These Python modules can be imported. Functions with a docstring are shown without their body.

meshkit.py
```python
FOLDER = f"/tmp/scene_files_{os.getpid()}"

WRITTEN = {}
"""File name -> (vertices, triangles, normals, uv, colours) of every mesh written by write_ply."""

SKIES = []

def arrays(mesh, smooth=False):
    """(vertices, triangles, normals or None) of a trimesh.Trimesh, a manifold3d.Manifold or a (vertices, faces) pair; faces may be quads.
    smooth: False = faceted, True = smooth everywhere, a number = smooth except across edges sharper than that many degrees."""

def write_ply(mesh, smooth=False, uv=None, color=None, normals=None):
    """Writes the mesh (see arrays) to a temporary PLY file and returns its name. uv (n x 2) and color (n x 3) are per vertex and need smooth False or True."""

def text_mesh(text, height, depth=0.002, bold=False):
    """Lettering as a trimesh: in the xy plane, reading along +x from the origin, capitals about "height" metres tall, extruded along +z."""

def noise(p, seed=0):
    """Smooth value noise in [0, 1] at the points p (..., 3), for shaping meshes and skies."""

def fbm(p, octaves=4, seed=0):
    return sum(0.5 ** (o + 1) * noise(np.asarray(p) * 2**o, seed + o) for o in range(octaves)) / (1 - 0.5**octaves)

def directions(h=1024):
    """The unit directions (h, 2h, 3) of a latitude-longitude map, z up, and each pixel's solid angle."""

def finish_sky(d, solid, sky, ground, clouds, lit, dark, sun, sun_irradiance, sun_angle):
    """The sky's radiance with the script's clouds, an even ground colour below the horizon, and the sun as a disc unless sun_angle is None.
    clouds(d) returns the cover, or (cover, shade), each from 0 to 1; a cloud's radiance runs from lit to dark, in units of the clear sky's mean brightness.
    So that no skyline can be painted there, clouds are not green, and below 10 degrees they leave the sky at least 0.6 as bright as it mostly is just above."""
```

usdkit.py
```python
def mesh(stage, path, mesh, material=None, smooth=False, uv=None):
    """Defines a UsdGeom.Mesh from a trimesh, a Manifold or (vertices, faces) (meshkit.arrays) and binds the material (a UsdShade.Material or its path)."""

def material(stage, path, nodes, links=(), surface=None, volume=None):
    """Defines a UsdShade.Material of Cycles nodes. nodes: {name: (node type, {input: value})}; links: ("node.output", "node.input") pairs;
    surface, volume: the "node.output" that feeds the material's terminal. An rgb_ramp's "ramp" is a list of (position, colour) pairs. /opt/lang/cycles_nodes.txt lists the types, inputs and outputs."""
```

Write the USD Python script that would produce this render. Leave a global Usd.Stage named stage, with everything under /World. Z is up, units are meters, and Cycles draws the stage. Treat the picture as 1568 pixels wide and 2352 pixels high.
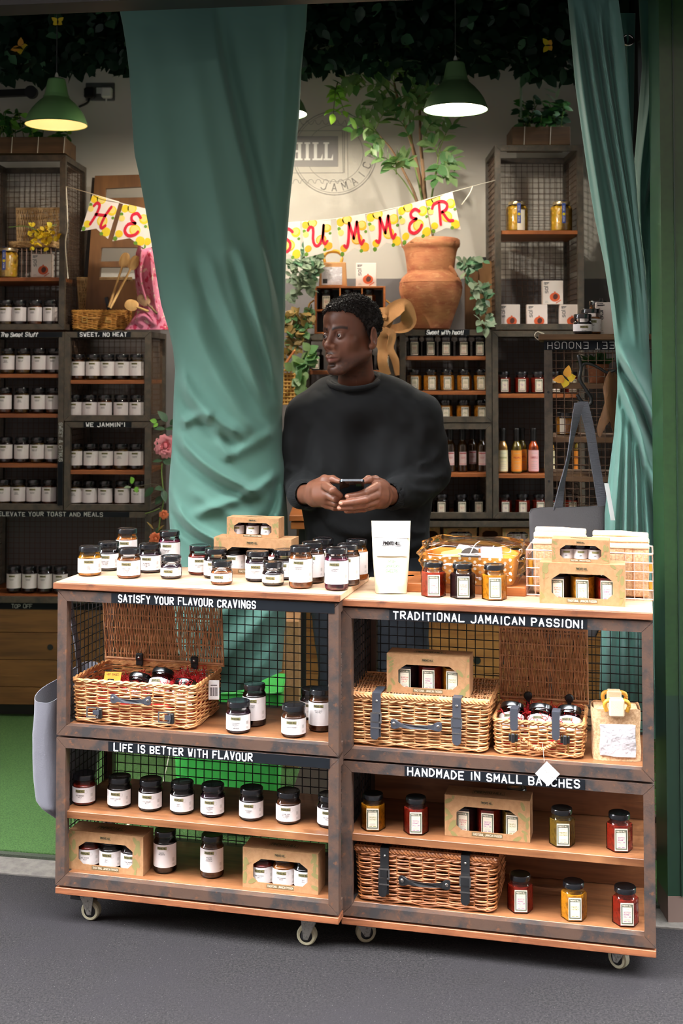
import math, random, numpy as np, trimesh, usdkit, meshkit
import shapely.geometry as sg
from shapely.ops import unary_union
from shapely import affinity
from pxr import Usd, UsdGeom, UsdLux, UsdShade, Gf, Sdf

stage = Usd.Stage.CreateInMemory()
UsdGeom.SetStageUpAxis(stage, 'Z'); UsdGeom.SetStageMetersPerUnit(stage, 1.0)
UsdGeom.Xform.Define(stage, '/World'); UsdGeom.Scope.Define(stage, '/World/Looks')
rng = np.random.default_rng(7); RND = random.Random(5)
PI = math.pi

# ---------------------------------------------------------------- camera, sky, exposure
FPX, YH, PIT, EYE = 2850.0, 850.0, 0.04, 1.52          # focal length in pixels, horizon row, tilt, eye height
CP, SP = math.cos(PIT), math.sin(PIT)
Y0 = YH - FPX * math.tan(PIT)                           # row of the optical axis
cam = UsdGeom.Camera.Define(stage, '/World/camera')
cam.CreateHorizontalApertureAttr(24.0); cam.CreateVerticalApertureAttr(36.0)
cam.CreateFocalLengthAttr(24.0 * FPX / 1568)
cam.CreateVerticalApertureOffsetAttr(-(1176 - Y0) / 1568 * 24.0)
cam.CreateFStopAttr(4.5); cam.CreateFocusDistanceAttr(3.55)
cam.CreateClippingRangeAttr((0.1, 200.0))
cam.CreateExposureAttr(0.0)
cam.AddTranslateOp().Set((0, 0, EYE)); cam.AddRotateXOp().Set(90 + math.degrees(PIT))

sky = UsdLux.DomeLight.Define(stage, '/World/sky')      # flat overcast daylight over the street
sky.CreateIntensityAttr(1.0); sky.CreateColorAttr((0.93, 0.97, 1.0))
SKY = 7.8
sky.GetIntensityAttr().Set(SKY)

# ---------------------------------------------------------------- pixel <-> place helpers (used to read places off the photograph)
def ray(px, py):
    X, U = (px - 784) / FPX, (Y0 - py) / FPX
    return np.array([X, CP - U * SP, SP + U * CP])
def P(px, py, y):                                       # the point at depth y
    d = ray(px, py); return d * (y / d[1]) + [0, 0, EYE]
def PZ(px, py, z):                                      # the point at height z
    d = ray(px, py); return d * ((z - EYE) / d[2]) + [0, 0, EYE]
class Frame:                                            # a local frame on the ground plane, turned about z
    def __init__(s, o, yaw):
        s.o, s.yaw = np.array(o, float), yaw
        c, n = math.cos(yaw), math.sin(yaw); s.ex, s.ey = np.array([c, n]), np.array([-n, c])
    def w(s, u, v, z=0): 
        p = s.o[:2] + u * s.ex + v * s.ey; return np.array([p[0], p[1], s.o[2] + z])
    def u_at(s, px, v, z):                              # the u at which (u, v, z) appears in column px
        k, zz = px - 784, s.o[2] + z - EYE
        b = s.o[:2] + v * s.ey
        return (k * (b[1] * CP + zz * SP) - FPX * b[0]) / (FPX * s.ex[0] - k * CP * s.ex[1])
    def z_at(s, py, u, v):                              # the local z at which (u, v) appears in row py
        y = s.w(u, v)[1]; U = (Y0 - py) / FPX
        return y * (SP + U * CP) / (CP - U * SP) + EYE - s.o[2]
    def uv(s, p): 
        d = np.array(p[:2]) - s.o[:2]; return d @ s.ex, d @ s.ey

# ---------------------------------------------------------------- objects
_used = {}
def numbered(parent, name):
    k = (parent, name); n = _used.get(k, 0); _used[k] = n + 1
    return f'{parent}/{name}' + (f'_{n:03d}' if n else '')
def ppath(p): return '/World' if p is None else (p if isinstance(p, str) else str(p.GetPath()))
def tag(p, label=None, cat=None, group=None, kind=None):
    if not isinstance(p, Usd.Prim): p = p.GetPrim()
    for k, v in (('label', label), ('category', cat), ('group', group), ('kind', kind)):
        if v: p.SetCustomDataByKey(k, v)
    return p
def obj(name, m, mat, parent=None, smooth=False, label=None, cat=None, group=None, kind=None):
    if isinstance(m, (list, tuple)) and len(m) and not isinstance(m[0], np.ndarray): m = cat_(m)
    q = usdkit.mesh(stage, numbered(ppath(parent), name), m, MAT[mat] if isinstance(mat, str) else mat, smooth)
    return tag(q, label, cat, group, kind)
def thing(name, label, cat, loc=(0, 0, 0), rz=0.0, group=None, rx=0.0, ry=0.0):
    x = UsdGeom.Xform.Define(stage, numbered('/World', name))
    x.AddTranslateOp().Set(tuple(float(a) for a in loc))
    if rz: x.AddRotateZOp().Set(math.degrees(rz))
    if ry: x.AddRotateYOp().Set(math.degrees(ry))
    if rx: x.AddRotateXOp().Set(math.degrees(rx))
    return tag(x, label, cat, group)
PROTO = {}
def copy_or(key, name, build, label, cat, loc, rz=0.0, group=None, **kw):
    """The first time builds the thing and its parts, then references it."""
    t = thing(name, label, cat, loc, rz, group, **kw)
    if key in PROTO:
        t.GetReferences().AddInternalReference(PROTO[key]); t.SetInstanceable(True)
    else:
        build(t); PROTO[key] = t.GetPath()
    return t
def struct(name, m, mat, smooth=False): return obj(name, m, mat, None, smooth, kind='structure')

# ---------------------------------------------------------------- mesh helpers: everything is (vertices, faces) or trimesh
def T(m): 
    if isinstance(m, trimesh.Trimesh): return m
    if hasattr(m, 'to_mesh'):
        q = m.to_mesh(); return trimesh.Trimesh(q.vert_properties[:, :3], q.tri_verts, process=False)
    v, f = np.asarray(m[0], float), np.asarray(m[1], int)
    if f.shape[1] == 4: f = np.vstack([f[:, [0, 1, 2]], f[:, [0, 2, 3]]])
    return trimesh.Trimesh(v, f, process=False)
def cat_(ms):
    V, F, n = [], [], 0
    for m in ms:
        m = T(m); V.append(m.vertices); F.append(m.faces + n); n += len(m.vertices)
    return trimesh.Trimesh(np.vstack(V), np.vstack(F), process=False)
BOXF = np.array([[0,2,3,1],[4,5,7,6],[0,1,5,4],[2,6,7,3],[0,4,6,2],[1,3,7,5]])
def box(x0, x1, y0, y1, z0, z1):
    v = np.array([[x, y, z] for z in (z0, z1) for y in (y0, y1) for x in (x0, x1)], float)
    return T((v, BOXF))
def bbox(x0, x1, y0, y1, z0, z1, b=.002):               # box with chamfered edges (catches light)
    import manifold3d as m3
    a = [m3.Manifold.cube((x1-x0-2*(i != 0)*b, y1-y0-2*(i != 1)*b, z1-z0-2*(i != 2)*b), True) for i in range(3)]
    return move(T(m3.Manifold.batch_hull(a)), ((x0+x1)/2, (y0+y1)/2, (z0+z1)/2))
def move(m, d): 
    m = T(m); return trimesh.Trimesh(m.vertices + np.asarray(d, float), m.faces, process=False)
def rot(m, ang, ax, o=(0, 0, 0)):
    m = T(m); R = trimesh.transformations.rotation_matrix(ang, ax)[:3, :3]
    return trimesh.Trimesh((m.vertices - o) @ R.T + o, m.faces, process=False)
def scl(m, s):
    m = T(m); return trimesh.Trimesh(m.vertices * s, m.faces, process=False)
def mapv(m, fn):
    m = T(m); return trimesh.Trimesh(fn(np.array(m.vertices)), m.faces, process=False)
def flip(m): m = T(m); return trimesh.Trimesh(m.vertices, m.faces[:, ::-1], process=False)
def lathe(prof, n=28):
    prof = np.array(prof, float); a = np.linspace(0, 2*PI, n, endpoint=False); k = len(prof)
    v = np.stack([np.outer(np.cos(a), prof[:, 0]), np.outer(np.sin(a), prof[:, 0]), np.tile(prof[:, 1], (n, 1))], -1).reshape(-1, 3)
    i, j = np.meshgrid(np.arange(n), np.arange(k-1), indexing='ij'); i2 = (i+1) % n
    return T((v, np.stack([i*k+j, i2*k+j, i2*k+j+1, i*k+j+1], -1).reshape(-1, 4)))
def tube(pts, r, n=6, closed=False, caps=True):
    p = np.asarray(pts, float); k = len(p); r = np.broadcast_to(r, (k,))
    t = (np.roll(p, -1, 0) - np.roll(p, 1, 0)) if closed else np.gradient(p, axis=0)
    t /= np.maximum(np.linalg.norm(t, axis=1, keepdims=True), 1e-12)
    up = np.array([0, 0, 1.]) if abs(t[:, 2]).mean() < .8 else np.array([0, 1., 0])
    a = np.cross(t, up); bad = np.linalg.norm(a, axis=1) < 1e-3; a[bad] = np.cross(t[bad], [1., .3, 0])
    a /= np.linalg.norm(a, axis=1, keepdims=True); b = np.cross(a, t)
    th = np.linspace(0, 2*PI, n, endpoint=False)
    v = (p[:, None] + r[:, None, None] * (np.cos(th)[None, :, None]*a[:, None] + np.sin(th)[None, :, None]*b[:, None])).reshape(-1, 3)
    i, j = np.meshgrid(np.arange(k if closed else k-1), np.arange(n), indexing='ij'); i2, j2 = (i+1) % k, (j+1) % n
    f = np.stack([i*n+j, i2*n+j, i2*n+j2, i*n+j2], -1).reshape(-1, 4); f = np.vstack([f[:, [0,1,2]], f[:, [0,2,3]]])
    if caps and not closed:
        c0 = np.array([[0, q+1, q] for q in range(1, n-1)]); f = np.vstack([f, c0[:, ::-1], c0 + (k-1)*n])
    return flip(T((v, f)))
def bar(p, q, w, h=None):                                # square bar between two points
    p, q = np.asarray(p, float), np.asarray(q, float); h = h or w; t = q - p; L = np.linalg.norm(t); t /= L
    up = np.array([0, 0, 1.]) if abs(t[2]) < .9 else np.array([0, 1., 0])
    a = np.cross(t, up); a /= np.linalg.norm(a); b = np.cross(a, t)
    m = box(-w/2, w/2, -h/2, h/2, 0, L)
    return flip(T((m.vertices @ np.array([a, b, t]) + p, m.faces)))
def poly3(poly, d):                                      # shapely polygon extruded along z by d (d = 0: a flat sheet)
    gs = [g for g in getattr(poly, 'geoms', [poly]) if g.area > 1e-12]
    if d: return cat_([trimesh.creation.extrude_polygon(g, d, engine='earcut') for g in gs])
    out = []
    for g in gs:
        v, f = trimesh.creation.triangulate_polygon(g, engine='earcut'); out.append((np.c_[v, np.zeros(len(v))], f))
    return cat_(out)
def front(m):                                            # from the xy plane (z towards the reader) to the xz plane facing -y
    m = T(m); v = np.array(m.vertices); return T((np.c_[v[:, 0], -v[:, 2], v[:, 1]], m.faces))
def grid_mesh(fn, nu, nv, closed_u=False):               # fn(u, v) arrays -> points; u, v in 0..1
    u, v = np.meshgrid(np.linspace(0, 1, nu, endpoint=not closed_u), np.linspace(0, 1, nv), indexing='ij')
    p = np.stack(fn(u, v), -1).reshape(-1, 3)
    i, j = np.meshgrid(np.arange(nu if closed_u else nu-1), np.arange(nv-1), indexing='ij'); i2 = (i+1) % nu
    return T((p, np.stack([i*nv+j, i2*nv+j, i2*nv+j+1, i*nv+j+1], -1).reshape(-1, 4)))
def thick(m, d):                                         # gives an open sheet a thickness d against its normals
    m = T(m); n = np.array(m.vertex_normals); k = len(m.vertices)
    e = m.edges_sorted; u, c = np.unique(e, axis=0, return_counts=True); be = set(map(tuple, u[c == 1]))
    be = np.array([x for x in m.edges if tuple(sorted(x)) in be]); 
    f = [m.faces, m.faces[:, ::-1] + k]
    if len(be): f += [np.c_[be[:, 1], be[:, 0], be[:, 0]+k], np.c_[be[:, 1], be[:, 0]+k, be[:, 1]+k]]
    return T((np.vstack([m.vertices, m.vertices - n*d]), np.vstack(f)))
def curve(pts, n):                                       # smooth curve (Catmull-Rom) through the points, n samples
    p = np.asarray(pts, float); q = np.vstack([2*p[0]-p[1], p, 2*p[-1]-p[-2]]); s = np.linspace(0, len(p)-1-1e-9, n)
    i = s.astype(int); t = (s-i)[:, None]; a, b, c, d = q[i], q[i+1], q[i+2], q[i+3]
    return .5*((2*b) + (c-a)*t + (2*a-5*b+4*c-d)*t*t + (3*b-a-3*c+d)*t**3)
def cuts(sh):                                            # rows (py, value...) -> interpolator
    sh = np.array(sh, float); return lambda y: [np.interp(y, sh[:, 0], sh[:, k]) for k in range(1, sh.shape[1])]

# ---------------------------------------------------------------- lettering: a stroke alphabet on a 4 x 6 grid
FONT = dict(A='002640 1232', B='00063645443303 3342413000', C='4536160501103041', D='00062644422000', E='46060040 0333', F='460600 0333',
 G='453616050110304143 4323', H='0006 4046 0343', I='2026', J='4641301001', K='0006 460340', L='060040', M='0006224640', N='00064046',
 O='160501103041453616', P='00063645443303', Q='160501103041453616 2240', R='00063645443303 1340', S='453616050413334241301001',
 T='0646 2026', U='060110304146', V='062046', W='0610233046', X='0046 0640', Y='062346 2320', Z='06460040',
 a='433414030110304143 4440', c='4334140301103041', e='02424334140301103041', f='45362520 1434', g='433414030212324243 4441301001',
 h='0006 0314344340', i='2024 2526', l='2620', r='0004 031434', s='4414031232413000', t='262130 1434', u='040110304144 4440', w='0410233044')
FONT.update({'&': '4014152635340201102042', '!': '2622 2120', "'": '2624', ',': '2110', '.': '2021', '0': '160501103041453616', '7': '064610', '-': '1333'})
def strokes(text, h, gap=.36, wide=.62, jit=0.0, seed=1, slant=0.0):
    """[polyline]; capitals h tall, from x = 0; and the total width."""
    r = random.Random(seed); out, x = [], 0.0
    for ch in text:
        if ch == ' ': x += h*.62; continue
        g = FONT.get(ch) or FONT.get(ch.upper(), '0040'); w = h*wide*(.3 if ch in "Ii!'l.," else 1)
        dy, sc = r.uniform(-jit, jit)*h, 1 + r.uniform(-jit, jit)
        for st in g.split():
            pts = []
            for k in range(0, len(st), 2):
                gx, gy = int(st[k]), int(st[k+1]); gx = (gx-2)*.0 + 2 if ch in "I!'l.," and False else gx
                X = (gx/4*w if ch not in "Ii!'l.," else (gx-2)/4*h*wide + w/2); Y = gy/6*h*sc + dy
                pts.append((x + X + Y*slant + r.uniform(-jit, jit)*h*.35, Y + r.uniform(-jit, jit)*h*.35))
            out.append(np.array(pts))
        x += w + h*gap*.6
    return out, x - h*gap*.6
def ribbon(lines, w):                                    # flat quads along the strokes, in the xy plane
    V, F, n = [], [], 0
    for p in lines:
        for a, b in zip(p[:-1], p[1:]):
            t = b - a; L = np.hypot(*t)
            if L < 1e-9: continue
            t = t/L*w/2; q = np.array([-t[1], t[0]])
            V += [a-t*.6+q, a-t*.6-q, b+t*.6-q, b+t*.6+q]; F.append([n, n+1, n+2, n+3]); n += 4
    return T((np.c_[np.array(V), np.zeros(len(V))], F))
def small_text(text, h, w=None, width=None, centre=True, **k):
    L, W = strokes(text, h, **k); m = ribbon(L, w or h*.17); s = min(1.0, width/W) if width else 1.0
    v = np.array(m.vertices); v[:, 0] = (v[:, 0] - (W/2 if centre else 0))*s; return T((v, m.faces))
def paint_text(text, h, w, width, jit=.06, seed=1, depth=.0008, slant=0.0, gap=.36):  # brush lettering with round strokes
    L, W = strokes(text, h, jit=jit, seed=seed, slant=slant, gap=gap); s = width/W
    g = unary_union([sg.LineString(np.c_[p[:, 0]*s, p[:, 1]]).buffer(w/2, quad_segs=3) for p in L])
    return poly3(g.simplify(w*.03), depth)
# ---------------------------------------------------------------- materials
def C(*c):
    c = np.array(c, float)/255; return tuple(np.where(c <= .04045, c/12.92, ((c+.055)/1.055)**2.4))
MAT = {}
def mat(name, col, rough=.55, metal=0., coat=0., var=None, bump=None, spec=.5, sheen=0., sss=0., alpha=None, trans=0., rand=0., extra=None):
    """var: (scale, other colour, low, high) noise between two colours; bump: (scale, strength, distance); scales may be a number or x, y, z."""
    n = {'p': ('principled_bsdf', dict(base_color=C(*col), roughness=rough, metallic=metal, coat_weight=coat, coat_roughness=.06, specular_ior_level=spec,
                                       sheen_weight=sheen, subsurface_weight=sss, transmission_weight=trans))}
    L = []
    if var or bump or rand: n['tc'] = ('texture_coordinate', {})
    def src(tag_, scale, det=4., dist=0.):
        s = (scale,)*3 if np.ndim(scale) == 0 else scale
        n['m'+tag_] = ('mapping', dict(scale=s)); n['n'+tag_] = ('noise_texture', dict(scale=1., detail=det, roughness=.6, distortion=dist))
        L.extend([('tc.object', f'm{tag_}.vector'), (f'm{tag_}.vector', f'n{tag_}.vector')]); return f'n{tag_}.fac'
    if var:
        vs = var if isinstance(var, list) else [var]; prev = None
        for k, (sc, c2, lo, hi) in enumerate(vs):
            f = src(f'v{k}', sc); n[f'r{k}'] = ('map_range', dict(from_min=lo, from_max=hi, clamp=True)); n[f'x{k}'] = ('mix', dict(color1=C(*col), color2=C(*c2)))
            L += [(f, f'r{k}.value'), (f'r{k}.result', f'x{k}.fac')]
            if prev: L.append((prev, f'x{k}.color1'))
            prev = f'x{k}.color'
        L.append((prev, 'p.base_color'))
    if bump:
        f = src('b', bump[0]); n['bp'] = ('bump', dict(strength=bump[1], distance=bump[2])); L += [(f, 'bp.height'), ('bp.normal', 'p.normal')]
    s = 'p.BSDF'
    MAT[name] = usdkit.material(stage, f'/World/Looks/{name}', n, L, surface=s); return MAT[name]
def leaf_mat(name, col, col2=None, tr=.35, rough=.45):
    n = dict(p=('principled_bsdf', dict(base_color=C(*col), roughness=rough)), t=('translucent_bsdf', dict(color=C(*(col2 or col)))), x=('mix_closure', dict(fac=tr)),
             tc=('texture_coordinate', {}), nz=('noise_texture', dict(scale=9., detail=2.)), mx=('mix', dict(color1=C(*col), color2=C(*[min(255, a*1.35+8) for a in col]))))
    MAT[name] = usdkit.material(stage, f'/World/Looks/{name}', n, [('tc.object', 'nz.vector'), ('nz.fac', 'mx.fac'), ('mx.color', 'p.base_color'), ('p.BSDF', 'x.closure1'), ('t.BSDF', 'x.closure2')], surface='x.closure')
def pane(name, tint=(255, 255, 255), rough=.03, ior=1.45):
    n = dict(t=('transparent_bsdf', dict(color=C(*tint))), g=('glossy_bsdf', dict(color=(1, 1, 1), roughness=rough)), f=('fresnel', dict(IOR=ior)), x=('mix_closure', {}))
    MAT[name] = usdkit.material(stage, f'/World/Looks/{name}', n, [('f.fac', 'x.fac'), ('t.BSDF', 'x.closure1'), ('g.BSDF', 'x.closure2')], surface='x.closure')
def glow(name, col, s):
    MAT[name] = usdkit.material(stage, f'/World/Looks/{name}', dict(e=('emission', dict(color=col, strength=s))), surface='e.emission')

mat('steel', (92, 70, 59), .45, .1, var=[((18, 18, 18), (60, 56, 56), .45, .62), ((55, 55, 55), (122, 82, 58), .58, .72)], bump=(120, .25, .002))
mat('steel_back', (84, 74, 62), .5, .2, var=[((30, 30, 30), (58, 54, 48), .4, .65), ((60, 60, 60), (104, 80, 58), .6, .75)], bump=(120, .2, .002))
mat('wire', (34, 30, 29), .55, .3)
mat('wire_brown', (92, 70, 52), .55, .2)
WG = (3.2, 42, 42)
mat('top_wood', (212, 176, 142), .5, var=[(WG, (188, 146, 112), .4, .7), ((6, 6, 6), (222, 190, 158), .45, .7)], bump=((8, 110, 110), .15, .002))
mat('shelf_wood', (142, 92, 58), .38, var=[(WG, (108, 66, 40), .42, .68), ((5, 9, 9), (160, 108, 70), .5, .72)], bump=((8, 110, 110), .2, .002))
mat('edge_wood', (152, 92, 58), .55, var=[((5, 50, 50), (112, 64, 40), .4, .65), ((14, 14, 14), (92, 54, 38), .6, .72)], bump=((8, 110, 110), .3, .002))
mat('bench_wood', (128, 86, 40), .6, var=[((2.2, 30, 30), (92, 58, 24), .4, .68)], bump=((5, 80, 80), .3, .003))
mat('bench_wood_light', (168, 116, 60), .55, var=[((2.2, 30, 30), (136, 88, 42), .4, .68)], bump=((5, 80, 80), .25, .003))
mat('back_shelf', (150, 84, 38), .5, var=[(WG, (112, 58, 24), .42, .68)])
mat('pale_wood', (198, 160, 108), .5, var=[((20, 20, 5), (176, 134, 82), .4, .7)])
mat('stand_wood', (118, 78, 38), .55, var=[((20, 20, 3), (92, 58, 26), .4, .7)])
mat('crate_wood', (182, 108, 52), .5, var=[(WG, (148, 80, 34), .4, .7)])
mat('planter_wood', (104, 74, 44), .65, var=[((3, 30, 30), (72, 50, 30), .4, .7)], bump=((6, 80, 80), .3, .003))
mat('chalk_black', (14, 18, 24), .75, spec=.2)
mat('chalk', (238, 238, 240), .7)
mat('chalk_grey', (176, 176, 172), .7)
mat('lid', (18, 20, 24), .22, 0, .6)
mat('lid_gold', (196, 176, 140), .3, .7)
mat('label', (226, 218, 216), .55)
mat('label_cream', (230, 218, 196), .55)
mat('khaki', (150, 142, 92), .6)
mat('khaki_dark', (66, 62, 40), .6)
mat('ink', (70, 66, 66), .6)
mat('ink_pale', (178, 172, 166), .6)
mat('frame_green', (86, 92, 74), .6)
mat('pink_ink', (206, 84, 120), .6); mat('red_ink', (190, 50, 58), .6); mat('olive_ink', (150, 148, 66), .6); mat('purple_ink', (150, 70, 150), .6); mat('green_ink', (120, 168, 120), .6)
for nm, c in dict(jam_mustard=(206, 138, 24), jam_orange=(204, 120, 48), jam_amber=(160, 92, 44), jam_brown=(96, 52, 26), jam_dark=(40, 22, 24), jam_plum=(52, 24, 40), jam_purple=(104, 20, 52),
                  jam_red=(142, 36, 20), jam_redorange=(176, 52, 22), jam_black=(22, 14, 14), jam_gold=(204, 136, 28), jam_olive=(120, 92, 30), jam_ochre=(182, 118, 34), jam_marmalade=(90, 66, 24)).items():
    mat(nm, c, .25, 0, .5, var=((90, 90, 90), tuple(int(a*.72) for a in c), .45, .65), sss=0)
pane('glass'); pane('cellophane', rough=.08, ior=1.6)
mat('kraft', (176, 132, 92), .7, var=((70, 70, 70), (166, 122, 82), .4, .6))
mat('kraft_in', (120, 90, 58), .8)
mat('leaf_print', (138, 128, 78), .7); mat('line_print', (150, 126, 82), .7)
mat('kraft_dark', (110, 92, 58), .7)
mat('wicker', (214, 158, 104), .5, var=((40, 40, 40), (178, 116, 66), .38, .66), spec=.4)
mat('wicker_lid', (206, 152, 108), .55, var=((50, 50, 50), (168, 116, 76), .38, .66))
mat('wicker_brown', (176, 108, 58), .5, var=((40, 40, 40), (138, 78, 36), .38, .66))
mat('wicker_dim', (112, 84, 56), .6, var=((40, 40, 40), (84, 60, 38), .38, .66))
mat('wicker_gold', (206, 150, 74), .5, var=((40, 40, 40), (170, 112, 48), .38, .66))
mat('wicker_pale', (206, 172, 122), .5, var=((40, 40, 40), (176, 138, 88), .38, .66))
mat('leather', (64, 66, 74), .45, bump=(300, .2, .001)); mat('leather_black', (24, 24, 26), .5, bump=(300, .2, .001))
mat('chrome', (200, 196, 190), .18, 1.0); mat('brass', (190, 160, 90), .25, 1.0); mat('zinc', (150, 146, 140), .45, .7, var=((160, 160, 160), (96, 96, 94), .5, .7))
mat('rubber', (150, 142, 118), .6); mat('wheel_black', (30, 30, 32), .5)
CB = ((420, 420, 420), .12, .001)
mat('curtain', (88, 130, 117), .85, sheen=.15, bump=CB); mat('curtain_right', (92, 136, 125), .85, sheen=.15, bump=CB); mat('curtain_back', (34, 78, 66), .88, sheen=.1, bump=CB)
mat('curtain_hem', (196, 200, 198), .8)
mat('grey_felt', (104, 102, 110), .95, sheen=.2, bump=((240, 240, 240), .4, .002)); mat('grey_tote', (96, 92, 94), .95, bump=((240, 240, 240), .4, .002))
mat('webbing', (100, 100, 108), .9, bump=((60, 60, 420), .8, .003))
mat('asphalt', (50, 47, 47), .9, spec=.12, var=[((160, 160, 160), (33, 31, 32), .42, .6), ((1.6, 1.6, 1.6), (43, 40, 42), .42, .62), ((300, 300, 300), (140, 136, 132), .66, .72)], bump=(220, .7, .004))
mat('kerb', (104, 98, 92), .85, var=((30, 30, 30), (84, 79, 74), .4, .65), bump=(150, .4, .003))
mat('turf', (76, 108, 58), .95, spec=.2, var=((200, 200, 200), (54, 84, 44), .4, .65), bump=(300, 1.0, .006))
mat('turf_dark', (52, 58, 44), .95, bump=(200, 1.0, .006))
mat('wall', (206, 200, 188), .8, bump=(60, .06, .002))
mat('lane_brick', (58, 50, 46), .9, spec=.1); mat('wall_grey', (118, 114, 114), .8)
mat('ceiling', (16, 18, 16), .9); mat('beam_black', (22, 24, 24), .5)
mat('post_green', (38, 66, 34), .35, 0, .2, var=((60, 60, 60), (33, 58, 31), .4, .7)); mat('post_dark', (26, 50, 36), .35, 0, .3); mat('post_bare', (112, 92, 84), .8)
mat('lamp_green', (128, 176, 112), .3, 0, .5); mat('lamp_olive', (100, 132, 88), .45, 0, .2); mat('lamp_white', (236, 232, 222), .4); mat('cord', (60, 60, 60), .6)
mat('plate_steel', (128, 130, 128), .35, .7); mat('plastic_white', (222, 222, 214), .35); mat('plastic_black', (18, 18, 20), .35)
mat('sign_grey', (152, 148, 146), .75); mat('paint_white', (240, 238, 232), .7); mat('line_grey', (150, 146, 140), .8)
mat('terracotta', (196, 130, 88), .75, var=[((9, 9, 30), (166, 92, 62), .42, .66), ((30, 30, 60), (212, 158, 112), .55, .75)], bump=((20, 20, 160), .25, .004))
mat('soil', (84, 62, 34), .95, bump=(90, 1., .01))
leaf_mat('leaf_tree', (104, 128, 82), (110, 150, 70)); leaf_mat('leaf_bright', (112, 168, 66), (150, 200, 70)); leaf_mat('leaf_mid', (74, 110, 66), (80, 130, 60))
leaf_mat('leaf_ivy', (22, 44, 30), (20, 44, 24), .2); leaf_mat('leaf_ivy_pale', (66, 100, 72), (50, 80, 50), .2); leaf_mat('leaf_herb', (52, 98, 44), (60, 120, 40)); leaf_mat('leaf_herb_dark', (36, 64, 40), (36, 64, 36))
leaf_mat('leaf_euca', (124, 140, 116), (110, 130, 90)); leaf_mat('leaf_gold', (136, 112, 62), (120, 100, 50)); leaf_mat('leaf_rose', (44, 72, 48), (44, 80, 40))
mat('bark', (138, 106, 76), .8, var=((20, 20, 8), (104, 78, 54), .4, .65), bump=((60, 60, 20), .5, .004)); mat('stem_green', (104, 126, 60), .6); mat('stem_dark', (70, 64, 46), .7)
mat('wing_yellow', (220, 186, 40), .6); mat('wing_orange', (236, 168, 60), .6); mat('bug_black', (26, 22, 20), .6)
mat('rose_pink', (236, 150, 158), .6, sss=.0); mat('rose_deep', (222, 116, 128), .6); mat('rose_coral', (232, 128, 84), .6)
leaf_mat('pennant', (240, 230, 216), (250, 214, 170), .4, .6); leaf_mat('lemon', (244, 196, 44), (244, 190, 40), .4); leaf_mat('lemon_pale', (246, 214, 110), (246, 206, 100), .4); leaf_mat('lemon_warm_lit', (240, 172, 46), (240, 160, 40), .4); leaf_mat('lemon_leaf', (96, 134, 40), (96, 134, 40), .4); leaf_mat('script_red', (196, 30, 52), (206, 38, 58), .4)
mat('string', (222, 212, 192), .8)
mat('burlap', (182, 132, 84), .9, bump=((260, 260, 260), .5, .002)); mat('jute', (214, 176, 136), .9, var=((150, 150, 150), (186, 144, 104), .4, .62), bump=((330, 330, 330), .6, .002)); mat('jute_pale', (228, 200, 166), .9, bump=((330, 330, 330), .4, .002))
mat('bag_window', (196, 190, 192), .3, 0, .3, bump=((14, 14, 14), .8, .02)); mat('bamboo', (214, 158, 52), .35, 0, .3)
mat('copper_wire', (236, 206, 190), .3, .5); mat('pouch', (236, 226, 196), .5, bump=((12, 12, 8), .4, .01)); mat('pouch_label', (244, 242, 240), .5)
mat('salt_box', (238, 222, 212), .6); mat('salt_orange', (216, 92, 48), .6); mat('salt_dark', (84, 42, 34), .6); mat('card_edge', (202, 182, 172), .6)
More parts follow.
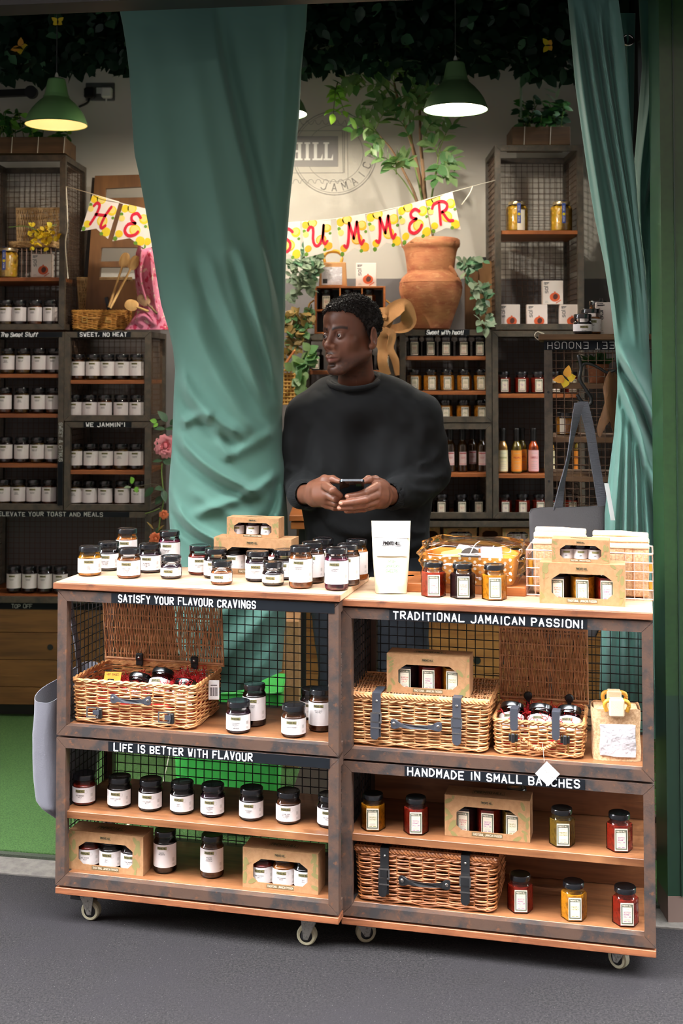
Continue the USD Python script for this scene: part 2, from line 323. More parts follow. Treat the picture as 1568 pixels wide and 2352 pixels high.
mat('floral', (222, 130, 158), .85, var=[((26, 26, 26), (196, 52, 88), .56, .6), ((34, 34, 34), (240, 214, 196), .6, .64), ((42, 42, 42), (130, 150, 90), .66, .69)])
mat('spoon_wood', (214, 172, 112), .55, var=((30, 30, 8), (190, 144, 84), .4, .7))
mat('orange_cloth', (238, 168, 62), .7); mat('dot_white', (250, 240, 220), .7); mat('tag_green', (196, 196, 120), .6); mat('tag_lilac', (206, 196, 214), .6)
mat('red_straw', (200, 28, 34), .55); mat('tag_orange', (240, 160, 20), .6); mat('tag_white', (236, 234, 232), .6)
mat('skin_plain', (98, 62, 46), .42, spec=.45, bump=(900, .08, .001))
MAT['skin'] = usdkit.material(stage, '/World/Looks/skin', dict(a=('attribute', dict(attribute='tone')), p=('principled_bsdf', dict(roughness=.40, specular_ior_level=.5)), tc=('texture_coordinate', {}), n=('noise_texture', dict(scale=700., detail=3.)), b=('bump', dict(strength=.10, distance=.001))),
    [('a.color', 'p.base_color'), ('tc.object', 'n.vector'), ('n.fac', 'b.height'), ('b.normal', 'p.normal')], surface='p.BSDF')
mat('lips', (126, 74, 66), .4); mat('nail', (186, 134, 112), .35)
mat('brow', (22, 15, 12), .8); mat('stubble', (48, 31, 24), .6)
mat('hair', (20, 14, 11), .75, var=((160, 160, 160), (36, 24, 15), .5, .7)); mat('eye_white', (176, 166, 158), .25, 0, .5); mat('iris', (26, 15, 11), .2, 0, .8)
mat('sweatshirt', (10, 12, 14), .95, sheen=.02, bump=((500, 500, 500), .2, .001)); mat('denim', (20, 25, 32), .9, bump=((400, 400, 400), .3, .001)); mat('sock', (222, 218, 212), .9, bump=((500, 500, 20), .6, .002)); mat('shoe', (40, 38, 38), .6)
mat('phone_black', (14, 14, 16), .12, 0, .8); mat('phone_grey', (62, 64, 68), .2, .6)
mat('lid_brown', (70, 60, 52), .4); mat('box_green', (60, 160, 70), .4); mat('board_pale', (206, 196, 180), .7); mat('olive_green', (96, 112, 36), .6)
mat('wax_black', (24, 22, 22), .35); mat('sauce_olive', (150, 130, 46), .25, 0, .5); mat('sauce_yellow', (226, 176, 92), .25, 0, .5); mat('sauce_brown', (92, 60, 24), .25, 0, .5); mat('sauce_orange', (214, 92, 24), .25, 0, .5)
mat('lab_cream', (236, 226, 182), .55); mat('lab_orange', (240, 152, 56), .55); mat('lab_pink', (238, 186, 186), .55); mat('lab_red', (220, 190, 184), .55)
mat('lemon_fruit', (206, 160, 40), .35, 0, .4, var=((40, 40, 40), (170, 120, 30), .4, .7)); mat('brine', (176, 140, 36), .25, 0, .4); mat('blue_strip', (44, 66, 132), .5)
mat('poster_blue', (40, 110, 220), .6); mat('poster_white', (214, 216, 222), .6)
mat('rattan', (226, 176, 92), .6); mat('cardboard', (150, 110, 70), .8, var=((8, 8, 8), (130, 92, 56), .4, .7))
mat('blob_green', (40, 120, 60), .6)
mat('gut_brown', (112, 76, 40), .7, var=((20, 20, 8), (84, 54, 26), .4, .65))
# ================================================================ THE SETTING
ka, kb = PZ(0, 1966, 0), PZ(1503, 2085, 0)
KF = Frame((ka[0], ka[1], 0), math.atan2(kb[1]-ka[1], kb[0]-ka[0]))
def kbox(u0, u1, v0, v1, z0, z1):
    m = box(u0, u1, v0, v1, z0, z1); return mapv(m, lambda v: np.c_[KF.o[0] + v[:, :1]*KF.ex[0] + v[:, 1:2]*KF.ey[0], KF.o[1] + v[:, :1]*KF.ex[1] + v[:, 1:2]*KF.ey[1], v[:, 2]])
struct('street', box(-70, 70, -30, 60, -.3, 0), 'asphalt')
struct('kerb', kbox(-3, 5, -.13, -.012, -.1, .004), 'kerb')
struct('trim_1', kbox(-3, 5, -.012, .012, -.1, .012), 'turf_dark')
struct('floor', kbox(-3, 5, .01, 3.2, -.1, .016), 'turf')
WY = 5.83                                               # back wall
struct('wall_back', box(-3.2, 1.6, WY, WY+.1, 1.95, 3.3), 'wall')
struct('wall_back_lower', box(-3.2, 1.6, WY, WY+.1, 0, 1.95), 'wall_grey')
struct('wall_left', box(-2.5, -2.4, 4.2, WY, 0, 3.3), 'wall_grey')
struct('wall_right', [box(1.33, 1.4, 3.7, 4.2, 0, 3.3), box(1.33, 1.4, 4.2, 5.24, 2.45, 3.3), box(1.33, 1.4, 4.2, 5.24, 0, .7), box(1.33, 1.4, 5.24, 5.52, 0, 2.72), box(1.33, 1.4, 5.24, 5.52, 2.99, 3.3), box(1.33, 1.4, 5.52, WY, 0, 3.3)], 'ceiling')
struct('ceiling', box(-3.2, 1.8, 3.2, WY+.1, 3.22, 3.3), 'ceiling')
bl, br = P(0, 22, 3.42), P(540, 2, 3.38)
BF = Frame((bl[0], bl[1], 0), -.13)
zb = bl[2]
def bfbox(u0, u1, v0, v1, z0, z1):
    m = box(u0, u1, v0, v1, z0, z1); return mapv(m, lambda v: np.c_[BF.o[0] + v[:, :1]*BF.ex[0] + v[:, 1:2]*BF.ey[0], BF.o[1] + v[:, :1]*BF.ex[1] + v[:, 1:2]*BF.ey[1], v[:, 2]])
struct('beam_front', [bfbox(-2, 3.2, -.04, .0, zb, zb+.3), bfbox(-2, 3.2, .0, .1, zb+.012, zb+.3)], 'beam_black')
struct('ceiling_front', bfbox(-14, 15, -.36, .6, zb+.3, 3.3), 'ceiling')  # unseen canopy, its reach shaped to shade the curtain and shelves
# dark terrace added across the lane, unseen behind the camera, to block low sky light
struct('wall_front_added', box(-66, 66, -7.4, -7, 0, 15.5), 'lane_brick')
struct('wall_left_lane', box(-5.2, -5, 3.5, 9, 0, 4), 'lane_brick'); struct('wall_right_lane', box(4.6, 4.8, 3.5, 9, 0, 4), 'lane_brick')
struct('wall_rear_lane', box(-5.2, 4.8, 6.4, 6.6, 0, 4), 'lane_brick')

# the round-cornered green post at the right edge: one green paint, shade darkened into its lower shaft, bare at its foot
px0 = PZ(1534, 2122, 0)
def post(z0, z1): return box(px0[0], px0[0]+.16, px0[1], px0[1]+.12, z0, z1)
pt = thing('pillar', 'tall green painted steel post at the right edge, beside the gathered curtain', 'post', (0, 0, 0))
obj('foot', post(0, .075), 'post_bare', pt, label='bare reddish foot of the post'); obj('shaft', post(.075, .62), 'post_dark', pt)
obj('shaft', post(.62, 2.9), 'post_green', pt); obj('edge_strip', box(px0[0]+.036, px0[0]+.04, px0[1]-.004, px0[1], .075, 2.9), 'post_dark', pt)

# ================================================================ CRATES: steel frames with wire mesh, shelves, chalk signs
def mesh_panel(w, h, p=.025, r=.0011):                   # wires in the xz plane
    n, k = int(round(w/p)), int(round(h/p)); o = []
    for i in range(n+1): x = w*i/n; o.append(box(x-r, x+r, -r, r, 0, h))
    for j in range(k+1): z = h*j/k; o.append(box(0, w, r, 3*r, z-r, z+r))
    return cat_(o)
def mitred(w, h, b, d, y, g=.0006):                      # the four mitred bars of a front frame
    o = []
    for q in ([(g, 0), (w-g, 0), (w-b-g, b), (b+g, b)], [(g, h), (b+g, h-b), (w-b-g, h-b), (w-g, h)], [(0, g), (b, b+g), (b, h-b-g), (0, h-g)], [(w, g), (w, h-g), (w-b, h-b-g), (w-b, b+g)]):
        o.append(move(front(poly3(sg.Polygon(q), d)), (0, y+d, 0)))
    return o
def sign_on(t, text, u0, u1, t0, t1, z0, z1, lh, chalk='chalk', seed=1, y=0, script=False, w=None, turned=False):
    s = obj('chalk_sign', box(u0, u1, y-.0016, y, z0, z1), 'chalk_black', t, label=f'black sign strip lettered {text}'[:90])
    m = paint_text(text, lh, w or lh*.185, t1-t0, seed=seed, slant=.22 if script else 0, gap=.2 if script else .62)
    if turned: m = move(rot(m, PI, (0, 0, 1)), (t1-t0, lh, 0))
    obj('lettering', move(front(m), (t0, y-.0016, (z0+z1-lh)/2)), chalk, s)
def crate(name, label, loc, yaw, W, D, H, steel='steel_back', shelves=(), shelf_mat='back_shelf', floor_z=.006, sides='LRB', wire='wire', b=.025, st=.017, group=None, cat='display crate', v0=.012, build=None):
    t = thing(name, label, cat, loc, yaw, group)
    for m in mitred(W, H, b, b, 0): obj('front_bar', m, steel, t)
    for x in (0, W-b): obj('back_bar', box(x, x+b, D-b, D, 0, H), steel, t)
    for z in (0, H-b): obj('back_bar', box(b, W-b, D-b, D, z, z+b), steel, t)
    for x in (0, W-b):
        for z in (0, H-b): obj('side_bar', box(x, x+b, b, D-b, z, z+b), steel, t)
    if 'B' in sides: obj('wire_back', move(mesh_panel(W-b, H-b), (b/2, D-b/2, b/2)), wire, t, kind='stuff')
    for c, x in (('L', b/2), ('R', W-b/2)):
        if c in sides: obj('wire_side', move(rot(mesh_panel(D-b, H-b), PI/2, (0, 0, 1)), (x, b/2, b/2)), wire, t, kind='stuff')
    for z in (floor_z, *shelves):
        if z is not None: obj('shelf_board', bbox(b*.55 if z > .05 else b, W-(b*.55 if z > .05 else b), v0 if z > .05 else b*.9, D-b, z-(st if z > .05 else min(st, z)), z, .0012), shelf_mat, t)
    if build: build(t)
    return t

# ---- the two wheeled counters in front
W, CD = .8034, .335
FA = Frame((-.7873, 3.4726, .0096), -.2437); FB = Frame((-.0006, 3.3278, -.0096), -.2394)
ZL0, ZL1, ZU0, ZU1, ZT = .0957, .4967, .5027, .899, .9208
def caster(t, F, u, v, turn=0., brake=False):
    zt = ZT - ZT + .0717; z0 = -F.o[2]; r = .0265; wz = z0 + r
    R = lambda m: move(rot(m, turn, (0, 0, 1)), (u, v, 0))
    c = obj('caster_fork', cat_([R(box(-.024, .024, -.02, .02, zt-.005, zt)), *[R(move(front(poly3(sg.Polygon([(-.022, zt-.005), (.024, zt-.005), (.016, wz-.008), (.004, wz-.008)]), .0025)), (0, s+.00125, 0))) for s in (-.015, .015)],
                                  R(move(rot(trimesh.creation.cylinder(.0045, .036, sections=10), PI/2, (1, 0, 0)), (.01, 0, wz)))]), 'zinc', t)
    w = lathe([(0, -.011), (.013, -.011), (.017, -.009), (.017, .009), (.013, .011), (0, .011)], 20)
    ty = lathe([(.017, -.0115), (.0235, -.0115), (r, -.008), (r, .008), (.0235, .0115), (.017, .0115)], 24)
    put = lambda m: R(move(rot(m, PI/2, (1, 0, 0)), (.01, 0, wz)))
    obj('wheel', put(ty), 'rubber', c, 40); obj('hub', put(w), 'wheel_black', c, 40)
    if brake: obj('brake_pedal', R(cat_([bbox(-.05, -.01, -.012, .012, zt-.028, zt-.018), bbox(-.02, 0, -.008, .008, zt-.034, zt-.018)])), 'wheel_black', c)
def tabletop(label, F, u0, u1, v0, v1):
    t = thing('counter_top', label, 'counter top', F.w(u0, v0, .9035), F.yaw)
    obj('board', bbox(0, u1-u0, .012, v1-v0, 0, ZT-.9035, .0015), 'top_wood', t); obj('front_edge', bbox(0, u1-u0, 0, .012, 0, ZT-.9035, .0015), 'edge_wood', t, label='worn brown front edge')
    for x in (.06, u1-u0-.06): obj('spacer', move(trimesh.creation.cylinder(.008, .005, sections=10), (x, .03, -.0024)), 'zinc', t)
def cart(F, wh, labels, sU, sL, shelf, backs):
    b = .0275
    def up(t): sign_on(t, *sU[0], *sU[1:5], .3963-.0262, .3963-.0004, .0185, seed=3)
    def lo(t):
        sign_on(t, *sL[0], *sL[1:5], .401-.0262, .401-.0004, .0185, seed=8)
        for z in backs: obj('back_board', box(b, W-b, CD-b-.014, CD-b-.001, z, z+.1), 'shelf_wood', t)
    crate('display_crate', labels[0], F.w(0, 0, ZU0), F.yaw, W, CD, ZU1-ZU0, 'steel', (), 'shelf_wood', b+.001, 'LRB', 'wire', b, group='rusty steel crates of the front counter', build=up)
    crate('display_crate', labels[1], F.w(0, 0, ZL0), F.yaw, W, CD, ZL1-ZL0, 'steel', (shelf,), 'shelf_wood', b+.001, 'LRB', 'wire', b, st=.02, group='rusty steel crates of the front counter', build=lo)
    for i, (u, v) in enumerate(((.1, .05), (.7, .05), (.1, .28), (.7, .28))):
        pass
    t = thing('wheeled_base', labels[2], 'wheeled base', F.w(0, 0, 0), F.yaw, 'wheeled bases under the front counter')
    obj('board', bbox(0, W, 0, CD, .0717, .0895, .0015), 'edge_wood', t)
    for u in (.05, .4, W-.05): obj('spacer', cat_([move(trimesh.creation.cylinder(.006, .0064, sections=10), (u, v, .0926)) for v in (.02, CD-.03)]), 'zinc', t)
    for c in wh: caster(t, F, *c)
uA = lambda px, z: FA.u_at(px, 0, z)
uB = lambda px, z: FB.u_at(px, 0, z)
cart(FA, [(.075, .05, 0, True), (.715, .05, PI, False), (.075, .28, .6, False), (.715, .28, 2., False)],
     ['upper steel crate of the left counter, lettered SATISFY YOUR FLAVOUR CRAVINGS', 'lower steel crate of the left counter, lettered LIFE IS BETTER WITH FLAVOUR', 'wooden base on casters under the crate lettered LIFE IS BETTER WITH FLAVOUR'],
     (('SATISFY YOUR FLAVOUR CRAVINGS',), uA(256, .88), uA(768, .88), uA(273, .88), uA(587, .88)), (('LIFE IS BETTER WITH FLAVOUR',), uA(249, .49), uA(757, .49), uA(263, .49), uA(579, .49)), .1985, ())
cart(FB, [(.045, .05, .5, False), (.72, .06, 2.6, False), (.06, .28, .6, False), (.7, .28, 2., False)],
     ['upper steel crate of the right counter, lettered TRADITIONAL JAMAICAN PASSION', 'lower steel crate of the right counter, lettered HANDMADE IN SMALL BATCHES', 'wooden base on casters under the crate lettered HANDMADE IN SMALL BATCHES'],
     (('TRADITIONAL JAMAICAN PASSION!',), uB(894, .88), uB(1348, .88), uB(904, .88), uB(1338, .88)), (('HANDMADE IN SMALL BATCHES',), uB(929, .49), uB(1343, .49), uB(937, .49), uB(1330, .49)), .2105, (.03, .212))
tabletop('pale wooden top of the left counter, crowded with white labelled jars', FA, -.012, W+.004, -.006, CD+.01)
tabletop('pale wooden top of the right counter, with pouch, hexagonal jars and wire basket', FB, -.002, W, -.006, CD+.03)

# ---- the shelving along the back wall
SY = 5.40
FR = Frame((0, SY, 0), 0.0)                              # right-hand shelving, square to the camera
pl = P(345, 1000, SY); FL = Frame((pl[0], SY, 0), -.05)  # left-hand shelving, turned a little; origin at its right front edge
zl = lambda py, F=FL: F.z_at(py, -.3 if F is FL else 0, 0)
uL = lambda px, py, v=0: FL.u_at(px, v, zl(py)); uR = lambda px, py, v=0: FR.u_at(px, v, zl(py, FR))
SD = .36
CR = {}                                                  # name -> (frame, u0, z0)
def back_crate(key, F, x0, x1, y0, y1, shelves, label, sign=None, **kw):
    zf = (lambda py: zl(py)) if F is FL else (lambda py: zl(py, FR)); uf = uL if F is FL else uR
    z0, z1 = zf(y1), zf(y0); ym = (y0+y1)/2; u0 = uf(x0, ym) if x0 is not None else uf(x1, ym)-.4; u1 = uf(x1, ym) if x1 is not None else u0+.4
    CR[key] = (F, u0, z0, [zf(s) - z0 for s in shelves])
    def bld(t):
        if sign: 
            tx, a, b_, c, d, sc, ch = sign; sign_on(t, tx, uf(a, y0)-u0, uf(b_, y0)-u0, uf(c, y0)-u0, uf(d, y0)-u0, z1-z0-.0235, z1-z0-.0005, .0165 if not sc else .017, ch, 5, 0, sc)
        if kw.get('extra'): kw['extra'](t, u0, z0)
    return crate('shelf_crate', label, F.w(u0, 0, z0), F.yaw, u1-u0, SD, z1-z0, 'steel_back', [zf(s)-z0 for s in shelves], 'back_shelf', kw.get('fz', .006), kw.get('sides', 'LRB'), kw.get('wire', 'wire_brown'), group='steel shelf crates along the back wall', build=bld)
def vert_sign(t, u0, z0):                                # SWEET & CITRUS, running down the right post
    s = obj('chalk_sign', box(.377, .399, -.0016, 0, .02, .21), 'chalk_black', t, label='black strip lettered SWEET & CITRUS running downwards')
    m = rot(paint_text('SWEET & CITRUS', .0145, .0024, .168, seed=4), -PI/2, (0, 0, 1))
    obj('lettering', move(front(m), (.381, -.0016, zl(971)-z0)), 'chalk_grey', s)
back_crate('L1', FL, None, 149, 355, 757, [636], 'tall shelf crate at upper left holding lemon jar, salt carton and open hamper')
back_crate('L2', FL, None, 146, 762, 1172, [859, 951, 1066], 'tall shelf crate at left with chalk sign reading The Sweet Stuff', ('The Sweet Stuff', -60, 143, 2, 86, True, 'chalk'), extra=vert_sign)
back_crate('L3', FL, 147.5, 345, 762, 967, [873], 'small shelf crate with chalk sign reading SWEET, NO HEAT', ('SWEET, NO HEAT', 178, 300, 184, 291, False, 'chalk'))
back_crate('L4', FL, 147.5, 345, 969, 1172, [1081], "small shelf crate with chalk sign reading WE JAMMIN'!", ("WE JAMMIN'!", 192, 302, 198, 287, False, 'chalk'))
back_crate('L5', FL, -58, 345, 1175, 1386, [], 'long low shelf crate with chalk sign reading ELEVATE YOUR TOAST AND MEALS', ('ELEVATE YOUR TOAST AND MEALS', -55, 297, -3, 236, False, 'chalk_grey'), fz=.03)
back_crate('R1', FR, 1137, 1340, 333, 757, [528.5], 'tall shelf crate at upper right with two jars of lemons and salt cartons', extra=None)
back_crate('R2', FR, 918, 1129, 757, 970, [818, 898], 'small shelf crate with chalk sign reading Sweet with heat!', ('Sweet with heat!', 976, 1078, 979, 1063, True, 'chalk'))
back_crate('R3', FR, 918, 1129.5, 972.5, 1191, [1087], 'small shelf crate holding dark sauce bottles, behind the man')
back_crate('R4', FR, 1131, 1342, 760, 1191, [905, 1090], 'tall shelf crate holding red jars and bright hot sauce bottles')
back_crate('R5', FR, 940, 1350, 1197, 1380, [1247], 'long low shelf crate at right packed with kraft gift boxes', fz=.006)
back_crate('C2', FR, 697, 906, 767, 970, [851], "small shelf crate behind the man's head holding three dark jars", sides='LR')
# the black chalk band below the low crate, and the plank bench under all of them
t = thing('plank_bench', 'long bench of dark horizontal planks under the left shelving', 'bench', FL.w(uL(-60, 1390), .015, 0), FL.yaw)
bl_ = uL(345, 1390) - uL(-60, 1390) + .3
zs = [zl(y) for y in (1623, 1582, 1519, 1456, 1388)]
for z0, z1 in zip(zs[:-1], zs[1:]): obj('plank', bbox(0, bl_, 0, .022, z0+.0012, z1-.0012, .0012), 'bench_wood', t)
obj('chalk_sign', box(.0, bl_, -.003, 0, zl(1386)-.03, zl(1386)-.001), 'chalk_black', t); 
obj('lettering', move(front(paint_text('TOP OFF', .016, .002, .09, seed=9)), (uL(25, 1376)-uL(-60, 1390), -.003, zl(1386)-.024)), 'chalk_grey', t)
obj('finger_hole', move(rot(trimesh.creation.cylinder(.0125, .004, sections=20), PI/2, (1, 0, 0)), (uL(113, 1489)-uL(-60, 1390), .0, zl(1489))), 'beam_black', t)
obj('carcass', box(0, bl_, .024, .36, zs[0]+.01, zs[-1]-.004), 'bench_wood', t)
obj('plinth', box(.02, bl_-.02, .05, .34, .016, zs[0]+.01), 'beam_black', t)
t = thing('plank_bench', 'long plank bench with two round finger holes, seen through the right counter', 'bench', (P(640, 1400, 5.4)[0], 5.4, 0))
x0 = P(640, 1400, 5.4)[0]; L = 1.33 - x0
zs = [zl(y, FR) for y in (1640, 1548, 1390)]
for z0, z1 in zip(zs[:-1], zs[1:]): obj('plank', bbox(0, L-.01, 0, .022, z0+.0012, z1-.0012, .0012), 'bench_wood_light', t)
obj('plank', bbox(0, L-.01, -.02, .36, zs[-1], zs[-1]+.012, .0012), 'bench_wood_light', t)
for px in (1095, 1157): obj('finger_hole', move(rot(trimesh.creation.cylinder(.0165, .004, sections=20), PI/2, (1, 0, 0)), (P(px, 1517, 5.4)[0]-x0, 0, zl(1517, FR))), 'beam_black', t)
obj('carcass', box(0, L-.01, .024, .36, zs[0]+.01, zs[-1]-.002), 'bench_wood_light', t); obj('plinth', box(.02, L-.02, .05, .34, .016, zs[0]+.01), 'beam_black', t)
# ================================================================ JARS AND PACKAGING
ROUND = dict(tall=(.0325, .112, .030), medium=(.0335, .083, .0315), small=(.0300, .064, .0285))   # radius, height, lid radius
def onto_cyl(m, R):                                      # xy plane -> round the front of a jar of radius R
    def fn(v): a = v[:, 0]/R; r = R + v[:, 2]; return np.c_[r*np.sin(a), -r*np.cos(a), v[:, 1]]
    return mapv(m, fn)
def plate(w, h, nx=1, z=0.0):
    x = np.linspace(-w/2, w/2, nx+1); V = np.array([[a, b, z] for a in x for b in (0, h)]); return T((V, [[2*i, 2*i+2, 2*i+3, 2*i+1] for i in range(nx)]))
def logo(w, n=4):                                        # the brand block: frame, field and condensed capitals
    h = w*.29
    f = move(plate(w, h, n), (0, -h/2, 0)); k = move(plate(w*.97, h*.86, n, .00008), (0, -h*.43, 0))
    L, W_ = strokes('PIMENTO HILL', h*.52, wide=.72, gap=.26); s = w*.88/W_
    t = ribbon([np.c_[p[:, 0]*s - w*.44, p[:, 1] - h*.26] for p in L], h*.13); t = move(t, (0, 0, .00016))
    return f, k, t
def ring(r, w, n=18):
    a = np.linspace(0, 2*PI, n+1); return ribbon([np.c_[r*np.cos(a), r*np.sin(a)]], w)
def text_rows(rows, lh, pitch, width, top, x=0.0):
    return cat_([move(small_text(s, lh, lh*.15, width), (x, top - i*pitch, 0)) for i, s in enumerate(rows)])
def round_jar(t, size, jam, rows, paper='label', lid='lid', shift=-.004, detail=True):
    R, H, lr = ROUND[size]; hl = H - .0145; sh = hl - .017   # lid's lower edge, shoulder
    prof = [(0, .001), (R-.005, .0005), (R-.0015, .0028), (R, .007), (R, sh), (R-.0008, sh+.004), (R-.004, sh+.009), (lr-.0015, sh+.012), (lr-.0018, hl+.002)]
    n = 26 if detail else 18
    obj('contents', lathe([(0, .002), (R-.0065, .0018), (R-.003, .0042), (R-.0016, .0085), (R-.0016, sh-.001), (R-.0055, sh+.0055), (0, sh+.0056)], n), jam, t, True)
    obj('glass', lathe(prof, n), 'glass', t, 50)
    obj('lid', lathe([(0, hl), (lr-.001, hl), (lr, hl+.001), (lr, H-.0035), (lr-.001, H-.0008), (lr-.003, H), (lr-.0055, H-.0012), (0, H-.0012)], n), lid, t, 35)
    z0, z1 = .0095 if size != 'tall' else .018, sh-.001
    a = np.linspace(-2.3, 1.35 if size != 'x' else 2, 20); V = np.array([[(R+.0004)*math.sin(q), -(R+.0004)*math.cos(q), z] for q in a for z in (z0, z1)])
    lb = obj('label', T((V, [[2*i, 2*i+2, 2*i+3, 2*i+1] for i in range(19)])), paper, t, True)
    w = .027 if size != 'small' else .026; lz = z1 - .009; up = lambda m, x, z, d=.0007: onto_cyl(move(m, (x, z, d)), R)
    f, k, tx = logo(w)
    obj('brand_block', up(cat_([f]), shift, lz), 'khaki_dark', lb); obj('brand_field', up(k, shift, lz), 'khaki', lb); obj('brand_letters', up(tx, shift, lz), 'khaki_dark', lb)
    obj('stamp', up(cat_([ring(.0055, .0003), ring(.0042, .0002)]), shift+w*.58, lz-.002, .0005), 'ink_pale', lb)
    if rows: obj('product_name', up(text_rows(rows, .0028, .0044, .030, lz-.0135), shift, 0), 'ink', lb)
    if detail: obj('small_print', up(cat_([move(plate(.0005, (.004 if q % 3 else .006)), (.001*q, (q*7 % 5)*.0006, 0)) for q in range(7)] + [move(plate(.0005, .009), (.001*q, .012, 0)) for q in range(7)]), .0265, z0+.004), 'ink_pale', lb)
HEXC = dict(jam_redorange='pink_ink', jam_red='purple_ink', jam_dark='red_ink', jam_gold='olive_ink', jam_olive='olive_ink', jam_plum='pink_ink', jam_ochre='olive_ink', jam_black='red_ink')
def hex_prism(R, z0, z1, rc=.003):
    return poly3(sg.Polygon([(R*math.cos(a), R*math.sin(a)) for a in np.arange(6)*PI/3]).buffer(-rc).buffer(rc, quad_segs=2), z1-z0)
def stamp_poly(w, h, n, t=.0006):
    p = []
    for i in range(n): p += [(-w/2+w*i/n, t), (-w/2+w*(i+.5)/n, 0)]
    p += [(w/2, t)]; q = [(x, h-y) for x, y in p[::-1]]; return sg.Polygon(p+q)
def hex_jar(t, jam, detail=True, rows=('SCOTCH', 'BONNET', 'JELLY')):
    R, H = .034, .092; ap = R*math.cos(PI/6); ink = HEXC.get(jam, 'pink_ink')
    obj('contents', move(hex_prism(R-.0022, 0, .0635), (0, 0, .0025)), jam, t, 40)
    g = move(hex_prism(R, 0, .062), (0, 0, .001)); obj('glass', cat_([g, lathe([(ap-.001, .063), (ap-.003, .0675), (.0245, .071), (.0245, .081)], 20)]), 'glass', t, 40)
    obj('lid', lathe([(0, .0785), (.0262, .0785), (.0275, .0795), (.0275, H-.0035), (.0262, H-.0006), (.024, H), (.0215, H-.001), (0, H-.001)], 24), 'lid', t, 35)
    up = lambda m, z, d: move(front(m), (0, -ap-d, z))
    lb = obj('label', up(poly3(stamp_poly(.0325, .056, 12 if detail else 8), 0), .005, .0004), 'label_cream', t)
    fr = sg.box(-.0145, .0035, .0145, .0525).difference(sg.box(-.0118, .0062, .0118, .0455))
    obj('border', up(poly3(fr, 0), .005, .0006), 'frame_green', lb)
    L, W_ = strokes('PIMENTO HILL', .0036, wide=.7, gap=.3); s = .024/W_
    obj('brand_letters', up(ribbon([np.c_[p[:, 0]*s-.012, p[:, 1]] for p in L], .0006), .052, .0008), 'label_cream', lb)
    obj('product_name', up(text_rows(rows, .0034, .0056, .019, .031), .005, .0006), ink, lb)
    obj('small_print', up(cat_([plate(.013, .0007), move(plate(.016, .0007), (0, .002, 0)), move(plate(.014, .0007), (0, .004, 0)), move(plate(.010, .0006), (0, .029, 0))]), .0165, .0006), 'ink_pale', lb)
    obj('foot_line', up(cat_([move(plate(.007, .0012), (-.005, 0, 0)), move(plate(.007, .0012), (.005, 0, 0))]), .0135, .0006), ink, lb)
def bottle(t, kind):
    sauce, lab = dict(dark=('sauce_brown', 'lab_red'), cream=('sauce_yellow', 'lab_cream'), orange=('sauce_olive', 'lab_orange'), pink=('sauce_orange', 'lab_pink'))[kind]
    R = .0225; P_ = [(0, 0), (R-.002, 0), (R, .003), (R, .112), (R-.003, .122), (.0125, .134), (.0115, .14), (.0115, .185)]
    obj('sauce', lathe([(0, .002), (R-.003, .002), (R-.0012, .005), (R-.0012, .111), (R-.004, .121), (.0113, .133), (.0103, .139), (.0103, .15), (0, .15)], 18), sauce, t, True)
    obj('glass', lathe(P_, 18), 'glass', t, 50)
    obj('wax_seal', lathe([(.0128, .140), (.0132, .142), (.0132, .178), (.0145, .18), (.0145, .192), (.0125, .195), (0, .195)], 16), 'wax_black', t, 40)
    z0, z1 = (.03, .088) if kind == 'dark' else (.008, .1)
    if kind == 'dark':
        lb = obj('label', onto_cyl(move(plate(.034, z1-z0, 8), (0, z0, 0)), R+.0004), lab, t, True)
        obj('print', onto_cyl(cat_([move(plate(.03, .004, 4), (0, z1-.008, 0)), move(plate(.02, .0014, 4), (0, z1-.024, 0)), move(plate(.016, .0014, 4), (0, z1-.029, 0)), move(plate(.028, .002, 4), (0, z0+.004, 0))]), R+.0007), 'red_ink', lb)
    else:
        a = np.linspace(-2.6, 2.6, 16); V = np.array([[(R+.0004)*math.sin(q), -(R+.0004)*math.cos(q), z] for q in a for z in (z0, z1)])
        lb = obj('label', T((V, [[2*i, 2*i+2, 2*i+3, 2*i+1] for i in range(15)])), lab, t, True)
        nm = dict(cream='BANANA', orange='PINEAPPLE', pink='CHIPOTLE')[kind]
        obj('product_name', onto_cyl(move(small_text(nm, .0075, .0012, .034), (0, .064, 0)), R+.0007), 'red_ink' if kind != 'cream' else 'olive_ink', lb)
        obj('small_print', onto_cyl(cat_([move(plate(.026, .001, 3), (0, z, 0)) for z in (.02, .028, .036, .05, .086)]), R+.0007), 'ink_pale', lb)
N_ = ('first', 'second', 'third', 'fourth', 'fifth', 'sixth', 'seventh', 'eighth')
def put_round(loc, rz, size, jam, rows, label, group, name='jam_jar', **kw):
    return copy_or(('r', size, jam, rows, tuple(kw.items())), name, lambda t: round_jar(t, size, jam, rows, **kw), label, 'jar', loc, rz, group)
def put_hex(loc, rz, jam, label, group, detail=False, rows=('SCOTCH', 'BONNET', 'JELLY')):
    return copy_or(('h', jam, detail, rows), 'hexagonal_jar', lambda t: hex_jar(t, jam, detail, rows), label, 'jar', loc, rz, group)
def put_bottle(loc, rz, kind, label, group): return copy_or(('b', kind), 'sauce_bottle', lambda t: bottle(t, kind), label, 'bottle', loc, rz, group)

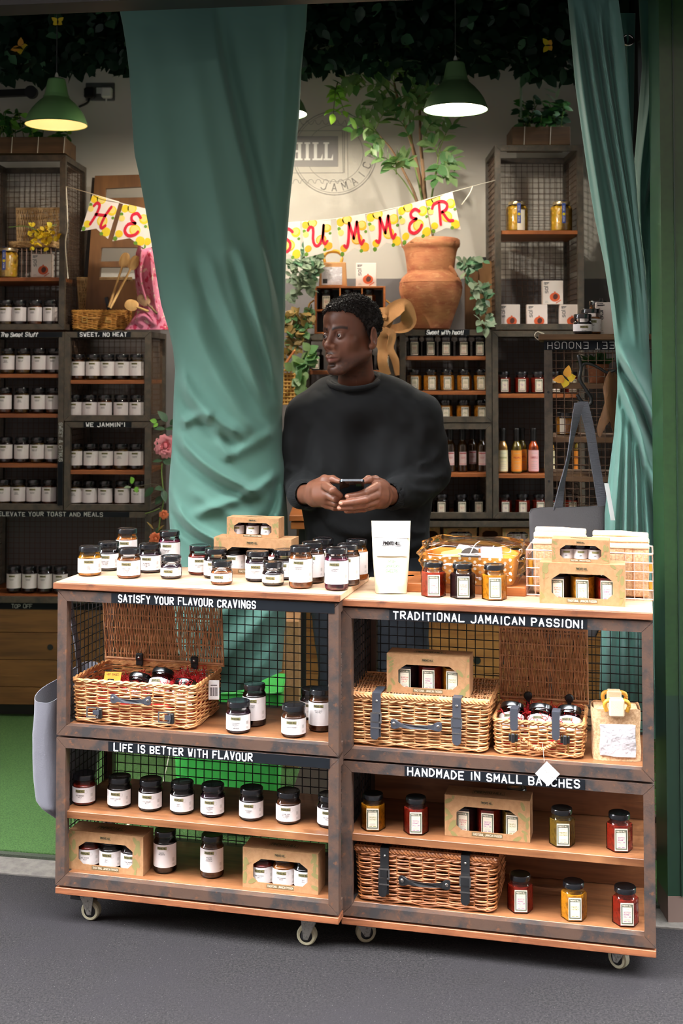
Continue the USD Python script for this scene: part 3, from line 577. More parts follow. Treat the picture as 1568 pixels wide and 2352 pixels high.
# ---- on the left counter top: (column, row of the base, size, contents, words, what singles it out)
ZA, ZB = .0096+ZT, -.0096+ZT
TOPA = [(205.8, 1325, 'medium', 'jam_mustard', ('HOT', 'MANGO', 'CHUTNEY'), 'mustard yellow chutney jar nearest the left end of the left counter top'),
 (249, 1313, 'medium', 'jam_dark', ('CARAMELISED', 'RED ONION', 'CHUTNEY'), 'dark chutney jar just behind the mustard yellow jar on the left counter top'),
 (291, 1303, 'tall', 'jam_orange', ('MANGO', 'CHUTNEY'), 'tall orange chutney jar at the back left of the left counter top'),
 (296, 1330.7, 'medium', 'jam_amber', ('MANGO, LIME', '& GINGER', 'CHUTNEY'), 'jar lettered MANGO, LIME & GINGER in front of the tall orange jar'),
 (344, 1318, 'medium', 'jam_plum', ('BLUEBERRY', '& SLOE GIN', 'JAM'), 'dark jam jar between the ginger chutney and the tall magenta jar'),
 (389, 1310, 'tall', 'jam_purple', ('CRANBERRY', 'SAUCE'), 'tall magenta jam jar at the back, against the teal curtain'),
 (393, 1331.8, 'small', 'jam_plum', ('PLUM JAM',), 'small plum jam jar in front of the tall magenta jar'),
 (459, 1322.5, 'medium', 'jam_red', ('RED PEPPER', 'JELLY'), 'red pepper jelly jar standing left of the stacked kraft boxes'),
 (495, 1331, 'medium', 'jam_dark', ('BEETROOT', 'CHUTNEY'), 'dark jar overlapping the left edge of the large stacked kraft box'),
 (509, 1345.5, 'small', 'jam_amber', ('GINGER JAM',), 'small amber jar at the front, before the stacked kraft boxes'),
 (591, 1338, 'medium', 'jam_plum', ('REDCURRANT', 'JELLY'), 'plum dark jar standing squarely before the stacked kraft boxes'),
 (627, 1348, 'small', 'jam_dark', ('DAMSON JAM',), 'small dark jar at the front with a cream label'),
 (654, 1334, 'medium', 'jam_dark', ('FIG CHUTNEY',), 'dark jar half hidden behind the tall amber gooseberry jar'),
 (690.8, 1354, 'tall', 'jam_amber', ('GOOSEBERRY', 'PRESERVE'), 'tall amber jar lettered GOOSEBERRY PRESERVE at the front edge'),
 (718, 1342, 'tall', 'jam_brown', ('FIG & DATE', 'CHUTNEY'), 'tall brown jar directly behind the gooseberry preserve jar'),
 (742, 1331, 'tall', 'jam_plum', ('DAMSON', 'PRESERVE'), 'tall dark jar farthest back in the right cluster of tall jars'),
 (773, 1358.7, 'tall', 'jam_purple', ('STRAWBERRY', 'PRESERVE'), 'tall purple jar lettered STRAWBERRY PRESERVE at the right front corner'),
 (799, 1348, 'tall', 'jam_brown', ('APPLE', 'CHUTNEY'), 'tall brown jar half hidden behind the strawberry preserve jar'),
 (819, 1335, 'tall', 'jam_orange', ('PEAR', 'CHUTNEY'), 'tall orange brown jar at the right end, label turned away')]
for px, py, size, jam, rows, what in TOPA:
    p = PZ(px, py, ZA); r = ROUND[size][0]; d = p[:2]/np.linalg.norm(p[:2])
    put_round((p[0]+d[0]*r, p[1]+d[1]*r, ZA+.0002), FA.yaw+.22-(p[0]*.18) + ((hash(what[:7].encode()[0]) % 5)-2)*.06, size, jam, rows, what, 'jars on the left counter top', **(dict(paper='label_cream') if 'cream label' in what else {}))
# ---- hexagonal jars on the right counter top
for px, py, jam, rows, what in [(997, 1373, 'jam_redorange', ('SCOTCH', 'BONNET', 'CHILLI JAM'), 'red hexagonal chilli jam jar beside the white pouch on the right counter top'),
      (1065, 1377, 'jam_dark', ('SCORCHIN', 'PEPPER', 'JELLY'), 'dark hexagonal jar in the middle, before the orange cellophane basket'),
      (1138, 1380.5, 'jam_gold', ('PINEAPPLE', 'CHUTNEY'), 'golden hexagonal jar next to the white wire basket on the counter')]:
    p = PZ(px, py, ZB); put_hex((p[0], p[1]+.030, ZB+.0002), FB.yaw+.2, jam, what, 'hexagonal jars on the right counter top', True, rows)
# ---- inside the left counter
def on_shelf(F, px, v, z, r=.034): return F.w(F.u_at(px, v, z+.03), v, z+.0002)
zu = ZU0+.0285
for px, v, size, jam, rows, what in [(547.5, .062, 'medium', 'jam_plum', ('STRAWBERRY', 'PRESERVE', 'WITH', 'CHAMPAGNE'), 'jar lettered STRAWBERRY PRESERVE at the front of the upper left crate'),
      (584, .135, 'tall', 'jam_dark', ('BEETROOT', 'CHUTNEY'), 'tall dark chutney jar before the green tub, in the upper left crate'),
      (674.6, .062, 'medium', 'jam_brown', ('SUMMER CHUTNEY',), 'jar lettered SUMMER CHUTNEY at the front of the upper left crate'),
      (736, .13, 'tall', 'jam_brown', ('FIG & DATE', 'CHUTNEY'), 'tall brown jar lettered FIG & DATE CHUTNEY by the right post'),
      (716, .235, 'medium', 'jam_dark', ('PLUM', 'CHUTNEY'), 'dark jar peeping out behind the fig and date chutney jar')]:
    put_round(on_shelf(FA, px, v, zu), FA.yaw+.2, size, jam, rows, what, 'jars in the upper left crate')
zs_ = ZL0+.1985
for i, (px, py, jam, rows, what) in enumerate([(194, 1846, 'jam_red', ('RED PEPPER', 'JELLY'), 'red topped jar lettered RED PEPPER JELLY at the left end of the lower left shelf'),
      (274.5, 1849, 'jam_black', ('BLUEBERRY & SLOE GIN', 'JAM'), 'jar lettered BLUEBERRY & SLOE GIN on the lower left shelf'), (346, 1854, 'jam_dark', ('REDCURRANT', 'JELLY'), 'jar lettered REDCURRANT JELLY on the lower left shelf'),
      (418.5, 1860, 'jam_black', ('MINT', 'JELLY'), 'jar lettered MINT JELLY on the lower left shelf'), (488.5, 1865, 'jam_plum', ('STRAWBERRY', 'PRESERVE', 'WITH', 'CHAMPAGNE'), 'jar lettered STRAWBERRY PRESERVE WITH CHAMPAGNE on the lower left shelf'),
      (577.5, 1874, 'jam_dark', ('CRANBERRY', 'SAUCE'), 'jar lettered CRANBERRY SAUCE on the lower left shelf'), (662, 1880, 'jam_brown', ('CARAMELISED', 'RED ONION', 'CHUTNEY'), 'jar lettered CARAMELISED RED ONION CHUTNEY, lower left shelf'),
      (757, 1884, 'jam_dark', ('RED PEPPER', 'JELLY'), 'jar lettered RED PEPPER JELLY cut off by the right post of the lower left crate')]):
    put_round(on_shelf(FA, px, .085, zs_), FA.yaw+.17, 'medium', jam, rows, what, 'row of jars on the lower left shelf')
zb_ = ZL0+.0285
for px, rows, jam, what in [(379.5, ('DAMSON', 'PRESERVE'), 'jam_black', 'tall jar lettered DAMSON PRESERVE on the bottom of the lower left crate'), (487, ('RHUBARB', '& GINGER', 'PRESERVE'), 'jam_brown', 'tall jar lettered RHUBARB & GINGER PRESERVE on the bottom of the lower left crate')]:
    put_round(on_shelf(FA, px, .1, zb_), FA.yaw+.2, 'tall', jam, rows, what, 'tall jars at the bottom of the lower left crate')
# ---- inside the right counter
zs2, zb2 = ZL0+.2105, ZL0+.0285
for px, v, z, jam, what in [(856.5, .062, zs2, 'jam_gold', 'golden hexagonal jar at the left end of the lower right shelf'), (955, .062, zs2, 'jam_red', 'red hexagonal jar left of the kraft box on the lower right shelf'),
      (1290, .07, zs2, 'jam_olive', 'amber hexagonal jar right of the kraft box on the lower right shelf'), (1422, .07, zs2, 'jam_red', 'red hexagonal jar at the right end of the lower right shelf'),
      (1186, .2, zs2, 'jam_dark', 'hexagonal jar of which only the black lid shows behind the kraft box'),
      (1194, .08, zb2, 'jam_red', 'red hexagonal jar beside the closed hamper on the bottom of the right crate'), (1317, .065, zb2, 'jam_gold', 'golden hexagonal jar on the bottom board of the lower right crate'),
      (1435.5, .065, zb2, 'jam_red', 'red hexagonal jar in the right corner of the bottom board')]:
    put_hex(on_shelf(FB, px, v, z), FB.yaw+.17, jam, what, 'hexagonal jars in the lower right crate', True, ('PINEAPPLE', 'CHUTNEY') if jam in ('jam_gold', 'jam_olive') else ('SCOTCH', 'BONNET', 'CHILLI JAM'))

# ---- jars along the back wall: crate, shelf row, columns
ROWS = {'a': ('STRAWBERRY', 'PRESERVE'), 'b': ('RASPBERRY', 'PRESERVE'), 'c': ('LEMON & LIME', 'MARMALADE'), 'd': ('SEVILLE', 'ORANGE', 'MARMALADE'), 'e': ('RHUBARB', 'PRESERVE')}
JAMS = dict(a='jam_dark', b='jam_dark', c='jam_marmalade', d='jam_marmalade', e='jam_brown')
def back_row(key, py, xs, seq, where, v=.075, kind='r'):
    F = CR[key][0]; n = len(xs)
    for i, px in enumerate(xs):
        z = zl(py) if F is FL else zl(py, FR); u = (FL.u_at(px, v, z+.04) if F is FL else FR.u_at(px, v, z+.04)); k = seq[i % len(seq)]
        o = 'only' if n == 1 else N_[i]
        if kind == 'r': put_round(F.w(u, v, z+.0004), F.yaw-.12+.2*(px < 500) + ((i*7+int(py)) % 5-2)*.05, 'tall', JAMS[k], ROWS[k], f'preserve jar, {o} from left, {where}', f'preserve jars, {where}', name='preserve_jar', detail=False)
        elif kind == 'h': put_hex(F.w(u, v, z+.0004), F.yaw + ((i*7+int(py)) % 5-2)*.05, k, f'hexagonal jar, {o} from left, {where}', f'hexagonal jars, {where}', False, ('PEPPER', 'JELLY') if k in ('jam_black', 'jam_dark') else ('MANGO', 'CHUTNEY') if k == 'jam_ochre' else ('CHILLI', 'JAM'))
back_row('L1', 746, [13, 44.6, 81, 116], 'caea', 'the bottom of the tall upper left crate')
back_row('L2', 858.6, [18, 54, 90.5, 124], 'dcab', 'the top shelf of The Sweet Stuff crate')
back_row('L2', 950.5, [11.5, 50, 89, 122], 'edae', 'the second shelf of The Sweet Stuff crate')
back_row('L2', 1066, [13, 50, 86, 120], 'abcb', 'the third shelf of The Sweet Stuff crate')
back_row('L2', 1165, [9, 43, 78, 113.5], 'cdbe', 'the bottom of The Sweet Stuff crate')
back_row('L3', 872.6, [178.6, 213.8, 247.4, 280.6, 314], 'edabc', 'the upper shelf of the SWEET, NO HEAT crate')
back_row('L3', 967, [172, 206, 241, 278, 314], 'abeab', 'the bottom of the SWEET, NO HEAT crate')
back_row('L4', 1080.6, [173.5, 209, 243, 279, 312.5], 'cabda', "the upper shelf of the WE JAMMIN'! crate")
back_row('L4', 1167, [172.7, 206, 242, 280.6, 318], 'dbaec', "the bottom of the WE JAMMIN'! crate")
back_row('L5', 1367, [32.7, 68.3, 104, 139], 'abab', 'the long low crate under ELEVATE YOUR TOAST')
back_row('R2', 817.8, [950.5, 986, 1023.7, 1062.5, 1101.5], ['jam_black'], 'the top shelf of the Sweet with heat! crate', kind='h')
back_row('R2', 897.7, [951, 989, 1026.8, 1066, 1104], ['jam_ochre'], 'the middle shelf of the Sweet with heat! crate', kind='h')
back_row('R2', 968, [947, 984, 1022.4, 1064.5, 1105], ['jam_ochre'], 'the bottom of the Sweet with heat! crate', kind='h')
back_row('R3', 1188, [978, 1014, 1059.4, 1096], ['jam_black'], 'the bottom of the sauce bottle crate', kind='h')
back_row('R4', 903, [1156, 1198, 1235, 1273, 1313], ['jam_red'], 'the top shelf of the tall right crate', kind='h')
back_row('R4', 1188, [1158, 1200, 1238.5, 1273, 1313], ['jam_red'], 'the bottom of the tall right crate', kind='h')
back_row('C2', 850, [726, 842, 882], ['jam_black'], "the shelf behind the man's head", kind='h')
for i, px in enumerate((1034, 1062, 1084, 1106)):
    F = FR; z = zl(1087, FR); v = .08 if i != 2 else .15
    put_bottle(F.w(F.u_at(px, v, z+.04), v, z+.0004), 0, 'dark', f'dark sauce bottle, {N_[i]} from the left in the crate behind the man', 'dark sauce bottles')
for i, (px, k, v) in enumerate(((1154, 'cream', .08), (1186, 'orange', .07), (1198, 'orange', .14), (1225, 'pink', .08), (1262, 'cream', .08), (1330, 'orange', .08))):
    z = zl(1089.5, FR); put_bottle(FR.w(FR.u_at(px, v, z+.04), v, z+.0004), 0, k, ('cream labelled hot sauce bottle at the left of the tall right crate', 'orange labelled hot sauce bottle, front one of the pair', 'orange labelled hot sauce bottle half hidden behind its twin', 'pink labelled hot sauce bottle beside the side crate post', 'cream labelled hot sauce bottle seen through the wire of the side crate', 'orange labelled hot sauce bottle seen through the wire of the side crate')[i], 'bright hot sauce bottles')

# ---- kraft gift boxes with a window
def leaf_shape(L, w): a = np.linspace(0, PI, 9); return sg.Polygon(list(zip(L*(1-np.cos(a))/2, w/2*np.sin(a)**.8)) + list(zip(L*(1+np.cos(a))/2, -w/2*np.sin(a)**.8)))
def kraft_box(t, w, d, h, win=(.14, .16, .86, .74)):
    x0, y0, x1, y1 = win[0]*w-w/2, win[1]*h, win[2]*w-w/2, win[3]*h; c = min(.16*h, .014)
    hole = sg.Polygon([(x0+c, y0), (x1-c, y0), (x1, y0+c*.9), (x1, y1-c*1.1), (x1-c*1.3, y1-c*.2), (x1-c*1.6, y1), (x0+c*1.6, y1), (x0+c*1.3, y1-c*.2), (x0, y1-c*1.1), (x0, y0+c*.9)])
    face = sg.box(-w/2, 0, w/2, h).difference(hole); th = .0012
    fr = obj('front_panel', front(poly3(face, th)), 'kraft', t)
    fr.GetPrim()
    obj('side_panel', box(-w/2, -w/2+th, 0, d, 0, h), 'kraft', t); obj('side_panel', box(w/2-th, w/2, 0, d, 0, h), 'kraft', t)
    obj('top_panel', box(-w/2+th, w/2-th, 0, d, h-th, h), 'kraft', t); obj('bottom_panel', box(-w/2+th, w/2-th, 0, d, 0, th), 'kraft', t); obj('back_panel', box(-w/2+th, w/2-th, d-th, d, th, h-th), 'kraft_in', t)
    up = lambda m, dd=.0004: move(front(m), (0, -th-dd, 0))
    r = random.Random(int(w*1e4)); g = []
    for sx in (-1, 1):
        for k in range(7):
            L = r.uniform(.09, .2)*h*1.6; q = affinity.rotate(leaf_shape(L, L*.38), r.uniform(20, 160) if k < 4 else r.uniform(200, 340), origin=(0, 0))
            g.append(affinity.translate(q, sx*(w/2-r.uniform(.02, .1)*w), r.choice([.12, .2, .5, .75, .9])*h))
    g = unary_union(g).intersection(face.buffer(-.001)); obj('leaf_print', up(poly3(g, 0)), 'leaf_print', fr, kind='stuff')
    ln = [np.array([(sx*(w/2-.012*w), .1*h), (sx*(w/2-.06*w), .45*h), (sx*(w/2-.03*w), .92*h)]) for sx in (-1, 1)] + [np.array([(sx*(w/2-.05*w), y*h), (sx*(w/2-.11*w), (y+.1)*h)]) for sx in (-1, 1) for y in (.3, .55, .8, .86)]
    obj('stem_print', up(ribbon(ln, .0007), .0006), 'line_print', fr)
    lw = .15*w; ly = (win[3]+1)/2*h
    f, k, tx = logo(lw, 1); lb = obj('brand_block', up(move(f, (0, ly, 0)), .0005), 'leaf_print', fr); obj('brand_field', up(move(k, (0, ly, 0)), .0006), 'kraft', fr); obj('brand_letters', up(move(tx, (0, ly, 0)), .0007), 'khaki_dark', fr)
    bw = .36*w; bh = .055*h; y = win[1]*h*.28
    obj('band', up(move(plate(bw, bh*1.7), (0, y, 0)), .0006), 'kraft_dark', fr)
    obj('band_letters', up(move(small_text('TRADITIONAL JAMAICAN PASSION', bh*.95, bh*.15, bw*.94), (0, y+bh*.4, 0)), .0009), 'label_cream', fr)
    f, k, tx = logo(.38*w, 1); lay = lambda m, dz: move(T((np.c_[m.vertices[:, 0], m.vertices[:, 1]*1.2, m.vertices[:, 2]], m.faces)), (0, d*.5, h+dz))
    tp = obj('lid_print', lay(f, .0003), 'kraft_dark', t); obj('lid_field', lay(k, .0004), 'kraft', t); obj('lid_letters', lay(tx, .0005), 'kraft_dark', t)
def gift_box(F, px0_, px1_, v, z, h, d, what, jars, kind, group='kraft gift boxes with jar windows', where='', yaw=0.0, size='small'):
    """jars: three contents, named jars standing inside are things of their own."""
    ua, ub = F.u_at(px0_, v, z+h/2), F.u_at(px1_, v, z+h/2); w = ub-ua; uc = (ua+ub)/2
    copy_or(('k', round(w, 3), h, d), 'gift_box', lambda t: kraft_box(t, w, d, h), what, 'gift box', F.w(uc, v, z+.0003), F.yaw+yaw, group)
    for i, j in enumerate(jars):
        o = ('left', 'middle', 'right')[i]; loc = F.w(uc+(i-1)*w*.29 - yaw*.03, v+d*.52+(i-1)*w*.29*yaw, z+.0024)
        if kind == 'h': put_hex(loc, F.yaw+yaw, j, f'{o} hexagonal jar inside the {where}', 'jars inside the gift boxes', True, ('SCOTCH', 'BONNET', 'CHILLI JAM') if j == 'jam_red' else ('PINEAPPLE', 'CHUTNEY') if j in ('jam_gold', 'jam_olive') else ('SCORCHIN', 'PEPPER', 'JELLY'))
        else: put_round(loc, F.yaw+yaw+.15, size, j[0], j[1], f'{o} jar inside the {where}', 'jars inside the gift boxes')
RP, MJ, RC, PS = ('jam_red', ('RED PEPPER', 'JELLY')), ('jam_black', ('MINT', 'JELLY')), ('jam_dark', ('REDCURRANT', 'JELLY')), ('jam_orange', ('HORSERADISH', 'SAUCE'))
gift_box(FA, 157, 329, .045, zb_, .106, .072, 'kraft gift box of three jelly jars at the left end of the bottom board', (RP, MJ, RC), 'r', where='kraft box at the bottom left', size='medium')
gift_box(FA, 557.5, 731, .045, zb_, .106, .072, 'kraft gift box with a pale lidded middle jar, bottom of left crate', (RP, PS, MJ), 'r', where='kraft box with the pale middle lid', size='medium')
gift_box(FB, 1021, 1217, .055, zs2, .106, .074, 'kraft gift box of three hexagonal jars on the lower right shelf', ('jam_dark', 'jam_red', 'jam_olive'), 'h', where='kraft box on the lower right shelf')
vA = FA.uv(PZ(580, 1321, ZA))[1]
gift_box(FA, 491, 669, vA, ZT, .105, .075, 'large kraft gift box on the left counter top, carrying a smaller box', (MJ, RC, RP), 'r', where='large kraft box on the left counter', size='medium')
gift_box(FA, 521, 640, vA+.01, ZT+.1056, .057, .055, 'small kraft gift box lying on top of the large one on the left counter', (), 'r')
vB = FB.uv(PZ(1330, 1389, ZB))[1]
gift_box(FB, 1238.6, 1435, vB, ZT, .106, .074, 'large kraft gift box of hexagonal jars before the wire basket', ('jam_dark', 'jam_gold', 'jam_red'), 'h', where='large kraft box before the wire basket')
gift_box(FB, 1267, 1399, vB+.012, ZT+.1066, .060, .058, 'small kraft gift box on top of the large one before the wire basket', (), 'r')
# tiny jars of the small boxes
def mini(t):
    obj('contents', lathe([(0, .001), (.018, .001), (.0195, .004), (.0195, .034), (0, .036)], 18), 'jam_plum', t, True); obj('lid', lathe([(0, .034), (.018, .034), (.018, .044), (.016, .045), (0, .045)], 18), 'lid', t, 40)
    lb = obj('label', lathe([(.0198, .006), (.0198, .03)], 18), 'label', t, True); obj('brand_block', onto_cyl(move(plate(.018, .005, 3), (.002, .021, 0)), .0201), 'khaki', lb); obj('product_name', onto_cyl(move(small_text('JAM', .003, .0005), (0, .013, 0)), .0201), 'ink', lb)
def mini_jars(F, pxs, v, z, wh):
    for i, px in enumerate(pxs):
        copy_or(('mini',), 'sample_jar', mini, f'tiny jam jar, {N_[i]} from left, small kraft box {wh}', 'jar', F.w(F.u_at(px, v, z+.02), v, z+.0022), F.yaw, 'tiny jars in the small gift boxes')
mini_jars(FA, (546, 580, 614), vA+.038, ZT+.1056, 'on the left counter'); mini_jars(FB, (1300, 1333, 1366), vB+.042, ZT+.1066, 'on the right counter')
# ================================================================ WICKER HAMPERS
def rrect(w, d, rc, n):                                  # n points round a rounded rectangle, from the front middle, anticlockwise seen from above; and the length
    q = np.array(sg.box(-w/2+rc, -d/2+rc, w/2-rc, d/2-rc).buffer(rc, quad_segs=5).exterior.coords)[:-1]
    i = np.argmin(q[:, 1] + abs(q[:, 0])*1e-3); q = np.roll(q, -i, 0)
    if (q[1]-q[0])[0] < 0: q = np.roll(q[::-1], 1, 0)
    q = np.vstack([q, q[:1]]); s = np.r_[0, np.cumsum(np.hypot(*np.diff(q, axis=0).T))]; t = np.linspace(0, s[-1], n, endpoint=False)
    return np.c_[np.interp(t, s, q[:, 0]), np.interp(t, s, q[:, 1])], s[-1]
def weave_body(w, d, h, sp=.034, pitch=.0054, r=.0027, taper=.04, seed=1):
    rr = random.Random(seed); per = rrect(w, d, .02, 60)[1]; ns = max(12, int(round(per/sp))//2*2); n = ns*4; o = []
    base, _ = rrect(w, d, .02, n); nrm = np.stack([np.roll(base, -1, 0)-np.roll(base, 1, 0)], 0)[0]; nrm = np.c_[nrm[:, 1], -nrm[:, 0]]; nrm /= np.linalg.norm(nrm, axis=1, keepdims=True)
    k = np.arange(n); rows = int((h-.022)/pitch)
    for j in range(rows):
        z = .014 + j*pitch; s = 1 - taper*(1-z/h); ph = PI*j; am = r*.95
        xy = base*s + nrm*(am*np.sin(2*PI*k/8+ph))[:, None]
        zz = z + .0012*np.sin(k*.37+j*1.7) + rr.uniform(-.0006, .0006)
        o.append(tube(np.c_[xy, zz], r*(.92+.16*np.sin(k*2*PI/8*1+j)), 5, True))
    for j in range(3):                                   # the plaited foot
        xy = base*(1-taper) + nrm*(.001+.002*np.sin(2*PI*k/12+j*2.1))[:, None]; o.append(tube(np.c_[xy, .0055+.0055*j/2+.0035*np.sin(2*PI*k/12+j*2.1)], r*.95, 5, True))
    st = []
    for i in range(ns):
        p = base[i*4]; st.append(tube([(p[0]*(1-taper), p[1]*(1-taper), .004), (p[0], p[1], h-.006)], r*.85, 5))
    m = 120; rim, _ = rrect(w, d, .02, m); km = np.arange(m); tops = []
    for j in range(2): tops.append(tube(np.c_[rim*(1+.006*np.cos(2*PI*km/5+PI*j))[:, None], h-.006+.0035*np.sin(2*PI*km/5+PI*j)], .0046, 5, True))
    return cat_(o), cat_(st), cat_(tops)
def weave_lid(w, d, gap=.0042, r=.0021, bars=6, seed=2): # in the xy plane, x across, y along; strands run along y over bars running across
    rr = random.Random(seed); o = []; n = int(w/gap); ny = bars*4
    y = np.linspace(0, d, ny); 
    for i in range(n):
        x = -w/2 + gap*(i+.5); z = r*1.6*np.sin(PI*y/d*bars + PI*(i//1 % 2)); o.append(tube(np.c_[x + .0011*np.sin(y*60+i*.9) + .0008*rr.uniform(-1, 1) + np.where(np.sin(PI*y/d*bars) > 0, .0006, -.0006)*((i % 3)-1), y, z], r*rr.uniform(.8, 1.1), 4))
    b = [tube([(-w/2, d*(j+.5)/bars, 0), (w/2, d*(j+.5)/bars, 0)], r*1.3, 5) for j in range(bars)]
    e = [tube([(-w/2, 0, 0), (-w/2, d, 0), (w/2, d, 0), (w/2, 0, 0)], .0042, 6, True), tube([(-w/2, .006, .003), (w/2, .006, .003)], .0036, 5), tube([(-w/2, d-.006, .003), (w/2, d-.006, .003)], .0036, 5)]
    return cat_(o), cat_(b+e)
def strap_poly(w, h): return sg.box(-w/2, w/2-.001, w/2, h).union(sg.Point(0, w/2).buffer(w/2))
def rivet(r=.0035): return lathe([(0, .0022), (r*.6, .0018), (r, 0)], 12)
def buckle(w, h, t=.0022): return front(poly3(sg.box(-w/2, -h/2, w/2, h/2).buffer(.002).difference(sg.box(-w/2+t, -h/2+t, w/2-t, h/2-t)), .003))
def handle_bar(L, mat_, t, y, z, droop=.004):
    n = 26; s = np.linspace(-1, 1, n); half = np.where(abs(s) > .8, .0105, .005 + .0008*np.cos(s*3)); half = np.interp(abs(s), [0, .62, .78, .9, 1], [.0048, .0052, .011, .0128, .009])
    top = np.c_[s*L/2, half - droop*(1-s**2)]; bot = np.c_[s*L/2, -half - droop*(1-s**2)]
    m = poly3(sg.Polygon(np.vstack([top, bot[::-1]])), .006); m = mapv(m, lambda v: np.c_[v[:, 0], v[:, 1], v[:, 2] + .007*(1-np.minimum(1, (v[:, 0]/(L*.39))**2))])
    hb = obj('carry_handle', move(front(m), (0, y, z)), mat_, t, label='dark leather carrying handle')
    for sx in (-1, 1): obj('rivet', move(rot(rivet(.005), PI/2, (1, 0, 0)), (sx*L*.435, y-.006, z)), 'chrome', hb, 40)
def hamper(name, label, F, u, v, z, w, d, h, lid, body='wicker', lidm='wicker_lid', group=None, tilt=.15, dy=0., hy=None, build=None, sp=.034, lid_d=None):
    """u, v: the middle of its front; lid: 'open' or 'shut'."""
    t = thing(name, label, 'hamper', F.w(u, v+d/2, z+.0004), F.yaw+dy, group)
    a, b, c = weave_body(w, d, h, sp)
    obj('weave', a, body, t, 50, kind='stuff'); obj('stakes', b, body, t, 50, kind='stuff'); obj('rim', c, body, t, 50)
    obj('bottom', box(-w/2+.02, w/2-.02, -d/2+.02, d/2-.02, .003, .007), body, t)
    s, e = weave_lid(w+.004, lid_d or d)
    if lid == 'open': f = lambda m: move(rot(m, PI/2+tilt, (1, 0, 0)), (0, d/2+.004, h+.002))
    else: f = lambda m: move(m, (0, -d/2, h+.006))
    L = obj('lid', f(s), lidm, t, 50, kind='stuff'); obj('lid_border', f(e), body if lid == 'shut' else lidm, L, 50)
    if lid == 'shut': obj('lid_lip', cat_([tube(np.c_[np.linspace(-w/2, w/2, 90), np.full(90, -d/2-.002) + .002*np.cos(np.arange(90)*1.3+q), h+.004+.004*np.sin(np.arange(90)*1.3+q)], .0042, 5) for q in (0, PI)]), body, L, 50)
    if build: build(t)
    return t
def straps_shut(t, w, d, h, mat_, hz):
    for sx in (-1, 1):
        x = sx*w*.285; y = -d/2-.006
        s = obj('strap', cat_([box(x-.0115, x+.0115, y-.0045, y-.002, .028, h+.012), box(x-.0115, x+.0115, y-.004, y+.07, h+.012, h+.0145), move(front(poly3(strap_poly(.023, .07), .003)), (x-(.004 if sx < 0 else 0), y-.006, .022))]), mat_, t)
        obj('buckle', move(buckle(.026, .024), (x, y-.006, h*.62)), 'chrome', s); obj('keeper', box(x-.0135, x+.0135, y-.0095, y-.0065, h*.4, h*.4+.0035), 'chrome', s)
        obj('rivet', move(rot(rivet(), PI/2, (1, 0, 0)), (x, y-.0045, h-.006)), 'chrome', s, 40)
    handle_bar(w*.36 if hz else w*.4, mat_, t, -d/2-.008, h*.52)
def red_straw(w, d, n, seed, z0=0.0, up=.02):
    r = np.random.default_rng(seed); o = []
    for i in range(n):
        p = np.array([r.uniform(-w/2, w/2), r.uniform(-d/2, d/2), z0]); q = p + [r.normal(0, .014), r.normal(0, .012), r.uniform(.0, up)]; m = (p+q)/2 + r.normal(0, .007, 3) + [0, 0, .006]
        o.append(tube(curve([p, m, q], 5), .0009, 3, caps=False))
    return cat_(o)
uh0, uh1 = FA.u_at(164, .03, zu+.06), FA.u_at(447, .03, zu+.06); wA = uh1-uh0; dA, hA = .225, .122
def hA_parts(t):
    w, d, h = wA, dA, hA
    handle_bar(.118, 'leather', t, -d/2-.008, h*.63)
    for x in (-w*.295, w*.285):
        k = obj('strap_loop', cat_([bbox(x+.004, x+.022, -d/2-.014, -d/2-.004, .018, .046)]), 'leather_black', t); obj('buckle', move(buckle(.032, .026), (x-.004, -d/2-.013, .036)), 'chrome', k); obj('tongue', box(x-.002, x+.016, -d/2-.018, -d/2-.014, .03, .042), 'leather', k)
    for x in (-w*.2, w*.27): 
        k = obj('hinge_strap', cat_([bbox(x-.011, x+.011, d/2-.008, d/2-.003, h-.01, h+.026), bbox(x-.011, x+.011, d/2-.012, d/2-.006, h+.006, h+.024)]), 'leather_black', t); obj('rivet', move(rot(rivet(.004), PI/2, (1, 0, 0)), (x, d/2-.012, h+.014)), 'chrome', k, 40)
hz_ = zu
hamper('hamper', 'open wicker hamper with dark handle and red straw, in the upper left crate', FA, (uh0+uh1)/2, .03, zu, wA, dA, hA, 'open', tilt=.12, group=None, build=hA_parts, lid_d=.232)
cA = FA.w((uh0+uh1)/2, .03+dA/2, zu)
def inA(x, y, z): return FA.w((uh0+uh1)/2+x, .03+dA/2+y, zu+z)
tag(obj('paper_straw', [move(rot(red_straw(.1, .15, 150, 3), FA.yaw, (0, 0, 1)), inA(-.06, .01, .085)), move(rot(red_straw(.09, .15, 260, 4, up=.035), FA.yaw, (0, 0, 1)), inA(.1, .02, .09)), move(rot(red_straw(.3, .18, 300, 5, up=.012), FA.yaw, (0, 0, 1)), inA(0, .0, .082))], 'red_straw'), 'shredded red paper straw filling the open hamper on the left', 'paper straw', None, 'stuff')
tag(obj('packing_board', mapv(box(-.155, .155, -.092, .092, .01, .05), lambda v: v @ np.array([[FA.ex[0], FA.ex[1], 0], [FA.ey[0], FA.ey[1], 0], [0, 0, 1]]) + inA(0, 0, 0)), 'red_straw'), 'hidden red packing under the straw of the open hamper', 'packing')
for x, y, z, rx, ja, la in [(-.02, -.055, .045, .6, 'jam_dark', 'dark lidded jar lying low in the straw of the left open hamper'), (.045, -.045, .060, .62, 'jam_plum', 'jar with a black ringed lid tilted up in the left open hamper'), (.12, -.06, .038, .6, 'jam_dark', 'jar of which only the lid edge shows at the right of the left open hamper')]:
    copy_or(('r', 'medium', ja, ('JAM',), ()), 'jam_jar', lambda t, ja=ja: round_jar(t, 'medium', ja, ('JAM',)), la, 'jar', inA(x, y, z), FA.yaw, 'jars packed in the open hampers', rx=-rx)
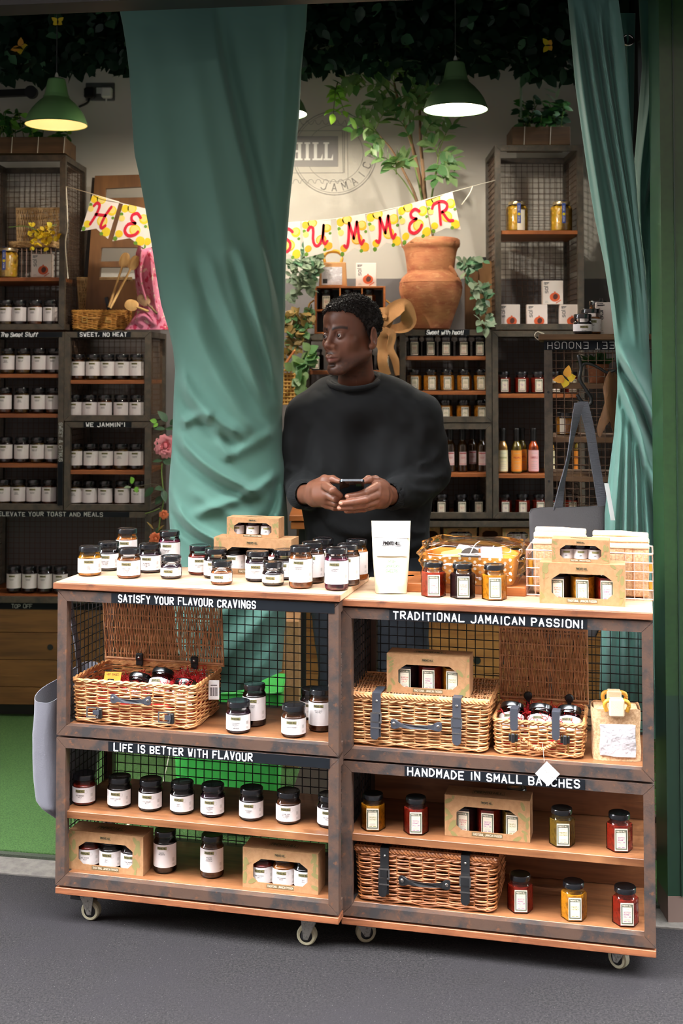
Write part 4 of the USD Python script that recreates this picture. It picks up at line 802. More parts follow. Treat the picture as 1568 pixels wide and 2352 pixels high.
t = thing('tag_card', 'orange printed card stuck in the straw of the left open hamper', 'card', inA(-.088, -.055, .095), FA.yaw+.15, rx=1.05)
obj('card', box(-.024, .024, 0, .036, 0, .0008), 'tag_orange', t); obj('print', cat_([move(small_text('HOT SAUCE', .005, .0007, .034), (0, .026, .001)), move(plate(.018, .008), (-.004, .008, .001))]), 'brow', t)
t = thing('price_tag', 'white barcode tag hanging on the side of the left open hamper', 'tag', FA.w(uh1+.003, .03+.1, zu+.06), FA.yaw+.25)
obj('card', bbox(0, .03, -.001, 0, 0, .054, .0004), 'tag_white', t); obj('barcode', cat_([box(.005+.0027*i, .005+.0027*i+(.0012 if i % 3 else .0019), -.0014, -.001, .01, .034) for i in range(8)]), 'ink', t); obj('print', cat_([box(.006, .024, -.0014, -.001, .039, .041)]), 'ink', t)
# closed light hamper, upper right crate
uB0, uB1 = FB.u_at(798, .03, zu+.06), FB.u_at(1121, .03, zu+.06); wB = uB1-uB0
hamper('hamper', 'closed light wicker hamper with grey straps, under a kraft box', FB, (uB0+uB1)/2, .03, zu, wB, .235, .128, 'shut', build=lambda t: straps_shut(t, wB, .235, .128, 'leather', True))
gift_box(FB, 888, 1078, .055, zu+.138, .103, .072, 'kraft gift box of hexagonal jars lying on the closed light hamper', ('jam_dark', 'jam_red', 'jam_gold'), 'h', where='kraft box on the light hamper')
# open hamper, upper right crate
uC0, uC1 = FB.u_at(1132, .04, zu+.05), FB.u_at(1340, .04, zu+.05); wC = uC1-uC0; dC, hC = .19, .092
def hC_parts(t):
    w, d, h = wC, dC, hC
    for x, l in ((-w*.26, .035), (w*.2, .052)):
        k = obj('strap', cat_([mapv(front(poly3(strap_poly(.02, l+.02), .003)), lambda v: np.c_[v[:, 0]+x, v[:, 1]-d/2-.012, v[:, 2]+h-l+.01]), box(x-.01, x+.01, -d/2-.012, -d/2+.03, h+.014, h+.028)]), 'leather', t)
    for x, z in ((-w*.27, .048), (w*.3, .052)): obj('clasp', cat_([bbox(x-.012, x+.012, -d/2-.012, -d/2-.006, z-.01, z+.01), bbox(x-.005, x+.005, -d/2-.018, -d/2-.012, z-.012, z+.012)]), 'leather_black', t); obj('catch', cat_([box(x-.008, x+.008, -d/2-.014, -d/2-.012, z+.008, z+.012), tube([(x+.008, -d/2-.018, z-.012), (x+.008, -d/2-.018, z-.03)], .002, 6)]), 'brass', t)
    s = np.linspace(0, 1, 40); obj('plaited_handle', cat_([tube(np.c_[-w*.16+s*w*.36, np.full(40, -d/2-.009)+.0025*np.cos(s*45+q), .045-.022*np.sin(s*PI)+.003*np.sin(s*45+q)], .003, 5) for q in (0, PI)]), 'wicker', t, 50)
    for x in (-w*.18, w*.3): obj('hinge_rosette', cat_([move(rot(lathe([(0, .004), (.009, .003), (.012, 0), (0, 0)], 12), PI/2, (1, 0, 0)), (x, d/2-.008, h+.016)), box(x-.005, x+.005, d/2-.01, d/2-.004, h-.02, h+.01)]), 'leather_black', t)
hamper('hamper', 'small open wicker hamper with wired jars, in the upper right crate', FB, (uC0+uC1)/2, .04, zu, wC, dC, hC, 'open', tilt=.06, build=hC_parts, lid_d=.205, sp=.024)
def inC(x, y, z): return FB.w((uC0+uC1)/2+x, .04+dC/2+y, zu+z)
tag(obj('paper_straw', [move(rot(red_straw(wC*.84, dC*.8, 340, 8, up=.03), FB.yaw, (0, 0, 1)), inC(0, .015, .07))], 'red_straw'), 'shredded red paper straw in the small open hamper on the right', 'paper straw', None, 'stuff')
tag(obj('packing_board', mapv(box(-wC*.42, wC*.42, -.07, .07, .01, .035), lambda v: v @ np.array([[FB.ex[0], FB.ex[1], 0], [FB.ey[0], FB.ey[1], 0], [0, 0, 1]]) + inC(0, 0, 0)), 'red_straw'), 'red packing under the straw of the small right hamper', 'packing')
for i, (x, ja) in enumerate(((-.075, 'jam_plum'), (.0, 'jam_dark'), (.075, 'jam_plum'))):
    copy_or(('r', 'medium', ja, ('JAM',), ()), 'jam_jar', lambda t, ja=ja: round_jar(t, 'medium', ja, ('JAM',)), f'{("left", "middle", "right")[i]} one of three jars lying in the small open hamper', 'jar', inC(x, -.045, .036), FB.yaw, 'jars packed in the open hampers', rx=-.62)
t = thing('tag_card', 'white diamond hanging card lettered GADSBY below the small open hamper', 'card', FB.w(FB.u_at(1257, -.006, zu-.02), -.008, zu-.025), FB.yaw)
obj('card', move(front(rot(poly3(sg.box(-.022, -.022, .022, .022), .0008), PI/4+.05, (0, 0, 1))), (0, 0, 0)), 'tag_white', t); obj('print', move(front(rot(small_text('GADSBY', .0065, .0009, .034), -.85, (0, 0, 1))), (0, -.0012, 0)), 'ink_pale', t); obj('thread', tube([(-.008, .001, .03), (-.012, .0, .075)], .0006, 4), 'string', t)
# brown closed hamper, lower right crate
uD0, uD1 = FB.u_at(816, .03, zb2+.06), FB.u_at(1141, .03, zb2+.06); wD = uD1-uD0
hamper('hamper', 'closed brown wicker hamper with black straps, bottom of the lower right crate', FB, (uD0+uD1)/2, .03, zb2, wD, .235, .133, 'shut', 'wicker_brown', 'wicker_brown', build=lambda t: straps_shut(t, wD, .235, .133, 'leather_black', True))
# hampers at the back
FLz = zl(757)
def hF(t):
    for x in (-.06, .045): obj('buckle', move(buckle(.022, .02), (x, -.075, .045)), 'brass', t)
    obj('strap', cat_([box(-.055, .01, -.078, -.074, .05, .056), bbox(.035, .058, -.08, -.072, .04, .056)]), 'wicker_gold', t)
    obj('knife_grip', bar((.025, .03, .085), (.012, .02, .15), .014, .02), 'plastic_black', t)
hamper('hamper', 'open golden hamper with wooden spoons on the SWEET, NO HEAT crate', FL, FL.u_at(226, .06, FLz+.04), .06, FLz, .245, .145, .088, 'open', 'wicker_gold', 'wicker_pale', tilt=.3, build=hF, sp=.022, lid_d=.155)
zr = zl(563)
hamper('hamper', 'pale hamper with raised lid standing on the wire rack, upper left crate', FL, FL.u_at(72, .12, zr+.05), .12, zr, .215, .14, .03, 'open', 'wicker_pale', 'wicker_pale', tilt=.12, sp=.022, lid_d=.165)
t = thing('wire_rack', 'small dark wire rack carrying the pale hamper in the upper left crate', 'rack', FL.w(FL.u_at(72, .1, zl(600)), .1, zl(636)), FL.yaw)
zq = zr - zl(636)
obj('wires', cat_([box(-.11+.022*i-.0012, -.11+.022*i+.0012, 0, .0024, 0, zq) for i in range(11)]), 'copper_wire', t, kind='stuff'); obj('top_shelf', cat_([box(-.112, .112, -.002, .004, zq-.004, zq), box(-.112, .112, .16, .166, zq-.004, zq)] + [box(-.11+.022*i-.0012, -.11+.022*i+.0012, 0, .16, zq-.004, zq-.0016) for i in range(11)]), 'wire', t, kind='stuff')
obj('legs', cat_([box(x-.003, x+.003, y, y+.006, 0, zq) for x in (-.109, .109) for y in (0, .155)]), 'wire', t, kind='stuff')

# ================================================================ THE THINGS ON THE RIGHT COUNTER
p = PZ(899, 1366, ZB); pw, ph = .108, .195
def pouch(t):
    def fn(u, v):
        a = u*2*PI; wd = pw/2*np.interp(v, [0, .5, .86, 1], [.80, .93, .98, 1.0]); dp = .032*np.interp(v, [0, .12, .6, .88, 1], [.9, 1, .5, .1, .02]); c, s_ = np.cos(a), np.sin(a)
        return wd*np.sign(c)*abs(c)**.55, dp*np.sign(s_)*abs(s_)**.8 + .0015*np.sin(v*17+u*25)*(1-v), v*ph + .003*(1-abs(c))*(1-v)
    obj('bag', grid_mesh(fn, 64, 40, True), 'pouch', t, True)
    dy = lambda z: -.032*np.interp(z/ph, [0, .12, .6, .88, 1], [.9, 1, .5, .1, .02]) - .0025
    def lab(w, z0, z1, mt, d=0., par=None):
        m = grid_mesh(lambda u, v: ((u-.5)*w, dy(z0+v*(z1-z0)) - d + .012*abs(u-.5)**2, z0+v*(z1-z0)), 8, 10); return obj('label', m, mt, par or t, True)
    lb = lab(pw*.82, .102, .15, 'pouch_label', .001); lab(pw*.95, .15, ph-.002, 'pouch_label', .002)
    f, k, tx = logo(.052); put = lambda m, z, d: move(front(m), (.002, dy(z)-d, z))
    obj('brand_block', put(f, .136, .003), 'brow', lb); obj('brand_field', put(k, .136, .0034), 'pouch_label', lb); obj('brand_letters', put(tx, .136, .0038), 'brow', lb)
    obj('stamp', move(front(cat_([ring(.009, .0005), ring(.007, .0003)])), (.03, dy(.125)-.003, .126)), 'ink_pale', lb)
    for i, s_ in enumerate(('IRISH', 'JAMAICAN', 'SWEETS')): obj('product_name', put(small_text(s_, .0066, .0011, .05), .085-i*.0125, .004), 'green_ink', t)
    obj('product_name', put(small_text('HANDMADE RUM & FUDGE', .0036, .0005, .062), .039, .004), 'ink_pale', t); obj('product_name', put(small_text('200G', .0036, .0005), .029, .004), 'ink_pale', t)
t = thing('pouch', 'white and cream stand-up pouch lettered in green on the right counter top', 'pouch', (p[0], p[1]+.034, ZB+.0003), FB.yaw+.2); pouch(t)
t = thing('card_reader', 'small black card reader lying behind the white pouch', 'card reader', FB.w(FB.u_at(949, .25, ZT+.03), .23, ZT+.0002), FB.yaw+.5)
obj('body', mapv(bbox(-.022, .022, -.05, .05, 0, .02, .004), lambda v: v + np.c_[v[:, 0]*0, v[:, 0]*0, np.where(v[:, 2] > .01, .006*v[:, 1]/.05, 0)]), 'phone_black', t); obj('keypad', box(-.016, .016, -.042, -.005, .02, .0208), 'phone_grey', t)
# basket of goods wrapped in cellophane, on a board
uO0, uO1 = FB.u_at(967, .155, ZT+.05), FB.u_at(1182, .155, ZT+.05); wO = uO1-uO0
t = thing('serving_board', 'reddish wooden board under the orange spotted gift basket', 'board', FB.w(FB.u_at(905, .15, ZT), .15, ZT+.0002), FB.yaw)
obj('plank', bbox(0, FB.u_at(1207, .15, ZT+.01)-FB.u_at(905, .15, ZT+.01), 0, .2, 0, .024, .002), 'crate_wood', t)
t = thing('gift_basket', 'orange spotted gift basket wrapped in clear cellophane behind the hexagonal jars', 'gift basket', FB.w((uO0+uO1)/2, .155+.085, ZT+.0246), FB.yaw)
def wob(m, a=.002, s=30): return mapv(m, lambda v: v + a*(meshkit.noise(v*s, 3)-.5)[:, None]*2)
def basket(u, v):
    a = u*2*PI; c, s_ = np.cos(a), np.sin(a); k = np.interp(v, [0, 1], [.93, 1.02]); return wO/2*k*np.sign(c)*abs(c)**.3, .085*k*np.sign(s_)*abs(s_)**.3, v*.075
obj('basket', grid_mesh(basket, 72, 8, True), 'orange_cloth', t, 40); obj('lining', box(-wO/2*.9, wO/2*.9, -.075, .075, .004, .05), 'orange_cloth', t)
dots = []; rr = random.Random(2)
for i in range(18):
    for j in range(4): dots.append(move(front(poly3(sg.Point(0, 0).buffer(.0042, quad_segs=3), 0)), (-wO/2+.012+i*(wO-.024)/17, -.0875-.0018*j*.4, .009+.018*j+(.009 if i % 2 else 0))))
obj('spots', dots, 'dot_white', t, kind='stuff')
for x, y, z, a, c, nm in ((-.045, -.03, .064, .5, 'tag_green', 'green'), (-.02, .02, .07, -.2, 'tag_white', 'white'), (.055, 0, .072, .15, 'tag_lilac', 'lilac'), (.09, .03, .066, -.5, 'orange_cloth', 'orange')):
    obj('packet', move(rot(rot(bbox(-.03, .03, -.028, .028, -.008, .008, .003), a, (0, 0, 1)), .5, (1, .2, 0)), (x, y, z)), c, t, label=f'{nm} packet inside the wrapping')
obj('tin', move(rot(lathe([(0, 0), (.026, 0), (.026, .03), (.024, .032), (0, .032)], 20), .7, (1, 0, 0)), (.0, -.02, .052)), 'lid_brown', t, 40)
obj('ribbon', cat_([tube(curve([(.0, -.05, .075), (.012, -.03, .1), (.02, .02, .105)], 9), .0016, 5), tube(curve([(-.03, -.06, .08), (.0, -.05, .078), (.03, -.055, .082)], 9), .0016, 5)]), 'tag_white', t)
def wrap(u, v):
    a = u*2*PI; c, s_ = np.cos(a), np.sin(a); k = np.interp(v, [0, .55, .8, .95, 1], [.97, 1.06, .92, .4, .0]); z = np.interp(v, [0, .5, .75, 1], [0, .076, .108, .118])
    n = .004*np.sin(u*61+v*9)*np.sin(v*PI) + .0035*np.sin(u*23-v*31)
    return (wO/2+.006+n)*k*np.sign(c)*abs(c)**.42 + .03*np.maximum(0, c)*(1-v)*v*2, (.095+n)*k*np.sign(s_)*abs(s_)**.42, z + .004*np.sin(u*37+v*17)*v*(1-v)*4
obj('cellophane', grid_mesh(wrap, 150, 40, True), 'cellophane', t, True, label='crinkled clear wrapping')
# white wire basket holding folded jute bags
uW0, uW1 = FB.u_at(1210, .18, ZT+.06), FB.u_at(1499, .13, ZT+.06); wW = uW1-uW0; dW, hW, vW = .15, .125, .165
t = thing('wire_basket', 'pinkish white wire basket of folded jute bags on the right counter top', 'basket', FB.w(uW0, vW, ZT+.0003), FB.yaw)
hz = [.004+i*(hW-.006)/5 for i in range(6)]
loop = lambda z, i=0.: np.array([(i, i, z), (wW-i, i, z), (wW-i, dW-i, z), (i, dW-i, z)])
obj('hoops', cat_([cat_([tube([a, b], .0024 if z > .1 else .0017, 6) for a, b in zip(loop(z), np.roll(loop(z), -1, 0))]) for z in hz]), 'copper_wire', t, kind='stuff')
obj('uprights', cat_([tube([(x, 0, 0), (x, 0, hW)], .0013, 5) for x in np.linspace(0, wW, 15)] + [tube([(x, dW, 0), (x, dW, hW)], .0013, 5) for x in np.linspace(0, wW, 15)] + [tube([(x, 0, .002), (x, dW, .002)], .0013, 5) for x in np.linspace(0, wW, 15)] + [tube([(x, y, 0), (x, y, hW)], .0013, 5) for x in (0, wW) for y in np.linspace(0, dW, 6)]), 'copper_wire', t, kind='stuff')
def folded_bag(t, w, h, seed, win=False):
    r = random.Random(seed)
    for k, (dy, hh, ww) in enumerate(((0, .9, 1), (.02, 1, .98), (.04, .96, 1), (.058, 1.06, .97))[:4 if not win else 4]):
        m = bbox(-w/2*ww, w/2*ww, dy, dy+.016, .0, h*hh, .004); m = T(m).subdivide().subdivide().subdivide(); m = mapv(m, lambda v: v + np.c_[.004*(meshkit.noise(v*30, seed+k)-.5), .006*(meshkit.noise(v*22, seed+k+9)-.5), .006*(meshkit.noise(v*18, seed+k+5)-.5)*(v[:, 2] > h*.4) + v[:, 0]*r.uniform(-.05, .05)*(v[:, 2] > h*.5)])
        f = obj('fold', m, 'jute', t, 60)
        obj('hem', mapv(bbox(-w/2*ww-.002, w/2*ww+.002, dy-.002, dy+.018, h*hh-.012, h*hh+.002, .003).subdivide().subdivide(), lambda v: v + np.c_[v[:, :1]*0, .004*(meshkit.noise(v*22, seed+k+9)-.5), .006*(meshkit.noise(v*18, seed+k+5)-.5)]), 'jute_pale', f, 60)
    if win: obj('window', wob(bbox(-w*.32, w*.36, -.004, -.001, h*.1, h*.72).subdivide().subdivide(), .002, 40), 'bag_window', t, 60)
    else: obj('crease', cat_([box(x-.0008, x+.0008, -.0022, .002, .004, h*.84) for x in (w*.08, w*.22)]), 'wicker_brown', t)
    for z in (.03, .075): obj('toggle', move(trimesh.creation.cylinder(.007, .02, sections=10), (-w/2-.008 if win else w/2+.004, .012, z)), 'bamboo', t, 50)
t = thing('folded_bags', 'folded jute bags with a clear window, left half of the wire basket', 'bags', FB.w(uW0+wW*.26, vW+.02, ZT+.006), FB.yaw, 'folded jute bags in the wire basket'); folded_bag(t, wW*.42, .158, 3, True)
t = thing('folded_bags', 'folded plain jute bags, right half of the wire basket', 'bags', FB.w(uW0+wW*.745, vW+.02, ZT+.006), FB.yaw, 'folded jute bags in the wire basket'); folded_bag(t, wW*.45, .152, 7)
# jute bag with a window, upper right crate
uJ0, uJ1 = FB.u_at(1361, .06, zu+.06), FB.u_at(1473, .06, zu+.06); wJ = uJ1-uJ0; hJ = .128
t = thing('jute_bag', 'small jute bag with bamboo handles and a milky window, right corner of the crate', 'bag', FB.w((uJ0+uJ1)/2, .055, zu+.0003), FB.yaw+.1)
def bagf(u, v):
    a = u*2*PI; c, s_ = np.cos(a), np.sin(a); return wJ/2*np.sign(c)*abs(c)**.25*(1+.02*np.sin(v*9)), .05 + .05*np.interp(v, [0, 1], [1, .8])*np.sign(s_)*abs(s_)**.3, v*hJ*(1+.015*np.sin(u*25))
obj('cloth', grid_mesh(bagf, 80, 24, True), 'jute', t, 60); obj('lining', box(-wJ/2*.9, wJ/2*.9, .015, .09, .002, hJ*.97), 'jute', t)
obj('window', wob(bbox(-wJ*.36, wJ*.38, -.003, -.0005, .012, hJ*.72, .001).subdivide().subdivide().subdivide(), .003, 30), 'bag_window', t, 70)
for y in (0, .085):
    h_ = obj('handle', tube(curve([(-.026, y, hJ-.002), (-.03, y-.004, hJ+.016), (-.02, y-.006, hJ+.026), (.02, y-.006, hJ+.026), (.03, y-.004, hJ+.016), (.026, y, hJ-.002)], 24), .0055, 8), 'bamboo', t, 50)
    obj('tab', bbox(-.02, .018, y-.016, y+.008, hJ-.014, hJ+.032, .004), 'jute_pale', t)

# ================================================================ TOTE BAGS
def tote(name, label, pts_top, pts_bot, th, mt, handle=None, loc=(0, 0, 0)):
    pass
t = thing('tote_bag', 'grey felt tote bag hanging on the left end of the left counter', 'tote bag', (0, 0, 0))
zt0, zt1 = FA.z_at(1895, 0, 0)+.0096, FA.z_at(1600, 0, 0)+.0096
def tb(u, v):                                            # open-topped flat bag hanging along the end of the counter
    a = u*2*PI; c, s_ = np.cos(a), np.sin(a); L = .155; vv = .165 + (L*np.interp(v, [0, .1, 1], [.80, 1.0, 1.04]))*np.sign(c)*abs(c)**.35
    out = -.012 - .036*np.interp(v, [0, .15, .7, 1], [.15, .9, 1.15, 1])*(1 - np.sign(s_)*abs(s_)**.6) - .004*np.sin(v*7+u*9)
    z = zt0 + v*(zt1-zt0) + .02*(1-v)*np.sign(c)*0 - .04*(1-v)**6*(c > .3) + .02*v**4*(c)
    x = FA.o[0] + out*FA.ex[0] + vv*FA.ey[0]; y = FA.o[1] + out*FA.ex[1] + vv*FA.ey[1]; return x, y, z
obj('body', thick(grid_mesh(tb, 90, 40, True), .002), 'grey_felt', t, 70)
obj('bottom_seam', tube(np.stack(tb(np.linspace(0, 1, 40, endpoint=False), np.zeros(40)), -1), .003, 5, True), 'grey_felt', t)
for vv in (.06, .12):
    a = FA.w(-.016, vv+.05, 0); ztop = zt1; m = []
    obj('strap', mapv(box(-.002, .002, -.013, .013, 0, 1).subdivide().subdivide().subdivide(), lambda v: np.c_[FA.w(-.016, vv)[0] + v[:, 0]*FA.ex[0] + (v[:, 1]+.05*(1-v[:, 2]))*FA.ey[0] + .006*np.sin(v[:, 2]*5), FA.w(-.016, vv)[1] + v[:, 0]*FA.ex[1] + (v[:, 1]+.05*(1-v[:, 2]))*FA.ey[1], zt1-.03+v[:, 2]*(.905-zt1)]), 'webbing', t)
S1Y = 3.93
t = thing('tote_bag', 'dark grey tote bag on long webbing straps before the side crate', 'tote bag', (0, 0, 0))
ta, tb2 = P(1216, 1172, S1Y-.11), P(1391, 1160, S1Y-.11); zbot = P(1300, 1464, S1Y-.11)[2]
def tr(u, v):
    a = u*2*PI; c, s_ = np.cos(a), np.sin(a); w = (tb2[0]-ta[0])/2*np.interp(v, [0, .15, 1], [.72, .95, 1]); top = ta[2] + (tb2[2]-ta[2])*(c*.5+.5) - .012*np.maximum(0, -c-.8)*5
    return (ta[0]+tb2[0])/2 + w*np.sign(c)*abs(c)**.3, S1Y-.10 + .03*np.interp(v, [0, .3, 1], [.4, 1, .5])*np.sign(s_)*abs(s_)**.5, zbot + v*(top-zbot)
obj('body', thick(grid_mesh(tr, 80, 30, True), .002), 'grey_tote', t, 70)
for side, dy in ((0, -.012), (1, .004)):
    pts = [(1281, 1172), (1292, 1110), (1306, 1050), (1318, 985), (1331, 925)] if not side else [(1338, 922), (1352, 980), (1362, 1040), (1374, 1110), (1384, 1165)]
    c = curve([P(a, b, S1Y-.10+dy-.01*i/4) for i, (a, b) in enumerate(pts)], 24); w = .016
    tw = np.linspace(0, 1, 24) if side else np.linspace(1, 0, 24); ang = (0.2 + .9*np.sin(tw*3))*(1 if not side else .35)
    V = np.vstack([np.c_[c[:, 0]-w*np.cos(ang), c[:, 1]-w*np.sin(ang), c[:, 2]], np.c_[c[:, 0]+w*np.cos(ang), c[:, 1]+w*np.sin(ang), c[:, 2]]]); k = 24
    obj('strap', thick(T((V, [[i, i+k, i+k+1, i+1] for i in range(k-1)])), .003), 'webbing', t, 60)
# ================================================================ CURTAINS: cloth gathered round posts, folds read off the photograph
def seg_dist(px, py, line):
    """signed distance to a polyline (positive on its left going down it), and the run 0..1 along it"""
    L = np.array(line, float); best = np.full(px.shape, 1e9); sd = np.zeros(px.shape); run = np.zeros(px.shape); tot = np.r_[0, np.cumsum(np.hypot(*np.diff(L, axis=0).T))]
    for i in range(len(L)-1):
        a, d = L[i], L[i+1]-L[i]; l2 = d@d; t = np.clip(((px-a[0])*d[0]+(py-a[1])*d[1])/l2, 0, 1); ex, ey = px-a[0]-t*d[0], py-a[1]-t*d[1]; q = np.hypot(ex, ey); m = q < best
        sgn = np.sign(d[0]*ey-d[1]*ex); best = np.where(m, q, best); sd = np.where(m, q*sgn, sd); run = np.where(m, (tot[i]+t*math.sqrt(l2))/tot[-1], run)
    return sd, run
def relief(px, py, folds):
    z = np.zeros(px.shape)
    for f in folds:
        line, w, h = f[:3]; kind = f[3] if len(f) > 3 else 'ridge'; L = curve(np.array(line, float), 24) if len(line) > 2 else line
        sd, run = seg_dist(px, py, L); fade = np.minimum(1, np.minimum(run, 1-run)*6+.04)
        if kind == 'ridge': z += h*np.exp(-(sd/w)**2)*fade
        elif kind == 'roll': z += h*(np.exp(-(sd/w)**2) - .7*np.exp(-((sd-1.7*w)/w)**2))*fade
        else: z += h*fade*np.where(sd > 0, np.exp(-(sd/(w*5))**2), 0)*(1-np.exp(-(np.maximum(sd, 0)/(w*.35))**2)) - .4*h*fade*np.exp(-((sd+w*.5)/(w*.6))**2)
    return z
def cloth(sil, D, hd, folds, nu, nv, pleat=None, hem=None, back=.5):
    sil = np.array(sil, float); y0, y1 = sil[0, 0], sil[-1, 0]; hd = np.array(hd if np.ndim(hd) else [(y0, hd), (y1, hd)], float)
    def fn(u, v):
        a = u*2*PI; s = (1-np.cos(a))/2; frontside = np.sin(a) > 0
        py = y0 + v*(y1-y0)
        if hem is not None: py = py + v**8*np.interp(s, *zip(*hem))
        xl, xr = np.interp(py, sil[:, 0], sil[:, 1]), np.interp(py, sil[:, 0], sil[:, 2]); px = xl + s*(xr-xl); h = np.interp(py, hd[:, 0], hd[:, 1])
        off = -h*np.sin(a)*np.where(frontside, 1, back); edge = np.clip(np.minimum(s, 1-s)*9, 0, 1)
        off = off - np.where(frontside, 1.5*relief(px, py, folds)*edge + (pleat(s, py, px)*edge if pleat else 0), 0)
        y = D + off; U = (Y0-py)/FPX; return (px-784)/FPX*y/(CP-U*SP), y, y*(SP+U*CP)/(CP-U*SP)+EYE
    return grid_mesh(fn, nu, nv, True)
R_, S_, K_ = 'ridge', 'roll', 'step'
silc = [(2,270,706),(60,282,703),(110,290,697),(160,296,692),(250,302,688),(320,306,682),(355,309,678),(400,319,672),(470,332,665),(560,348,658),(640,360,655),(700,370,655),(760,388,653),(800,397,652),(850,402,651),(900,399,650),(960,397,648),(1040,394,650),(1080,390,655),(1130,387,656),(1180,388,660),(1250,392,662),(1330,395,660),(1420,398,656),(1500,410,650),(1560,420,646),(1580,425,645)]
fc = [([(498,0),(515,130),(550,290),(592,460),(640,700),(655,820)], 22, .03, K_), ([(430,60),(455,250),(500,480),(550,700),(600,900)], 26, .014), ([(590,60),(600,300),(625,500)], 24, .01), ([(660,0),(655,250),(640,480)], 12, .012), ([(340,60),(360,300),(410,600)], 30, .01),
 ([(545,560),(585,700),(618,820),(648,930)], 14, .020, S_), ([(470,560),(520,720),(580,860),(630,960)], 18, .016, S_), ([(430,700),(480,830),(560,960),(620,1010)], 20, .016), ([(405,830),(440,910),(500,965),(570,1010)], 16, .022, S_), ([(404,985),(430,1030),(490,1080),(560,1118),(610,1140)], 13, .024, S_),
 ([(410,975),(455,955),(492,962)], 13, .020), ([(490,975),(510,1020),(530,1060)], 13, .012), ([(655,1075),(610,1110),(560,1140),(480,1170),(430,1190)], 12, .014), ([(640,985),(580,1020),(520,1050)], 14, .010), ([(388,1110),(405,1165),(450,1215),(520,1250),(560,1250)], 11, .026, S_), ([(658,1085),(652,1150),(630,1200),(590,1245)], 11, .022, S_),
 ([(430,1120),(520,1180),(600,1200)], 14, .008), ([(640,1380),(560,1470),(470,1560)], 22, .024), ([(600,1330),(520,1400),(440,1480)], 22, .016), ([(655,1450),(600,1530),(540,1580)], 16, .014)]
t = thing('curtain', 'large teal curtain gathered round a post, left of the man', 'curtain', (0, 0, 0))
obj('cloth', cloth(silc, 4.02, [(0, .085), (500, .10), (900, .13), (1580, .14)], fc, 260, 330, hem=[(0, -30), (.35, 12), (.6, 5), (1, -38)]), 'curtain', t, True)
obj('post', box(-.42, -.34, 4.02, 4.08, .62, 2.86), 'beam_black', t, label='dark post hidden inside the gathered cloth')
silr = [(0,1303,1420),(100,1312,1434),(200,1321,1442),(300,1335,1449),(400,1349,1459),(500,1365,1466),(600,1386,1479),(700,1402,1487),(780,1411,1490),(850,1417,1494),(900,1417,1502),(950,1413,1510),(1000,1409,1518),(1100,1396,1534),(1180,1388,1545),(1230,1388,1556),(1400,1380,1566),(1600,1376,1570),(1700,1378,1570)]
fr = [([(1312,0),(1345,250),(1392,560),(1420,790)], 8, .03), ([(1338,0),(1375,250),(1430,560),(1462,800)], 8, .032), ([(1366,0),(1402,250),(1450,560),(1478,820)], 8, .03), ([(1395,0),(1424,250),(1466,560),(1486,800)], 7, .026),
 ([(1416,790),(1450,850),(1488,920),(1520,1010),(1545,1120)], 12, .05, S_), ([(1418,850),(1445,920),(1478,1010),(1508,1130),(1540,1300)], 11, .034, S_), ([(1430,905),(1422,1050),(1412,1200),(1404,1400),(1402,1690)], 8, .03), ([(1443,915),(1440,1050),(1438,1200),(1436,1400),(1436,1690)], 7, .03),
 ([(1455,930),(1460,1050),(1464,1200),(1466,1400),(1468,1690)], 7, .028), ([(1462,940),(1480,1080),(1490,1230),(1498,1400),(1504,1690)], 9, .03), ([(1410,985),(1400,1080),(1394,1180)], 8, .02), ([(1500,1000),(1520,1150),(1534,1330),(1545,1600)], 10, .022)]
t = thing('curtain', 'long teal curtain twisted into a bundle beside the green post', 'curtain', (0, 0, 0))
obj('cloth', cloth(silr, 3.76, [(0, .05), (800, .045), (900, .05), (1200, .07), (1700, .075)], fr, 240, 330, hem=[(0, 0), (.5, -6), (1, 4)]), 'curtain_right', t, True)
obj('hem_tape', thick(grid_mesh(lambda u, v: tuple(np.moveaxis(np.array([[P(1387+10*a+8*b*(1+0*a)+14*b*.5, 1110+85*b, 3.66) for a, b in zip(ua, vb)] for ua, vb in zip(u, v)]), -1, 0)), 3, 4), .002), 'curtain_hem', t)
sil2 = [(0,1466,1560),(150,1474,1560),(300,1462,1556),(420,1452,1552),(520,1462,1532),(620,1478,1524),(720,1484,1508),(800,1486,1502)]
f2 = [([(1500,0),(1495,200),(1470,420),(1480,700)], 6, .02), ([(1535,100),(1515,280),(1480,500)], 8, .03, K_), ([(1550,250),(1525,420),(1495,640)], 8, .03, K_)]
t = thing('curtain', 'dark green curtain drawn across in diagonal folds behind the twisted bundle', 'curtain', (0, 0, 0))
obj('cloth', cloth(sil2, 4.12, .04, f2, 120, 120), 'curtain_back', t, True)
sil3 = [(30,1418,1459),(110,1423,1457),(200,1432,1456),(300,1443,1454),(380,1449,1453)]
t = thing('curtain', 'narrow dark curtain end with a chrome eyelet, right of the twisted bundle', 'curtain', (0, 0, 0))
obj('cloth', cloth(sil3, 4.0, .02, [([(1440,40),(1446,300)], 6, .012)], 60, 60), 'curtain_back', t, True)
e = P(1442, 92, 3.965); obj('eyelet', move(rot(trimesh.creation.torus(.018, .0035, 20, 8), PI/2-.2, (1, 0, 0)), e), 'chrome', t, 60); obj('eyelet_hole', move(rot(trimesh.creation.cylinder(.016, .002, sections=20), PI/2-.2, (1, 0, 0)), e+[0, .001, 0]), 'beam_black', t)
